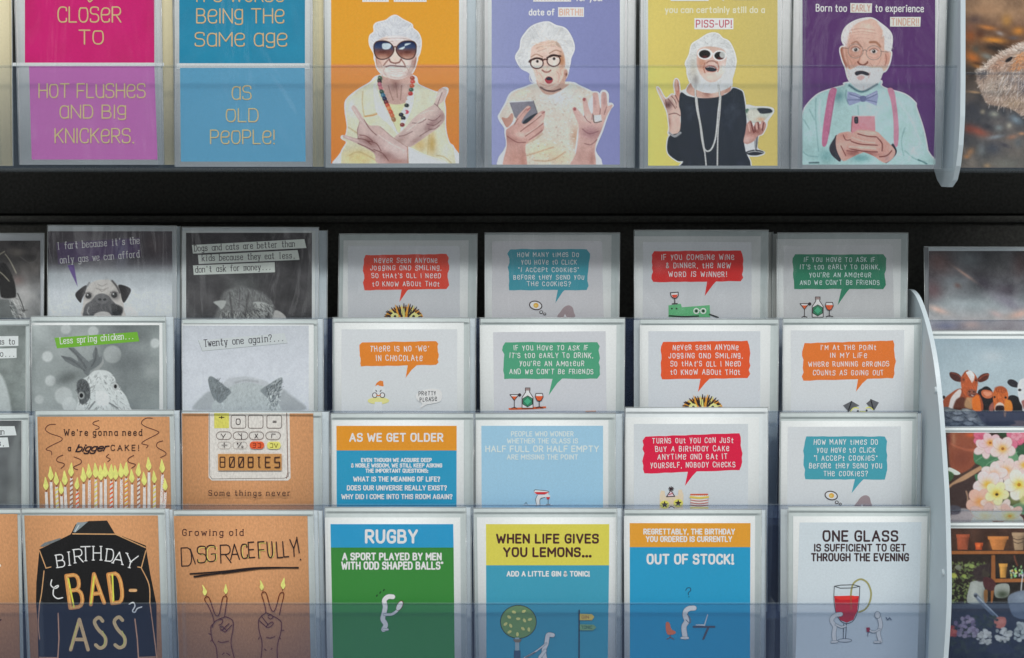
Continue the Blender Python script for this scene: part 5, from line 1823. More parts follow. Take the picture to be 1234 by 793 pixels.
# hair and face
cv.T = TA
cv.poly(HAIR, (204, 207, 214), 1)
cv.hair(HAIR, 320, 6, lambda x, y: -120 if x < 475 else -50, [(230, 232, 236), (186, 188, 196), (204, 206, 212), (170, 172, 182)], .7, .5)
cv.poly(FACE, (216, 196, 190), 1.6)
cv.setclip(FACE, 1.5)
cv.glow(560, 300, 150, 46, (214, 212, 216), .9); cv.glow(470, 320, 40, 30, (222, 190, 170), .6)
cv.glow(425, 520, 46, 60, (206, 160, 142), .8); cv.glow(715, 520, 30, 70, (180, 132, 120), .8); cv.glow(640, 520, 40, 34, (230, 208, 198), .7); cv.glow(480, 520, 40, 34, (224, 192, 178), .7)
cv.glow(560, 610, 110, 40, (212, 200, 198), .8); cv.glow(470, 620, 50, 30, (190, 170, 166), .6); cv.glow(680, 620, 40, 40, (160, 128, 122), .6)
cv.poly("535,420 570,420 600,500 590,520 555,522 520,508", (222, 196, 182), 2)
cv.line("508,488 520,512 555,522 590,514 606,490", 10, (130, 74, 64), 1.3, .9)
wrinkle(cv, ("430,330 520,316 620,318 690,332", "450,352 540,342", "415,500 440,530 450,570", "700,500 690,540 670,580", "470,560 460,590 480,620", "650,556 668,590 650,622", "520,590 560,596 620,588"), 5, (164, 128, 120), .5)
cv.line("505,490 480,515 462,540", 9, (140, 84, 72), 1.3, .8); cv.line("605,488 625,515 640,545", 9, (140, 84, 72), 1.3, .8)
cv.line("480,552 520,542 570,546 640,552", 10, (120, 80, 80), 1.3, .85); cv.line("500,570 570,578 630,568", 9, (196, 168, 168), 1.6, .7)
cv.line("560,530 560,545", 5, (160, 110, 100), 1, .6)
cv.line("400,470 398,560", 14, (190, 120, 90), 1.6, .7); cv.line("728,480 720,560", 12, (176, 120, 104), 1.6, .7)
cv.line("500,600 570,612 650,596", 6, (180, 160, 158), 1.5, .5); cv.line("520,634 580,644 640,628", 8, (176, 150, 146), 1.8, .6)
cv.setclip(None)
for (x, s) in ((464, 1), (648, -1)):
    L = [(x - 82 * s, 372), (x - 60 * s, 345), (x - 5 * s, 338), (x + 45 * s, 352), (x + 80 * s, 392), (x + 78 * s, 430), (x + 45 * s, 472), (x - 5 * s, 490), (x - 50 * s, 482), (x - 74 * s, 450), (x - 82 * s, 410)]
    cv.poly(L, (104, 66, 60), .8, grow=.5)
    cv.setclip(L, .8)
    cv.grad([(49, (30, 50, 96)), (57, (58, 80, 124)), (61, (120, 80, 80)), (66, (168, 110, 92)), (72, (206, 168, 150))])
    cv.glow(x - 10 * s, 430, 40, 14, (110, 56, 48), .9); cv.glow(x + 40 * s, 440, 22, 34, (120, 60, 50), .5)
    cv.setclip(None)
    cv.poly([(x - 40 * s if s < 0 else x - 10, 360), (x + 55 if s > 0 else x - 10, 362), (x + 55 if s > 0 else x - 12, 392), (x + 30 if s > 0 else x - 30, 408), (x - 10 if s > 0 else x - 60, 402)], (190, 206, 214), 1.2, .95)
    cv.line([L[k] for k in (0, 1, 2, 3, 4, 5, 6, 7, 8, 9, 10, 0)], 8, (88, 54, 50), .9, .95)
cv.line("540,395 556,386 572,395", 10, (112, 72, 62), 1, 1)
# hands: right arm of the picture first, the left one lies over it
cv.T = TB
RH = "540,470 640,370 720,280 830,205 880,168 912,70 945,42 985,62 962,140 912,190 955,240 965,300 920,365 850,415 760,480 690,525 640,530"
cv.poly(RH, (200, 176, 170), 1)
cv.setclip(RH, 1)
cv.glow(860, 340, 90, 40, (150, 110, 110), .8, -40); cv.glow(800, 250, 70, 50, (216, 190, 180), .6); cv.glow(600, 470, 90, 40, (172, 138, 132), .7, -30); cv.glow(720, 480, 80, 30, (160, 126, 122), .7, -30); cv.glow(940, 270, 30, 50, (168, 128, 126), .7)
wrinkle(cv, ("880,170 905,190 930,220", "830,300 880,310 930,270", "820,340 880,350 935,310", "830,380 880,380 920,350", "905,185 925,130 945,80", "700,330 760,330 810,300", "760,440 820,400 860,380", "590,440 640,430 700,400"), 6, (118, 82, 84), .7)
wrinkle(cv, ("850,190 920,90 950,60", "760,260 830,230 880,230", "650,400 740,330 800,290"), 7, (226, 206, 198), .6)
cv.setclip(None)
LH = "195,205 225,190 300,300 345,350 430,358 540,450 620,500 668,535 668,668 420,668 380,580 240,500 150,462 128,452 124,436 150,432 245,455 240,380 262,325 220,250"
cv.poly(LH, (196, 168, 164), 1)
cv.setclip(LH, 1)
cv.glow(340, 480, 90, 40, (152, 104, 100), .85, 30); cv.glow(480, 600, 110, 44, (150, 108, 104), .8, 20); cv.glow(300, 400, 40, 60, (212, 184, 176), .6); cv.glow(560, 540, 110, 44, (210, 190, 186), .7, 25); cv.glow(560, 650, 120, 24, (168, 118, 108), .7); cv.glow(410, 400, 60, 30, (206, 176, 166), .6, 30)
wrinkle(cv, ("250,460 310,470 360,510", "265,430 320,440 370,480", "250,500 320,530 390,570", "300,300 340,370 400,430", "330,480 400,500 440,560", "380,550 450,580 500,640"), 7, (120, 72, 70), .7)
wrinkle(cv, ("210,205 270,300 320,360", "140,442 200,462 250,478", "420,430 520,500 640,560"), 7, (222, 200, 194), .6)
cv.setclip(None)
cv.line("262,325 245,400 250,455", 4, (130, 90, 86), 1, .7); cv.line("430,360 540,452 660,530", 4, (150, 110, 96), 1, .6)
CUF = "660,525 700,540 800,590 960,640 1010,672 1010,720 668,720"
cv.poly(CUF, (216, 220, 212), 1, 1, False); cv.line("660,528 664,660", 8, (178, 120, 100), 1.2, .8)
cv.line("690,545 800,600 960,650", 6, (186, 186, 168), 1.4, .6)
cv.setclip(None)
cv.punch(BG0)
cv.noise(2.2, (1.5, 1.5, 1.5), 2)
a = Art(DU, TA, 'top', UY)
a.canvas(cv)
for (x0, x1) in ((285, 503), (545, 816)):
    a.rect(x0, -40, x1, 16, (220, 222, 224))
    xx = x0 + 14
    while xx < x1 - 14:
        a.line([(xx, -20), (xx, 6)], 4, (176, 176, 182), new=(xx == x0 + 14)); xx += 22
greeting("orange card of a person in cream jacket and sunglasses crossing pointed fingers", a,
         (391, 557.6, -60, 393, 557.6, 202), (389.5, -62, 563), DU, [(396, -60, 573.5), (398, -60, 584, "right edge", (224, 233, 237))], "orange sunglasses card", UG, env=(222, 227, 231))

# lilac: astonished with phone and raised hand
TA = (585, 0, ZS); TB = (585, 100, ZS)
cv = Cv(592.5, -60, 747, 198.4, (128, 134, 178), .62, TA, 43)
cv.grad([(592, (138, 144, 184)), (670, (126, 132, 178)), (747, (122, 126, 172))], 'x')
BG0 = cv.C.copy()
HAIR = "300,330 330,280 380,225 450,195 520,186 580,215 650,235 690,280 722,350 728,410 700,480 690,540 640,660 420,680 370,600 300,560 262,500 256,460 290,400"
FACE = "375,440 385,390 440,355 520,335 590,345 640,420 660,520 645,620 610,690 560,730 500,745 450,720 425,670 395,580 370,520"
BODY = "440,5 330,38 215,85 170,170 125,250 112,280 130,320 165,370 168,420 180,520 150,700 905,700 900,560 925,480 960,400 1000,280 1030,210 1050,185 1035,172 1010,170 1010,100 990,70 965,70 945,110 930,85 905,78 880,78 850,62 770,25 700,0"
outline(cv, BODY, TB, 1.5); outline(cv, HAIR, TA, 1.5)
cv.T = TB
SW = "440,0 330,38 215,85 170,170 125,250 120,290 170,320 240,300 330,480 325,690 720,690 740,560 770,360 860,140 900,85 850,62 770,25 660,-10"
cv.poly(SW, (208, 198, 186), 1)
cv.setclip(SW, 1)
cv.glow(600, 120, 160, 90, (214, 212, 212), .8); cv.glow(480, 560, 180, 90, (226, 196, 160), .8); cv.glow(620, 620, 120, 60, (220, 188, 150), .6); cv.glow(740, 440, 40, 90, (190, 140, 110), .7); cv.glow(300, 80, 70, 40, (232, 208, 184), .6)
rg = random.Random(4)
for i in range(330):
    x, y = rg.uniform(200, 860), rg.uniform(60, 680)
    if i % 2: cv.ell(x, y, rg.uniform(3, 7), rg.uniform(2, 5), (176, 152, 128), 1, .5)
    else: cv.ell(x, y, rg.uniform(4, 9), rg.uniform(3, 6), (238, 232, 224), 1, .5)
wrinkle(cv, ("340,600 440,570 560,530", "400,640 540,640 660,570", "330,500 400,470 470,420"), 10, (170, 128, 90), .5, 1.8)
wrinkle(cv, ("550,130 580,180 610,150 640,200", "660,110 700,130 740,80"), 6, (190, 186, 186), .6)
cv.setclip(None)
cv.T = TA
cv.poly(HAIR, (208, 210, 212), 1)
cv.hair(HAIR, 420, 6, lambda x, y: math.degrees(math.atan2(y - 50, x - 657)) , [(234, 236, 238), (198, 200, 204), (214, 206, 196), (186, 186, 190)], .7, .55, 30)
cv.line("380,600 365,630 372,670 400,680 412,650 398,610", 9, (206, 208, 214), 1, .9)
cv.poly("430,640 660,600 655,690 690,700 560,780 470,760", (196, 156, 140), 1.4)
cv.poly(FACE, (222, 188, 174), 1.5)
cv.setclip(FACE, 1.4)
cv.glow(630, 500, 34, 70, (190, 124, 80), .85); cv.glow(500, 410, 90, 40, (230, 202, 188), .7); cv.glow(420, 600, 46, 44, (224, 186, 174), .6); cv.glow(610, 610, 34, 50, (206, 160, 146), .6); cv.glow(520, 700, 90, 30, (204, 164, 150), .7); cv.glow(450, 380, 40, 30, (206, 160, 130), .6)
wrinkle(cv, ("380,470 420,448 470,470", "530,440 580,415 625,430"), 10, (176, 132, 110), .8)
wrinkle(cv, ("440,600 470,640 480,680", "590,590 610,630 600,680", "520,540 500,580"), 6, (176, 128, 114), .5)
wrinkle(cv, ("420,400 500,378 580,384", "430,425 500,402", "395,560 420,580 430,620", "640,560 620,580 626,620", "450,690 520,712 580,690", "470,720 530,730 580,712"), 5, (176, 130, 114), .55)
cv.line("470,580 490,594 520,594 540,580", 10, (140, 80, 72), 1.3, .85); cv.glow(500, 560, 24, 24, (232, 204, 190), .6)
cv.setclip(None)
cv.fur("420,360 560,320 620,360 600,380 460,380", 40, 7, 160, [(206, 176, 146), (222, 214, 206)], .7, .6)
cv.poly("590,345 625,390 615,395 580,365", (176, 150, 132), 2, .6)
for (x, y, rx, ry) in ((425, 522, 52, 44), (563, 500, 54, 48)):
    cv.ell(x, y, rx, ry, (228, 206, 196), 1, .8)
    cv.ell(x + 4, y - 14, 24, 13, (210, 198, 194), 1.4, .95); cv.ell(x + 4, y - 15, 11, 12, (96, 84, 80), 1, 1); cv.ell(x + 4, y - 16, 6, 7, (24, 20, 22), .8, 1)
    cv.line([(x - 28, y - 26), (x + 2, y - 38), (x + 34, y - 26)], 5, (120, 76, 64), 1, .8)
    pts = [(x + rx * math.cos(t * math.pi / 9), y + ry * math.sin(t * math.pi / 9)) for t in range(19)]
    cv.line(pts, 9, (78, 34, 34), .8, .95)
cv.line("362,512 372,498 420,482 468,488", 13, (66, 28, 28), .9, .95); cv.line("510,478 560,458 620,464", 13, (66, 28, 28), .9, .95)
cv.line("474,500 490,490 512,492", 11, (92, 44, 40), 1, .95)
cv.poly("490,655 515,632 545,638 558,660 545,685 520,692 500,680", (176, 62, 74), 1.1); cv.poly("498,652 518,636 542,642 552,658 520,662", (44, 20, 34), 1)
cv.ell(664, 605, 17, 34, (190, 140, 122), 1.8, .9); cv.ell(668, 614, 7, 12, (120, 76, 64), 1.4, .7)
cv.T = TB
cv.line("455,35 500,60 560,68 620,50", 12, (60, 44, 50), 1.6, .7)
PHN = "198,160 395,148 430,250 420,290 310,350 240,280"
cv.poly(PHN, (132, 130, 142), .9, 1, False); cv.line("200,158 396,146", 8, (206, 206, 210), 1, .9); cv.line("396,148 430,250", 6, (96, 96, 104), 1, .8)
cv.poly("320,310 420,250 425,290 320,352", (54, 52, 58), 1.5)
H1 = "150,700 175,520 168,400 190,370 240,330 270,270 340,195 365,192 372,215 320,280 300,330 345,330 440,245 480,230 492,250 480,320 485,370 460,415 400,460 330,520 335,700"
cv.poly(H1, (202, 156, 146), 1)
cv.poly("135,285 180,290 215,250 230,270 225,320 180,370 150,330", (196, 146, 130), 1.2)
cv.setclip(H1, 1)
cv.glow(240, 620, 60, 100, (196, 142, 128), .7); cv.glow(230, 460, 70, 40, (170, 116, 108), .7); cv.glow(290, 430, 60, 34, (222, 182, 170), .8); cv.glow(450, 300, 40, 60, (222, 184, 172), .6); cv.glow(310, 640, 30, 90, (180, 120, 104), .6)
wrinkle(cv, ("290,400 370,340 460,270", "330,440 400,390 485,330", "360,470 420,430 470,390", "240,340 280,280 340,210", "180,440 260,490 330,490"), 7, (140, 84, 80), .75)
wrinkle(cv, ("270,290 330,215 360,200", "320,360 400,310 460,250", "340,420 420,370 480,310"), 8, (226, 192, 180), .6)
cv.setclip(None)
cv.line("345,225 370,205", 10, (186, 96, 96), 1.2, .8); cv.line("470,250 488,240", 10, (160, 90, 90), 1.2, .7)
H2 = "700,700 740,600 760,500 770,360 760,320 720,225 722,205 745,200 790,250 815,270 805,170 800,135 815,122 835,130 860,220 885,250 888,130 885,90 905,78 930,90 945,180 955,210 955,120 960,82 978,72 1000,90 1008,170 1015,190 1045,178 1048,195 1000,280 960,390 920,480 905,560 900,700"
cv.poly(H2, (204, 164, 156), 1)
cv.setclip(H2, 1)
cv.glow(870, 410, 90, 60, (170, 122, 128), .8); cv.glow(800, 600, 70, 110, (196, 150, 140), .7); cv.glow(840, 290, 60, 40, (224, 190, 180), .7); cv.glow(900, 150, 20, 60, (180, 130, 130), .5); cv.glow(980, 150, 20, 60, (176, 128, 128), .5); cv.glow(760, 440, 20, 90, (222, 186, 174), .6); cv.glow(880, 620, 30, 90, (170, 116, 106), .6)
wrinkle(cv, ("815,270 840,310 870,330", "885,250 880,300", "950,210 945,260", "800,380 860,420 930,400", "820,500 870,510 920,470", "1000,200 980,260"), 7, (140, 92, 96), .7)
cv.setclip(None)
for (x, y) in ((816, 136), (738, 216)): cv.ell(x, y, 12, 14, (170, 80, 84), 1.2, .8)
cv.poly("896,268 955,262 960,312 905,322", (206, 212, 208), .9, 1, False); cv.line("892,266 900,326 958,316", 7, (84, 88, 84), 1, .9)
cv.setclip(None)
cv.punch(BG0)
cv.noise(2.2, (1.5, 1.5, 1.5), 2)
a = Art(DU, TA, 'top', UY)
a.canvas(cv)
PW = (214, 218, 230)
a.text("date of", 362, 124, 566, 48, 10, PW, 'bold'); a.rect(600, 60, 814, 140, (224, 224, 224)); a.text("BIRTH!!", 614, 124, 800, 48, 9, (206, 168, 150), 'bold')
a.rect(394, -40, 708, 14, (222, 222, 222))
a.text("for your", 750, 6, 975, 40, 10, PW, 'bold'); a.line([(240, -4), (380, -4)], 5, PW)
xx = 412
while xx < 700:
    a.line([(xx, -20), (xx, 3)], 5, (206, 180, 160), new=(xx == 412)); xx += 26
greeting("lilac card of an astonished person in glasses and lace holding a phone", a,
         (587.8, 753.5, -60, 587.8, 751.5, 202), (583, -62, 757), DU, [(590, -60, 766, "right edge", (224, 232, 236))], "lilac date of birth card", UG, env=(222, 228, 231))

# yellow: laughing with pearls and cocktail
TA = (770, 0, ZS); TB = (770, 100, ZS)
cv = Cv(781, -60, 937, 199.7, (198, 182, 100), .62, TA, 47)
cv.grad([(781, (208, 190, 104)), (850, (198, 180, 100)), (937, (188, 172, 102))], 'x')
BG0 = cv.C.copy()
HAIR = "440,370 500,330 560,290 610,276 655,285 690,320 740,345 780,420 798,500 785,580 765,650 750,720 600,770 470,740 430,690 405,620 398,560 388,520 420,450"
FACE = "478,470 490,410 560,385 680,400 722,450 715,540 690,620 640,670 590,680 540,655 500,600 480,540"
BODY = "450,0 390,55 345,80 330,180 345,250 335,400 260,430 236,480 240,580 320,645 365,650 365,720 890,720 880,560 870,500 880,420 890,330 880,200 862,90 840,60 780,40 700,40"
SKN = "150,45 170,50 220,130 270,95 300,95 290,20 300,-30 325,-20 338,60 345,150 358,240 340,290 350,370 345,420 300,450 245,420 250,370 235,250 205,170"
GLS = "880,205 960,200 1080,205 1110,235 1060,310 1050,360 1020,420 985,440 975,540 1035,575 980,600 900,595 885,560 880,450"
for p in (BODY, SKN, GLS): outline(cv, p, TB, 1.2)
outline(cv, HAIR, TA, 1.4)
cv.T = TB
cv.poly(SKN, (206, 172, 160), 1)
cv.setclip(SKN, 1)
cv.glow(245, 180, 34, 40, (96, 60, 64), .85); cv.glow(290, 300, 50, 90, (216, 182, 172), .7); cv.glow(320, 60, 20, 90, (196, 110, 90), .7); cv.glow(250, 330, 18, 60, (170, 120, 108), .7)
wrinkle(cv, ("270,110 300,150 310,200", "240,130 280,180 300,210", "300,100 330,160", "250,260 300,250 340,270", "220,140 230,200"), 7, (110, 64, 64), .7)
wrinkle(cv, ("160,60 200,130", "310,-20 316,60", "280,130 310,190"), 7, (232, 200, 186), .7)
cv.setclip(None)
cv.T = TA
cv.poly("470,660 720,640 760,740 690,780 600,800 470,790 390,750", (196, 150, 134), 1.4)
cv.T = TB
cv.poly("470,20 690,0 700,100 620,125 500,122 400,80", (202, 160, 146), 1.2); cv.glow(560, 50, 34, 70, (140, 78, 66), .7); cv.glow(640, 70, 34, 50, (222, 196, 184), .7)
cv.poly(BODY, (54, 62, 76), 1, 0)
TOP = "345,78 400,105 480,122 560,126 640,118 700,100 750,70 780,40 840,60 862,90 880,200 890,330 880,420 870,500 880,560 890,720 365,720 365,650 320,645 240,580 236,480 260,430 335,400 345,250 330,180"
cv.poly(TOP, (50, 58, 72), 1)
cv.setclip(TOP, 1)
cv.noise(14, (4, 4, 5), 3); cv.glow(760, 260, 80, 120, (70, 80, 92), .6); cv.glow(440, 260, 50, 110, (66, 76, 88), .5); cv.glow(860, 400, 30, 100, (36, 40, 50), .6); cv.glow(330, 540, 60, 60, (64, 72, 84), .5)
wrinkle(cv, ("350,280 350,400 400,480", "830,100 860,300 840,420", "780,340 840,370 880,360", "300,500 340,600", "700,480 780,500 860,480"), 9, (34, 40, 50), .6, 1.6)
cv.setclip(None)
cv.line("250,410 295,440 342,412", 18, (176, 178, 182), 1.2, .95); cv.line("250,412 296,440 340,416", 6, (110, 112, 118), 1, .8)
cv.T = TA
cv.poly(HAIR, (206, 209, 210), 1)
cv.hair(HAIR, 420, 6, lambda x, y: math.degrees(math.atan2(y - 55, x - 858)) + 20, [(232, 234, 235), (190, 192, 194), (206, 208, 208), (176, 176, 176)], .7, .55, 30)
cv.glow(450, 560, 40, 110, (176, 168, 150), .6); cv.glow(470, 660, 30, 50, (130, 124, 124), .6)
cv.poly(FACE, (212, 178, 166), 1.4)
cv.setclip(FACE, 1.3)
cv.glow(520, 520, 44, 70, (206, 140, 110), .8); cv.glow(660, 600, 50, 60, (222, 204, 198), .8); cv.glow(600, 640, 60, 30, (220, 190, 178), .7); cv.glow(600, 390, 80, 24, (206, 170, 150), .7); cv.glow(700, 560, 24, 70, (224, 216, 212), .7)
cv.line("560,520 580,505 620,505 640,520", 9, (150, 90, 76), 1.2, .8); cv.line("545,520 535,560 545,600", 8, (176, 96, 74), 1.2, .8); cv.line("645,510 660,560 650,590", 8, (176, 96, 74), 1.2, .8)
cv.setclip(None)
cv.poly("545,560 575,545 620,550 642,575 630,590 600,592 565,585", (58, 26, 30), 1.1); cv.line("550,556 580,542 622,548 645,572", 8, (186, 104, 96), 1, .9); cv.line("560,556 590,552 628,562", 6, (226, 222, 220), .9, .9); cv.line("560,588 600,596 634,588", 6, (196, 120, 110), 1, .8)
for (x, y, rx, ry) in ((545, 447, 62, 46), (668, 460, 56, 44)):
    cv.ell(x, y, rx, ry, (226, 228, 228), 1)
    cv.ell(x - 2, y, rx * .76, ry * .74, (30, 22, 26), 1)
    cv.glow(x, y + 22, 30, 14, (150, 50, 46), .7)
cv.setclip(None)
cv.ell(690, 452, 24, 28, (196, 200, 198), 1.4, .9); cv.line("600,440 616,444", 10, (226, 226, 226), 1)
cv.T = TB
BP = (214, 212, 204)
def beads(pts, n, r):
    pp = spline(cv.pts(pts), 12)
    T0 = cv.T
    cv.T = (0, 0, 1)
    L = [0]
    for p, q in zip(pp[:-1], pp[1:]): L.append(L[-1] + math.dist(p, q))
    for i in range(n):
        t = L[-1] * i / (n - 1)
        k = max(j for j in range(len(L)) if L[j] <= t + 1e-9)
        k = min(k, len(pp) - 2)
        f = (t - L[k]) / max(1e-9, L[k + 1] - L[k])
        x = pp[k][0] + (pp[k + 1][0] - pp[k][0]) * f; y = pp[k][1] + (pp[k + 1][1] - pp[k][1]) * f
        cv.ell(x, y, r, r, (120, 120, 120), .7); cv.ell(x - .1, y - .15, r * .78, r * .78, BP, .6)
    cv.T = T0
beads("465,20 468,110 480,220 505,340 520,460 540,560", 46, 1.15); beads("478,120 490,230 515,370 530,480 545,580 556,690", 46, 1.0)
beads("655,20 668,120 655,240 645,360 630,470 600,545 565,565 540,545", 50, 1.15); beads("676,110 668,240 655,380 650,520 648,690", 46, 1.0)
cv.poly("885,210 990,200 1080,206 1108,238 1050,300 990,330 940,330 900,310", (176, 186, 176), 1, .85)
cv.poly("980,210 1080,212 1106,238 1060,252 1000,250", (60, 66, 74), 1.4, .95); cv.ell(895, 230, 14, 20, (70, 110, 90), 1.5, .8)
cv.poly("900,230 980,225 1000,290 960,320 910,300", (206, 204, 192), 2.5, .8); cv.glow(1010, 300, 40, 20, (216, 160, 120), .8)
cv.line("885,210 990,200 1080,206 1108,238", 4, (222, 226, 222), .9, .9); cv.line("1106,238 1050,302", 4, (216, 220, 216), .9, .8)
cv.poly("955,420 985,420 975,540 965,560 955,540", (120, 124, 132), 1.2); cv.poly("885,570 940,552 1000,555 1036,576 980,598 910,596", (70, 74, 84), 1.2); cv.line("900,575 960,565 1030,576", 5, (216, 220, 222), 1, .9); cv.line("962,430 958,560", 4, (220, 222, 224), 1, .8)
HD = "865,470 880,400 890,340 920,310 935,330 950,360 960,330 985,320 1000,340 1020,310 1045,330 1050,360 1020,420 980,440 950,480 900,505 868,495"
cv.poly(HD, (190, 140, 130), 1)
cv.setclip(HD, 1)
cv.glow(960, 400, 60, 30, (150, 88, 80), .8); cv.glow(890, 470, 40, 30, (206, 176, 170), .7)
wrinkle(cv, ("925,320 935,370 950,410", "985,325 990,380", "1030,330 1020,390", "955,350 960,400"), 9, (112, 52, 50), .8)
wrinkle(cv, ("905,340 915,400", "970,335 975,380", "1010,330 1010,370"), 9, (222, 182, 170), .7)
cv.setclip(None)
cv.setclip(None)
cv.punch(BG0)
cv.noise(2.2, (1.5, 1.5, 1.5), 2)
a = Art(DU, TA, 'top', UY)
a.canvas(cv)
a.text("you can certainly still do a", 218, 104, 1036, 48, 9.5, (212, 208, 182), 'bold')
a.rect(458, 150, 780, 242, (222, 220, 216)); a.text("PISS-UP!", 474, 224, 764, 56, 8.5, (176, 74, 92), 'bold')
a.rect(262, -40, 576, 8, (226, 224, 220)); a.line([(690, 0), (700, 6)], 8, (206, 204, 180)); a.line([(780, -3), (980, -3)], 5, (206, 204, 180))
greeting("yellow card of a laughing person in dark top with pearls and cocktail glass", a,
         (776, 941.5, -60, 775, 938.5, 203.2), (771.5, -62, 944), DU, [(778, -60, 954, "right edge", (224, 232, 236))], "yellow piss-up card", UG, env=(222, 228, 231))

# purple: bearded man with phone
TA = (955, 0, ZS); TB = (955, 100, ZS)
cv = Cv(967, -60, 1127, 198.4, (82, 42, 100), .62, TA, 53)
cv.grad([(-60, (84, 42, 100)), (80, (84, 44, 104)), (198, (78, 46, 100))])
BG0 = cv.C.copy()
HEAD = "435,380 412,330 420,270 450,220 510,180 580,158 660,155 730,200 790,250 818,300 815,380 805,420 815,440 800,520 770,580 740,600 700,690 640,740 560,745 500,700 460,640 440,560 415,500 395,420 405,390"
SH = "445,0 430,20 310,55 210,95 130,170 90,240 60,380 60,720 1130,720 1115,560 1080,380 1020,200 1015,165 930,95 780,50 730,20 715,-20"
outline(cv, SH, TB, 1.3); outline(cv, HEAD, TA, 1.5)
cv.T = TB
SHC = (168, 206, 206)
cv.poly(SH, SHC, 1)
cv.setclip(SH, 1)
cv.glow(380, 110, 60, 60, (100, 150, 158), .8); cv.glow(280, 600, 90, 70, (110, 170, 174), .7); cv.glow(560, 620, 90, 40, (100, 164, 168), .8); cv.glow(160, 560, 70, 150, (150, 192, 194), .6); cv.glow(1000, 460, 90, 160, (182, 216, 214), .7); cv.glow(640, 200, 140, 90, (182, 212, 212), .6); cv.glow(940, 200, 90, 90, (178, 210, 210), .6)
wrinkle(cv, ("195,130 190,250 200,400 215,560", "140,220 180,300", "90,300 140,380", "930,370 900,480 920,600", "540,190 545,260", "1040,640 1090,650 1110,670", "930,560 1000,620 1050,640", "80,560 130,600 210,610", "330,180 300,300 300,430"), 9, (108, 158, 164), .55, 1.6)
wrinkle(cv, ("230,140 220,260 240,400", "860,130 980,300 1060,500", "1000,540 960,640"), 14, (196, 224, 222), .5, 2.5)
cv.line("140,660 215,658", 12, (60, 90, 100), 1.4, .8); cv.line("1040,634 1108,668", 8, (70, 120, 124), 1.4, .8)
cv.setclip(None)
cv.poly("308,58 365,50 350,130 320,300 285,500 248,520 245,430 270,240", (200, 112, 150), 1); cv.poly("785,50 835,55 860,180 878,380 868,520 838,500 835,330 815,160", (206, 136, 162), 1)
cv.line("350,90 330,230 300,420", 8, (172, 92, 130), 1.4, .6)
cv.T = TA
cv.poly(HEAD, (222, 176, 158), 1)
cv.T = TA
cv.poly("412,330 420,270 450,220 510,180 580,158 640,156 560,180 490,230 460,300 450,380 435,380", (222, 220, 224), 2)
cv.poly("700,180 790,250 818,300 815,380 805,420 780,420 760,400 760,320 745,250", (222, 222, 226), 2)
cv.fur("412,330 420,270 450,220 500,190 480,260 450,380 435,380", 60, 5, 70, [(236, 236, 238), (190, 188, 192)], .7, .6); cv.fur("745,250 790,250 818,300 805,420 765,400", 70, 5, 80, [(236, 236, 238), (186, 186, 190)], .7, .6)
cv.setclip(HEAD, 1)
cv.glow(590, 230, 130, 70, (236, 196, 180), .7); cv.glow(480, 420, 50, 120, (206, 140, 116), .7); cv.glow(700, 500, 60, 60, (222, 166, 148), .6); cv.glow(520, 520, 50, 40, (216, 150, 128), .7); cv.glow(620, 340, 40, 50, (232, 190, 172), .6)
cv.line("405,400 412,470 440,540", 26, (176, 100, 76), 2.5, .8); cv.line("440,400 450,480 470,560", 14, (190, 128, 106), 2, .6); cv.ell(780, 480, 22, 50, (216, 156, 138), 1.5, .9); cv.line("770,450 776,500 764,540", 8, (170, 104, 88), 1.4, .7)
cv.line("490,360 530,345 565,385", 12, (176, 112, 88), 1.6, .8); cv.line("640,350 690,350 725,385", 16, (176, 112, 80), 1.8, .85)
wrinkle(cv, ("470,300 560,280 660,290", "480,330 560,312 640,320"), 6, (206, 152, 134), .5)
wrinkle(cv, ("480,250 560,236 680,250", "470,275 570,262 690,276", "455,470 480,500 490,540", "730,480 716,520 690,548", "640,520 660,545", "520,520 505,545", "500,450 520,468 560,462"), 5, (186, 128, 108), .55)
cv.line("575,420 560,470 545,510", 8, (190, 116, 94), 1.4, .7)
cv.line("540,512 556,530 585,538 612,524 620,512", 12, (130, 66, 52), 1.4, .9); cv.glow(590, 480, 24, 30, (236, 192, 174), .7)
for (x, y) in ((522, 410), (672, 424)):
    cv.glow(x, y, 44, 30, (190, 130, 112), .7); cv.ell(x, y, 29, 18, (212, 200, 196), 1.4, .95); cv.ell(x, y, 15, 16, (104, 96, 96), 1); cv.ell(x, y, 9, 10, (26, 22, 24), .9); cv.ell(x - 5, y - 6, 4, 4, (230, 230, 230), .7)
    cv.line([(x - 36, y - 6), (x, y - 26), (x + 36, y - 6)], 6, (150, 92, 78), 1.1, .8)
    pts = [(x + 62 * math.cos(t * math.pi / 9), y + 12 + 58 * math.sin(t * math.pi / 9)) for t in range(19)]
    cv.line(pts, 5, (150, 130, 124), 1, .85)
    cv.line([(x - 40, y + 40), (x, y + 56), (x + 40, y + 40)], 6, (196, 136, 120), 1.2, .6)
cv.line("582,420 600,412 614,424", 6, (140, 116, 110), 1, .9); cv.line("730,424 790,430", 5, (140, 116, 110), 1, .8); cv.line("410,396 460,400", 5, (110, 90, 86), 1, .7)
cv.setclip(None)
BRD = "450,560 480,575 540,545 600,545 660,560 730,560 745,590 715,680 650,735 570,745 500,705 462,640"
cv.poly(BRD, (216, 212, 214), 2)
cv.hair(BRD, 320, 4, lambda x, y: 90 + (1040 - x) * -.8, [(234, 232, 234), (184, 178, 182), (206, 202, 204)], .7, .6)
cv.poly("515,600 550,585 600,590 635,610 620,625 570,612 530,625", (70, 44, 50), 1.3); cv.poly("530,640 570,620 600,640 560,665", (196, 150, 148), 2.2, .8); cv.line("640,600 630,640", 9, (150, 120, 120), 2, .6)
cv.T = TB
cv.line("470,20 540,66 600,66 700,10", 16, (60, 100, 116), 2, .75)
BT = (150, 160, 200)
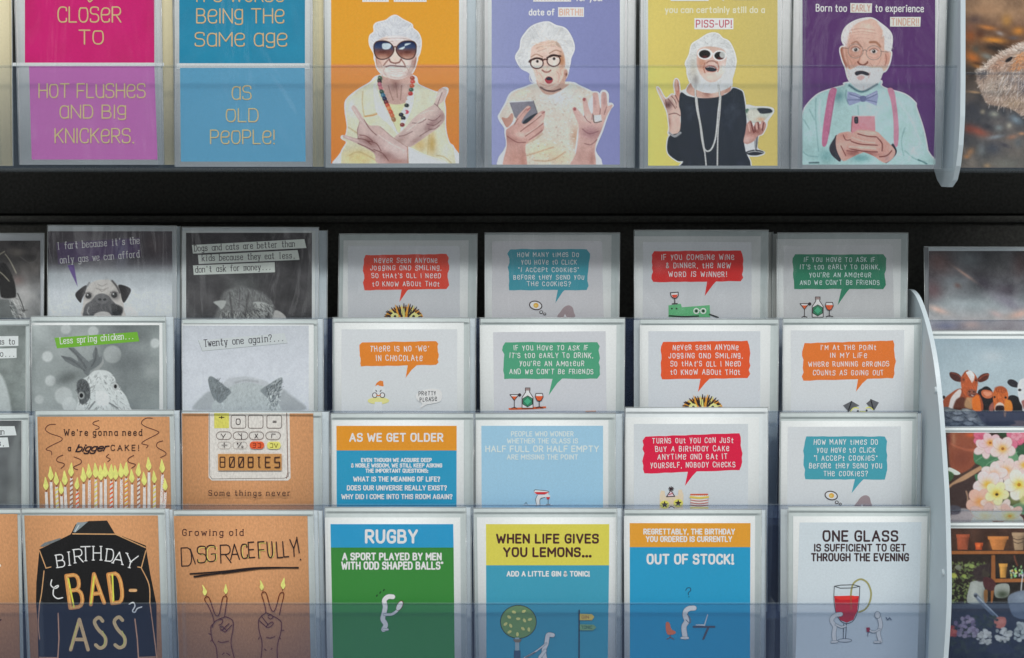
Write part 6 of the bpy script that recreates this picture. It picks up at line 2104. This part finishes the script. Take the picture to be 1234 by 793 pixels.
cv.poly("455,70 520,80 575,110 600,110 700,60 708,110 695,188 600,150 575,150 470,188 448,150", BT, 1, 1, False)
wrinkle(cv, ("470,90 530,110 575,130", "460,140 520,140 570,140", "610,130 660,110 700,90", "610,140 660,150 695,160"), 7, (96, 104, 150), .7)
cv.poly("560,112 605,110 605,150 565,152", (112, 120, 166), 1.2); wrinkle(cv, ("480,110 540,124", "630,112 690,84"), 7, (190, 198, 224), .6)
cv.line("445,60 440,110 460,170", 8, (90, 130, 144), 2, .6)
PK = "495,275 680,275 685,400 620,440 485,440 487,330"
cv.poly(PK, (226, 136, 148), .9, 1, False); cv.line("494,278 486,400", 7, (150, 76, 90), 1, .8); cv.line("500,274 680,274", 6, (236, 164, 170), 1, .8)
cv.poly("512,285 540,282 542,330 514,332", (44, 34, 46), .9); cv.ell(526, 298, 8, 9, (100, 96, 110), 1); cv.ell(526, 318, 7, 8, (90, 86, 100), 1)
cv.poly("305,530 340,465 370,440 400,640 350,620 315,580", (72, 46, 66), 1.3); cv.poly("820,505 850,530 862,570 840,610 780,660 770,640", (66, 52, 78), 1.2)
LH = "360,450 380,420 430,405 480,405 500,440 560,500 600,560 540,590 480,620 420,645 385,600 360,530"
RH = "480,430 530,390 560,385 690,400 740,440 780,480 830,530 850,570 830,620 770,660 720,640 680,610 600,575 520,560 460,540 455,515 500,510 480,480 470,455"
for p in (LH, RH): cv.poly(p, (216, 160, 148), 1)
cv.setclip(LH, 1); cv.glow(430, 440, 40, 24, (196, 130, 116), .6); cv.glow(400, 540, 30, 70, (228, 178, 164), .7); cv.glow(500, 580, 70, 30, (160, 92, 84), .8); wrinkle(cv, ("420,430 440,470 480,470", "400,520 440,600", "450,560 540,570"), 8, (136, 74, 72), .8); cv.setclip(None)
cv.setclip(RH, 1); cv.glow(620, 590, 90, 30, (156, 88, 84), .8); cv.glow(760, 540, 60, 70, (206, 150, 138), .6); cv.glow(640, 420, 80, 16, (232, 182, 168), .8); cv.glow(600, 530, 110, 14, (230, 180, 166), .8); cv.glow(780, 620, 30, 40, (180, 140, 140), .7)
wrinkle(cv, ("540,420 620,440 690,445", "480,480 560,505 700,515", "470,545 600,565 700,570", "700,450 740,500 740,560", "720,610 780,600 820,560"), 9, (130, 66, 64), .85)
wrinkle(cv, ("540,400 620,405 690,415", "490,450 580,480 680,495", "470,525 580,535 690,545"), 9, (236, 192, 178), .6); cv.setclip(None)
cv.setclip(None)
cv.punch(BG0)
cv.noise(2.2, (1.5, 1.5, 1.5), 2)
a = Art(DU, TA, 'top', UY)
a.canvas(cv)
PW = (222, 218, 226)
a.text("Born too", 196, 92, 446, 56, 9, PW, 'bold', y1=95); a.poly("478,25 658,28 655,106 478,104", (214, 212, 206)); a.text("EARLY", 492, 92, 642, 52, 7.5, (196, 154, 140), 'bold')
a.text("to experience", 686, 94, 1082, 56, 9, PW, 'bold', y1=98)
a.poly("806,140 1060,140 1056,220 806,220", (214, 212, 206)); a.text("TINDER!!", 820, 208, 1042, 54, 8, (200, 160, 142), 'bold')
greeting("purple card of a bearded person in teal shirt and bow tie with pink phone", a,
         (965.5, 1131, -60, 961, 1123, 203.5), (957, -62, 1134), DU, [(966, -60, 1142.5, "right edge", (222, 231, 236))], "purple bow tie card", UG, film=M_FILMW, env=(220, 228, 232))

# ------------------------------------------------------------------ photograph cards of the right hand rack
PG = "large photograph cards at the right"
T = (1144, 0, 7.211); T2 = (1144, 100, 7.211)
cv = Cv(1155, -60, 1330, 202, (110, 84, 66), .75, T, 61)
cv.grad([(-60, (104, 82, 68)), (14, (140, 110, 84)), (30, (112, 84, 66)), (60, (96, 66, 44)), (84, (70, 60, 52)), (110, (84, 76, 72)), (140, (70, 70, 74)), (202, (96, 92, 88))])
cv.noise(16, (18, 15, 12), 3)
for (x, y, rx, ry, c, r) in ((300, 90, 160, 60, (158, 122, 92), 0), (220, 170, 70, 50, (80, 62, 58), 0), (500, 180, 50, 60, (166, 120, 60), 0), (600, 270, 60, 40, (196, 126, 46), 0), (330, 240, 90, 24, (190, 120, 60), 10), (180, 310, 60, 60, (140, 76, 36), 0), (270, 300, 40, 50, (80, 46, 30), 0),
                         (390, 350, 110, 30, (216, 140, 50), 5), (400, 420, 120, 40, (30, 24, 22), 10), (560, 330, 60, 20, (90, 80, 80), 0), (230, 430, 40, 40, (70, 70, 64), 0), (200, 500, 80, 50, (186, 104, 40), 25), (330, 490, 70, 30, (120, 124, 120), 20), (240, 560, 40, 20, (60, 36, 20), 20), (250, 580, 70, 20, (150, 100, 50), 20), (440, 290, 40, 20, (150, 140, 136), 20), (180, 240, 40, 40, (120, 80, 60), 0)):
    cv.glow(x, y, rx, ry, c, .85, r)
cv.T = T2
for (x, y, rx, ry, c, r) in ((220, 80, 70, 12, (190, 150, 110), 5), (200, 220, 90, 60, (56, 58, 66), 20), (290, 250, 24, 24, (150, 140, 120), 0), (390, 270, 50, 30, (150, 152, 140), 10), (470, 250, 30, 40, (50, 54, 62), 0), (250, 420, 110, 44, (150, 76, 60), 20), (170, 400, 40, 40, (120, 60, 50), 0), (330, 380, 60, 30, (48, 50, 58), 10), (430, 390, 40, 30, (120, 130, 132), 0), (520, 370, 30, 30, (168, 164, 150), 0), (580, 320, 70, 40, (120, 138, 150), 30), (400, 470, 80, 20, (130, 140, 148), -10), (550, 470, 60, 24, (150, 110, 90), -10), (180, 600, 50, 34, (156, 116, 84), -40), (150, 640, 30, 20, (170, 120, 80), 0), (280, 580, 40, 60, (110, 116, 118), 0), (380, 570, 80, 60, (60, 66, 78), 10), (330, 720, 36, 24, (160, 132, 100), 0), (500, 700, 150, 60, (112, 112, 106), 0), (480, 540, 60, 20, (60, 60, 70), 20), (600, 520, 40, 50, (90, 96, 100), 0), (630, 440, 30, 14, (196, 140, 100), 0)):
    cv.glow(x, y, rx, ry, c, .8, r)
cv.T = T
OT = "240,650 250,620 300,580 350,520 400,490 450,450 520,420 600,380 680,360 900,340 1100,420 1200,700 1100,960 900,1020 700,1010 620,1000 560,960 480,930 400,920 330,900 300,860 250,740 235,700"
cv.poly(OT, (150, 130, 118), 2.5)
cv.setclip(OT, 2)
cv.glow(440, 560, 120, 60, (176, 132, 108), .8, -25); cv.glow(400, 760, 140, 100, (156, 150, 144), .7); cv.glow(560, 700, 100, 80, (110, 108, 112), .7); cv.glow(620, 500, 60, 40, (196, 140, 96), .8, -25); cv.glow(640, 420, 90, 40, (190, 180, 172), .7, -20); cv.glow(560, 900, 120, 50, (160, 140, 118), .7); cv.glow(300, 630, 40, 40, (104, 98, 98), .9); cv.glow(640, 760, 34, 70, (74, 78, 92), .8)
cv.setclip(None)
cv.fur(OT, 1500, 5, lambda x, y: 150 if y < 80 else 120, [(206, 190, 178), (98, 84, 78), (226, 216, 206), (150, 122, 104), (70, 62, 60), (180, 160, 146)], .6, .75, 28)
cv.fur("240,620 350,520 450,450 600,380 680,360 700,400 560,450 400,540 260,660", 260, 4, 210, [(222, 214, 206), (190, 170, 156)], .7, .7)
cv.poly("486,535 510,505 548,492 540,520 510,538", (24, 20, 24), 1.4)
cv.fur("590,480 700,440 700,600 560,600 530,580", 130, 5, 140, [(206, 140, 90), (150, 84, 50), (222, 166, 120)], .7, .7)
cv.fur("250,620 330,610 330,660 260,680", 50, 4, 140, [(70, 66, 68), (110, 104, 104)], .8, .8)
for p in ("480,640 440,740 420,800", "560,640 530,760 500,820", "610,620 600,740 590,860", "520,650 470,740"): cv.line(p, 3, (206, 208, 214), .8, .7)
for p in ("380,370 430,400 490,425", "400,375 450,395 500,420"): cv.line(p, 4, (40, 30, 24), 1, .8)
cv.noise(1.6, (4, 4, 4), 2)
a = Art(DU, T, 'top', 90)
a.canvas(cv)
greeting("wildlife photo card of a furry otter among brown seaweed at the upper right", a,
         (1155, 1330, -60, 1155, 1330, 202.6), (1153.5, -62, 1332), DU, [], "otter card", PG, paper=(90, 84, 80), env=(180, 186, 190))

# storm clouds
T = (1104, 290, 7.208)
cv = Cv(1119.3, 302.5, 1300, 430, (90, 92, 96), .8, T, 63)
cv.grad([(302, (62, 62, 66)), (330, (80, 78, 82)), (352, (112, 116, 120)), (366, (140, 148, 152)), (384, (164, 164, 166)), (400, (178, 164, 156)), (430, (200, 190, 188))])
n = cv.noise(30, None, 4); cv.C += (n * 22)[..., None]
for (x, y, rx, ry, c, r) in ((200, 180, 140, 110, (88, 62, 60), 20), (150, 430, 90, 100, (92, 66, 70), 0), (470, 160, 150, 90, (96, 102, 106), 0), (330, 360, 130, 70, (104, 110, 114), 0), (720, 200, 160, 100, (78, 78, 80), 0), (900, 190, 70, 130, (80, 62, 62), 0), (590, 370, 90, 50, (66, 60, 70), 35), (780, 430, 120, 70, (74, 66, 76), 10), (800, 540, 160, 60, (120, 116, 130), 25), (900, 640, 120, 40, (206, 166, 150), -15), (420, 290, 120, 14, (166, 136, 124), 35), (190, 600, 100, 30, (214, 178, 164), 20), (500, 560, 220, 60, (152, 162, 166), 5), (260, 740, 140, 40, (140, 140, 158), 0), (480, 730, 90, 40, (214, 182, 168), 0), (700, 640, 70, 30, (190, 170, 168), 20), (360, 390, 34, 24, (96, 72, 68), 30), (820, 720, 180, 50, (186, 174, 168), 0)):
    cv.glow(x, y, rx, ry, c, .8, r)
n = cv.noise(14, None, 4); cv.C += (n * 10)[..., None]
cv.noise(1.6, (4, 4, 4), 2)
a = Art(D1, T)
a.canvas(cv)
greeting("dark storm cloud sunset photo card at the top of the right hand rack", a,
         (1119, 1300, 297.8, 1122, 1300, YB[1]), (1113.5, 297.2, 1302, .6), D1, [], "storm cloud card", PG, paper=(196, 204, 208), env=(120, 122, 126))

# cows behind a wall
T = (1104, 395, 6.346)
cv = Cv(1122, 408.2, 1300, 513.3, (160, 178, 188), .6, T, 67)
cv.grad([(408, (150, 168, 178)), (440, (166, 183, 191)), (500, (174, 189, 196)), (513, (170, 184, 190))])
n = cv.noise(26, None, 3); cv.C += (n * 5)[..., None]
cv.glow(580, 220, 100, 50, (186, 196, 202), .7); cv.glow(640, 120, 160, 30, (148, 166, 178), .6); cv.glow(250, 160, 90, 40, (156, 172, 180), .6)
BLK = (28, 26, 30)
cv.poly("470,500 500,465 540,448 580,480 600,560 590,660 480,660", BLK, 1.2); cv.poly("700,540 740,515 790,540 812,600 812,660 700,660", BLK, 1.2); cv.poly("205,520 222,524 220,545 205,540", (40, 36, 38), 1)
cv.poly("205,560 260,505 330,465 400,480 490,520 492,650 205,650", (150, 74, 46), 1.2)
cv.poly("250,600 270,530 330,470 345,500 300,600 280,630 240,630", (206, 200, 198), 1.6); cv.poly("300,560 350,530 400,560 430,640 290,650", (92, 50, 38), 2.5); cv.poly("390,530 440,540 430,620 370,600", (186, 150, 110), 3, .8); cv.poly("430,540 480,520 495,640 440,640", (226, 112, 44), 2)
cv.poly("254,350 270,338 320,350 350,385 345,412 300,408 265,382", (70, 36, 32), 1.1); cv.poly("470,390 500,358 545,346 558,360 545,395 500,416 475,412", (84, 40, 32), 1.1)
cv.line("270,345 320,360 348,392", 6, (150, 76, 56), 1, .7); cv.line("480,395 520,365 556,358", 6, (170, 84, 58), 1, .8)
cv.poly("345,380 375,335 400,326 440,345 468,390 470,440 460,500 440,530 400,532 365,505 345,450", (178, 86, 48), 1.2)
cv.poly("380,335 420,330 448,370 430,420 415,400 395,365", (222, 224, 226), 1.4); cv.line("360,365 375,340 395,330", 8, (110, 54, 36), 1.2, .8)
cv.glow(360, 400, 18, 22, (110, 50, 34), .8); cv.glow(458, 400, 14, 18, (100, 46, 32), .8); cv.ell(366, 398, 8, 6, (26, 18, 18), 1); cv.ell(456, 402, 7, 6, (26, 18, 18), 1)
cv.poly("390,490 420,470 455,480 458,510 430,532 400,520", (120, 76, 66), 2); cv.ell(408, 488, 9, 6, (40, 24, 24), 1); cv.ell(444, 490, 8, 6, (40, 24, 24), 1); cv.line("405,515 430,518 450,508", 5, (50, 28, 28), 1, .8); cv.line("425,516 436,520", 7, (216, 210, 206), 1, .8)
cv.fur("345,400 380,340 468,390 460,480 365,500", 120, 3, 90, [(206, 110, 66), (130, 60, 36), (190, 96, 54)], .6, .5)
cv.poly("498,490 520,474 570,482 590,505 575,535 535,540 505,520", (190, 104, 70), 1.1); cv.poly("512,492 560,490 578,508 540,525", (222, 150, 120), 1.6, .8)
cv.poly("588,500 610,460 650,448 690,470 705,520 690,580 675,630 600,630 590,570", (196, 100, 48), 1.2); cv.poly("600,460 650,446 690,470 680,500 620,490", (150, 70, 40), 2.5, .8)
cv.fur("590,500 650,450 700,510 680,600 600,600", 120, 3, 90, [(222, 128, 70), (150, 72, 36)], .6, .5)
cv.poly("610,590 640,570 672,590 676,632 605,632", (214, 196, 184), 1.5); cv.poly("615,598 668,598 672,636 610,636", (40, 24, 26), 2); cv.ell(600, 530, 8, 8, (30, 20, 20), 1); cv.ell(684, 534, 9, 8, (30, 20, 20), 1)
cv.poly("680,560 720,555 738,600 730,640 680,640", (228, 128, 50), 2); cv.poly("560,600 590,570 590,640 560,640", (150, 90, 80), 2)
cv.poly("698,412 715,395 750,400 780,425 776,455 735,452 705,432", (40, 38, 44), 1.1)
cv.poly("776,440 800,395 860,380 930,400 940,500 900,640 820,640 812,600 790,560 778,500", (206, 210, 214), 1.3); cv.ell(792, 476, 12, 9, (40, 34, 36), 1.2); cv.poly("808,560 840,555 860,600 830,630 812,590", (150, 96, 90), 2)
cv.poly("205,638 1300,638 1300,760 205,760", (70, 70, 82), 1.2, 1, False)  # dark band paints the front lip's veil onto the foot of the picture
cv.poly("760,730 800,710 1300,740 1300,760 750,760", (170, 140, 130), 3, .7); cv.poly("670,640 690,640 684,680 672,676", (186, 140, 110), 2, .6)
cv.poly("205,612 290,620 345,630 360,620 440,630 470,660 500,710 545,745 555,760 205,760", (96, 102, 106), 1.2)
for (x, y, rx, ry, v, r) in ((250, 636, 36, 16, 130, 8), (320, 650, 44, 18, 150, -5), (262, 672, 44, 18, 104, 10), (320, 696, 50, 20, 156, 6), (390, 640, 44, 20, 146, 15), (420, 672, 46, 18, 124, -8), (430, 700, 40, 16, 166, 10), (250, 716, 40, 18, 116, 0), (300, 736, 50, 14, 140, 0), (400, 732, 44, 16, 170, 4), (470, 720, 40, 14, 150, 14), (500, 742, 34, 10, 160, 10)):
    cv.ell(x, y + 3, rx + 3, ry + 3, (34, 36, 42), 1.2, .9, r); cv.ell(x, y, rx, ry, (v, v + 5, v + 8), 2.2, .95, r)
cv.setclip("205,615 470,640 555,760 205,760"); cv.noise(4, (14, 14, 14), 2); cv.setclip(None)
cv.noise(1.6, (4, 4, 4), 2)
a = Art(D2, T)
a.canvas(cv)
greeting("photo card of brown cows behind a dry stone wall under pale sky", a,
         (1122, 1300, 399.2, 1122, 1300, YB[2]), (1118, 398.4, 1302), D2, [], "cow card", PG, paper=(206, 214, 220))

# primrose flowers
T = (1124, 510, 6.345)
cv = Cv(1134, 521.4, 1300, 640, (70, 52, 46), .6, T, 71)
cv.noise(14, (10, 8, 7), 3)
cv.poly("135,70 330,70 340,200 330,300 250,370 150,380 120,200", (140, 76, 54), 3); cv.poly("135,150 180,170 260,195 340,196 340,215 250,212 150,170", (170, 96, 70), 2); cv.glow(230, 270, 80, 80, (112, 58, 44), .7); cv.glow(160, 120, 20, 60, (176, 130, 100), .6); cv.glow(290, 90, 40, 20, (206, 90, 50), .8); cv.glow(120, 120, 20, 60, (96, 40, 40), .8)
cv.poly("130,470 250,390 380,320 390,345 260,430 135,495", (176, 138, 106), 2); cv.poly("130,495 260,430 400,350 420,420 330,480 300,560 280,640 135,640", (62, 46, 44), 2.5); cv.poly("250,520 265,525 275,590 270,650 258,640 262,570", (150, 120, 100), 1.5)
cv.poly("118,340 150,345 210,380 190,396 150,390 122,370", (206, 222, 206), 1.2); cv.poly("120,370 160,390 150,430 122,440", (60, 90, 56), 2)
cv.poly("140,700 210,650 320,680 330,780 140,780", (150, 146, 150), 3); cv.poly("135,630 210,640 205,690 135,695", (80, 78, 88), 2.5)
GR = [(70, 118, 84), (98, 144, 108), (50, 88, 62)]
for (p, c) in (("312,240 330,210 400,230 480,240 520,270 480,320 420,370 390,380 370,330 320,300", GR[0]), ("540,290 580,200 640,190 680,240 640,300 570,300", GR[1]), ("320,400 350,390 392,420 380,450 345,460", GR[0]), ("640,190 720,160 800,220 720,290 660,260", GR[2]), ("500,80 560,74 580,110 560,120", (44, 66, 44)), ("480,600 560,540 640,580 720,560 760,640 600,650", (58, 72, 48)), ("600,640 700,600 800,640 800,700 640,690", (92, 130, 104)), ("520,420 560,410 580,440 555,470", (40, 44, 34))):
    cv.poly(p, c, 1.6)
for p in ("330,290 400,250 500,260", "390,370 420,310 500,270", "560,290 610,240 650,220"): cv.line(p, 5, (140, 180, 146), 1, .6)
cv.glow(620, 590, 70, 40, (150, 150, 90), .6); cv.glow(690, 560, 30, 60, (186, 190, 120), .6)
def blossom(cx, cy, r, col, heart, n=5, rot=0, sq=1.0, ring=None):
    for i in range(n):
        t = math.radians(rot + 360 / n * i)
        x, y = cx + r * .58 * math.cos(t), cy + r * .58 * math.sin(t) * sq
        cv.ell(x, y + 3, r * .52, r * .46 * sq, tuple(int(v * .78) for v in col), 2, .8, math.degrees(t))
        cv.ell(x, y, r * .5, r * .44 * sq, col, 1.4, .95, math.degrees(t))
        cv.line([(cx, cy), (cx + r * .8 * math.cos(t), cy + r * .8 * math.sin(t) * sq)], 4, tuple(int(v * .88) for v in col), 1.2, .5)
    cv.glow(cx, cy, r * .42, r * .38 * sq, heart, .95)
    if ring: cv.ell(cx, cy, r * .12, r * .12 * sq, ring, 1.2, .9)
PKW = (222, 196, 196); CRM = (224, 218, 206)
for (x, y, r, c, h, rot, sq, ring) in ((370, 110, 60, (206, 104, 130), (190, 80, 110), 0, 1, None), (620, 120, 70, (206, 110, 136), (214, 130, 150), 20, 1, None), (690, 100, 60, (210, 104, 132), (216, 140, 150), 50, 1, None), (640, 90, 40, (220, 150, 166), (206, 110, 130), 10, 1, None),
        (400, 190, 84, PKW, (220, 190, 186), 10, .8, None), (440, 150, 80, (222, 186, 192), (230, 150, 50), 30, .9, (150, 84, 40)), (535, 195, 92, (222, 200, 198), (226, 160, 60), 15, 1, (140, 90, 40)),
        (700, 320, 80, (222, 196, 194), (226, 170, 60), 40, .9, None), (560, 360, 96, (222, 198, 194), (224, 160, 90), 5, .9, None), (470, 390, 96, (224, 204, 202), (216, 166, 130), 60, .9, None), (420, 470, 104, (222, 204, 204), (232, 170, 50), 25, 1, None),
        (660, 470, 112, CRM, (230, 186, 50), 35, 1, (170, 120, 30)), (360, 600, 100, (222, 176, 160), (230, 150, 80), 15, 1, None), (440, 610, 70, (224, 196, 186), (226, 160, 110), 40, .8, None), (540, 650, 80, (216, 200, 196), (210, 180, 150), 10, .8, None), (400, 710, 120, (206, 176, 170), (206, 160, 136), 0, .7, None), (590, 710, 110, (210, 176, 166), (220, 150, 80), 30, .7, (150, 120, 60)),
        (490, 535, 88, (226, 216, 170), (226, 196, 76), 10, .95, (90, 70, 30))):
    blossom(x, y, r, c, h, 5, rot, sq, ring)
cv.ell(490, 538, 56, 48, (228, 214, 140), 2, .5); cv.glow(488, 540, 32, 26, (214, 176, 60), .9); cv.ell(490, 545, 12, 10, (70, 56, 24), 1.4)
cv.ell(700, 560, 40, 60, (214, 208, 140), 3, .6)
cv.noise(1.6, (4, 4, 4), 2)
a = Art(D3, T, 'low', 616)
for k in range(1): a.canvas(cv)
greeting("photo card of pink and cream primroses beside terracotta pots", a,
         (1130, 1300, 515.4, 1132, 1300, YB[3]), (1127, 514.6, 1302), D3, [], "primrose card", PG, paper=(206, 214, 220))

# potting shed
T = (1124, 630, 4.864)
cv = Cv(1138, 636.6, 1300, 830, (44, 32, 28), .65, T, 73)
cv.grad([(636, (70, 46, 36)), (660, (60, 38, 28)), (670, (40, 30, 26)), (726, (34, 30, 28)), (740, (46, 52, 62)), (793, (30, 34, 42)), (830, (26, 28, 36))])
cv.noise(12, (9, 7, 6), 3)
WD = (150, 92, 48)
cv.poly("110,165 700,165 700,182 110,186", WD, 1.2, 1, False); cv.poly("344,180 366,180 368,340 350,470 340,470", (140, 86, 46), 1.2, 1, False); cv.poly("366,328 700,326 700,345 366,350", WD, 1.2, 1, False); cv.line("110,188 700,186", 6, (30, 20, 16), 1.6, .8)
def pot(x0, x1, xb0, xb1, y0, y1, c):
    cv.poly([(x0, y0), (x1, y0), (xb1, y1), (xb0, y1)], c, 1.3, 1, False)
    cv.poly([(x0 - 3, y0), (x1 + 3, y0), (x1 + 1, y0 + 18), (x0 - 1, y0 + 18)], tuple(min(255, int(v * 1.12)) for v in c), 1.2, 1, False)
    cv.glow(x0 + (x1 - x0) * .25, (y0 + y1) / 2, (x1 - x0) * .2, (y1 - y0) * .5, tuple(min(255, int(v * 1.3)) for v in c), .5)
    cv.glow(x1 - 6, (y0 + y1) / 2, (x1 - x0) * .2, (y1 - y0) * .5, tuple(int(v * .5) for v in c), .6)
pot(140, 214, 146, 204, 68, 158, (150, 76, 50)); pot(325, 442, 350, 415, 80, 160, (176, 112, 60)); pot(466, 540, 480, 530, 58, 160, (150, 126, 100)); pot(250, 292, 252, 288, 118, 158, (176, 76, 40)); pot(390, 436, 396, 428, 240, 322, (186, 136, 66))
cv.glow(270, 134, 12, 12, (226, 120, 60), .8)
for y in (90, 110): cv.line([(470, y), (500, y + 10), (536, y)], 5, (60, 44, 36), 1, .7)
rg = random.Random(9)
for i in range(240):
    x, y = rg.uniform(112, 330), rg.uniform(230, 468)
    if x > 215 and y > 340: continue
    v = rg.random()
    c = (70 + 60 * v, 86 + 60 * v, 50 + 40 * v)
    cv.ell(x, y, rg.uniform(5, 13), rg.uniform(3, 7), c, 1.2, .75, rg.uniform(0, 180))
for (x, y, r, c) in ((230, 255, 16, (140, 160, 90)), (196, 250, 12, (130, 150, 90)), (124, 310, 18, (170, 176, 80)), (184, 312, 14, (140, 160, 80)), (150, 262, 18, (120, 124, 110)), (310, 300, 22, (150, 190, 84)), (300, 280, 12, (170, 206, 100))):
    cv.ell(x, y, r, r * .8, c, 2, .9)
cv.poly("216,372 230,345 290,340 300,372 318,466 205,470", (150, 156, 152), 1.5); cv.glow(240, 410, 24, 60, (176, 182, 178), .6); cv.glow(300, 430, 14, 50, (90, 96, 94), .7)
cv.poly("240,270 330,240 336,300 290,345 250,330", (48, 36, 40), 2.5, .9); cv.poly("300,320 350,330 376,376 340,400 300,372", (70, 36, 40), 1.8)
cv.poly("368,368 444,360 442,430 370,436", (150, 156, 150), 1.6, .95); cv.glow(410, 420, 40, 26, (50, 60, 44), .9); cv.poly("300,400 322,398 318,466 304,466", (120, 84, 50), 1.3)
for i in range(26): cv.ell(rg.uniform(455, 525), rg.uniform(255, 322), rg.uniform(5, 10), rg.uniform(4, 7), (150 + rg.uniform(-40, 60), 190 + rg.uniform(-40, 30), 120 + rg.uniform(-40, 60)), 1.2, .9, rg.uniform(0, 180))
cv.line("478,195 486,225 496,250", 9, (110, 60, 44), 1.4, .9); cv.line("530,300 522,350 518,396", 7, (196, 202, 206), 1.2, .9)
cv.poly("440,440 470,412 540,395 700,395 700,560 500,560 450,500", (106, 118, 134), 2.2); cv.glow(520, 440, 50, 30, (140, 154, 170), .6)
cv.poly("110,474 450,474 450,502 110,504", (76, 86, 98), 2, .8, False)
cv.line("252,424 300,480 376,556", 24, (96, 108, 124), 1.4); cv.line("250,420 300,470 380,548", 7, (170, 180, 192), 1.2, .8); cv.ell(252, 428, 10, 9, (60, 66, 76), 1.2)
cv.poly("360,570 385,552 425,556 430,590 410,618 370,612", (196, 116, 96), 1.8); cv.glow(400, 580, 24, 16, (222, 150, 130), .7)
def cluster(cx, cy, rx, ry, n, cols, r0, r1):
    for i in range(n):
        t, q = rg.uniform(0, 6.28), math.sqrt(rg.random())
        cv.ell(cx + rx * q * math.cos(t), cy + ry * q * math.sin(t), rg.uniform(r0, r1), rg.uniform(r0, r1) * .8, cols[i % len(cols)], 1.4, .85)
cluster(190, 700, 110, 90, 60, [(40, 48, 40), (54, 62, 48), (36, 40, 44)], 8, 18); cluster(420, 740, 140, 60, 60, [(34, 40, 44), (52, 58, 50), (44, 52, 44)], 8, 18); cluster(300, 580, 90, 40, 40, [(40, 50, 44), (60, 70, 52)], 6, 14)
cluster(190, 610, 66, 60, 40, [(150, 134, 156), (120, 104, 130), (170, 154, 170)], 9, 17); cluster(235, 645, 34, 26, 18, [(156, 146, 160), (130, 116, 136)], 8, 15)
cluster(112, 640, 18, 40, 14, [(170, 70, 60), (196, 100, 84)], 10, 18)
cluster(305, 670, 44, 44, 40, [(206, 206, 200), (180, 180, 172), (216, 216, 208)], 8, 15); cluster(412, 655, 46, 44, 40, [(206, 206, 200), (176, 178, 168), (218, 218, 210)], 8, 15); cluster(512, 640, 44, 56, 40, [(190, 196, 190), (160, 166, 160), (206, 210, 204)], 8, 15); cluster(620, 660, 60, 50, 30, [(190, 196, 190), (206, 210, 204)], 8, 15)
cv.poly("330,716 430,712 470,740 470,764 330,764", (44, 48, 62), 2.5, .8)
cv.noise(1.6, (4, 4, 4), 2)
a = Art(D4, T)
a.canvas(cv)
greeting("photo card of a shadowy potting shed with pots and watering can", a,
         (1134, 1300, 630.2, 1134, 1300, YB[4]), (1131, 629.6, 1302), D4, [], "potting shed card", PG, paper=(206, 214, 220))
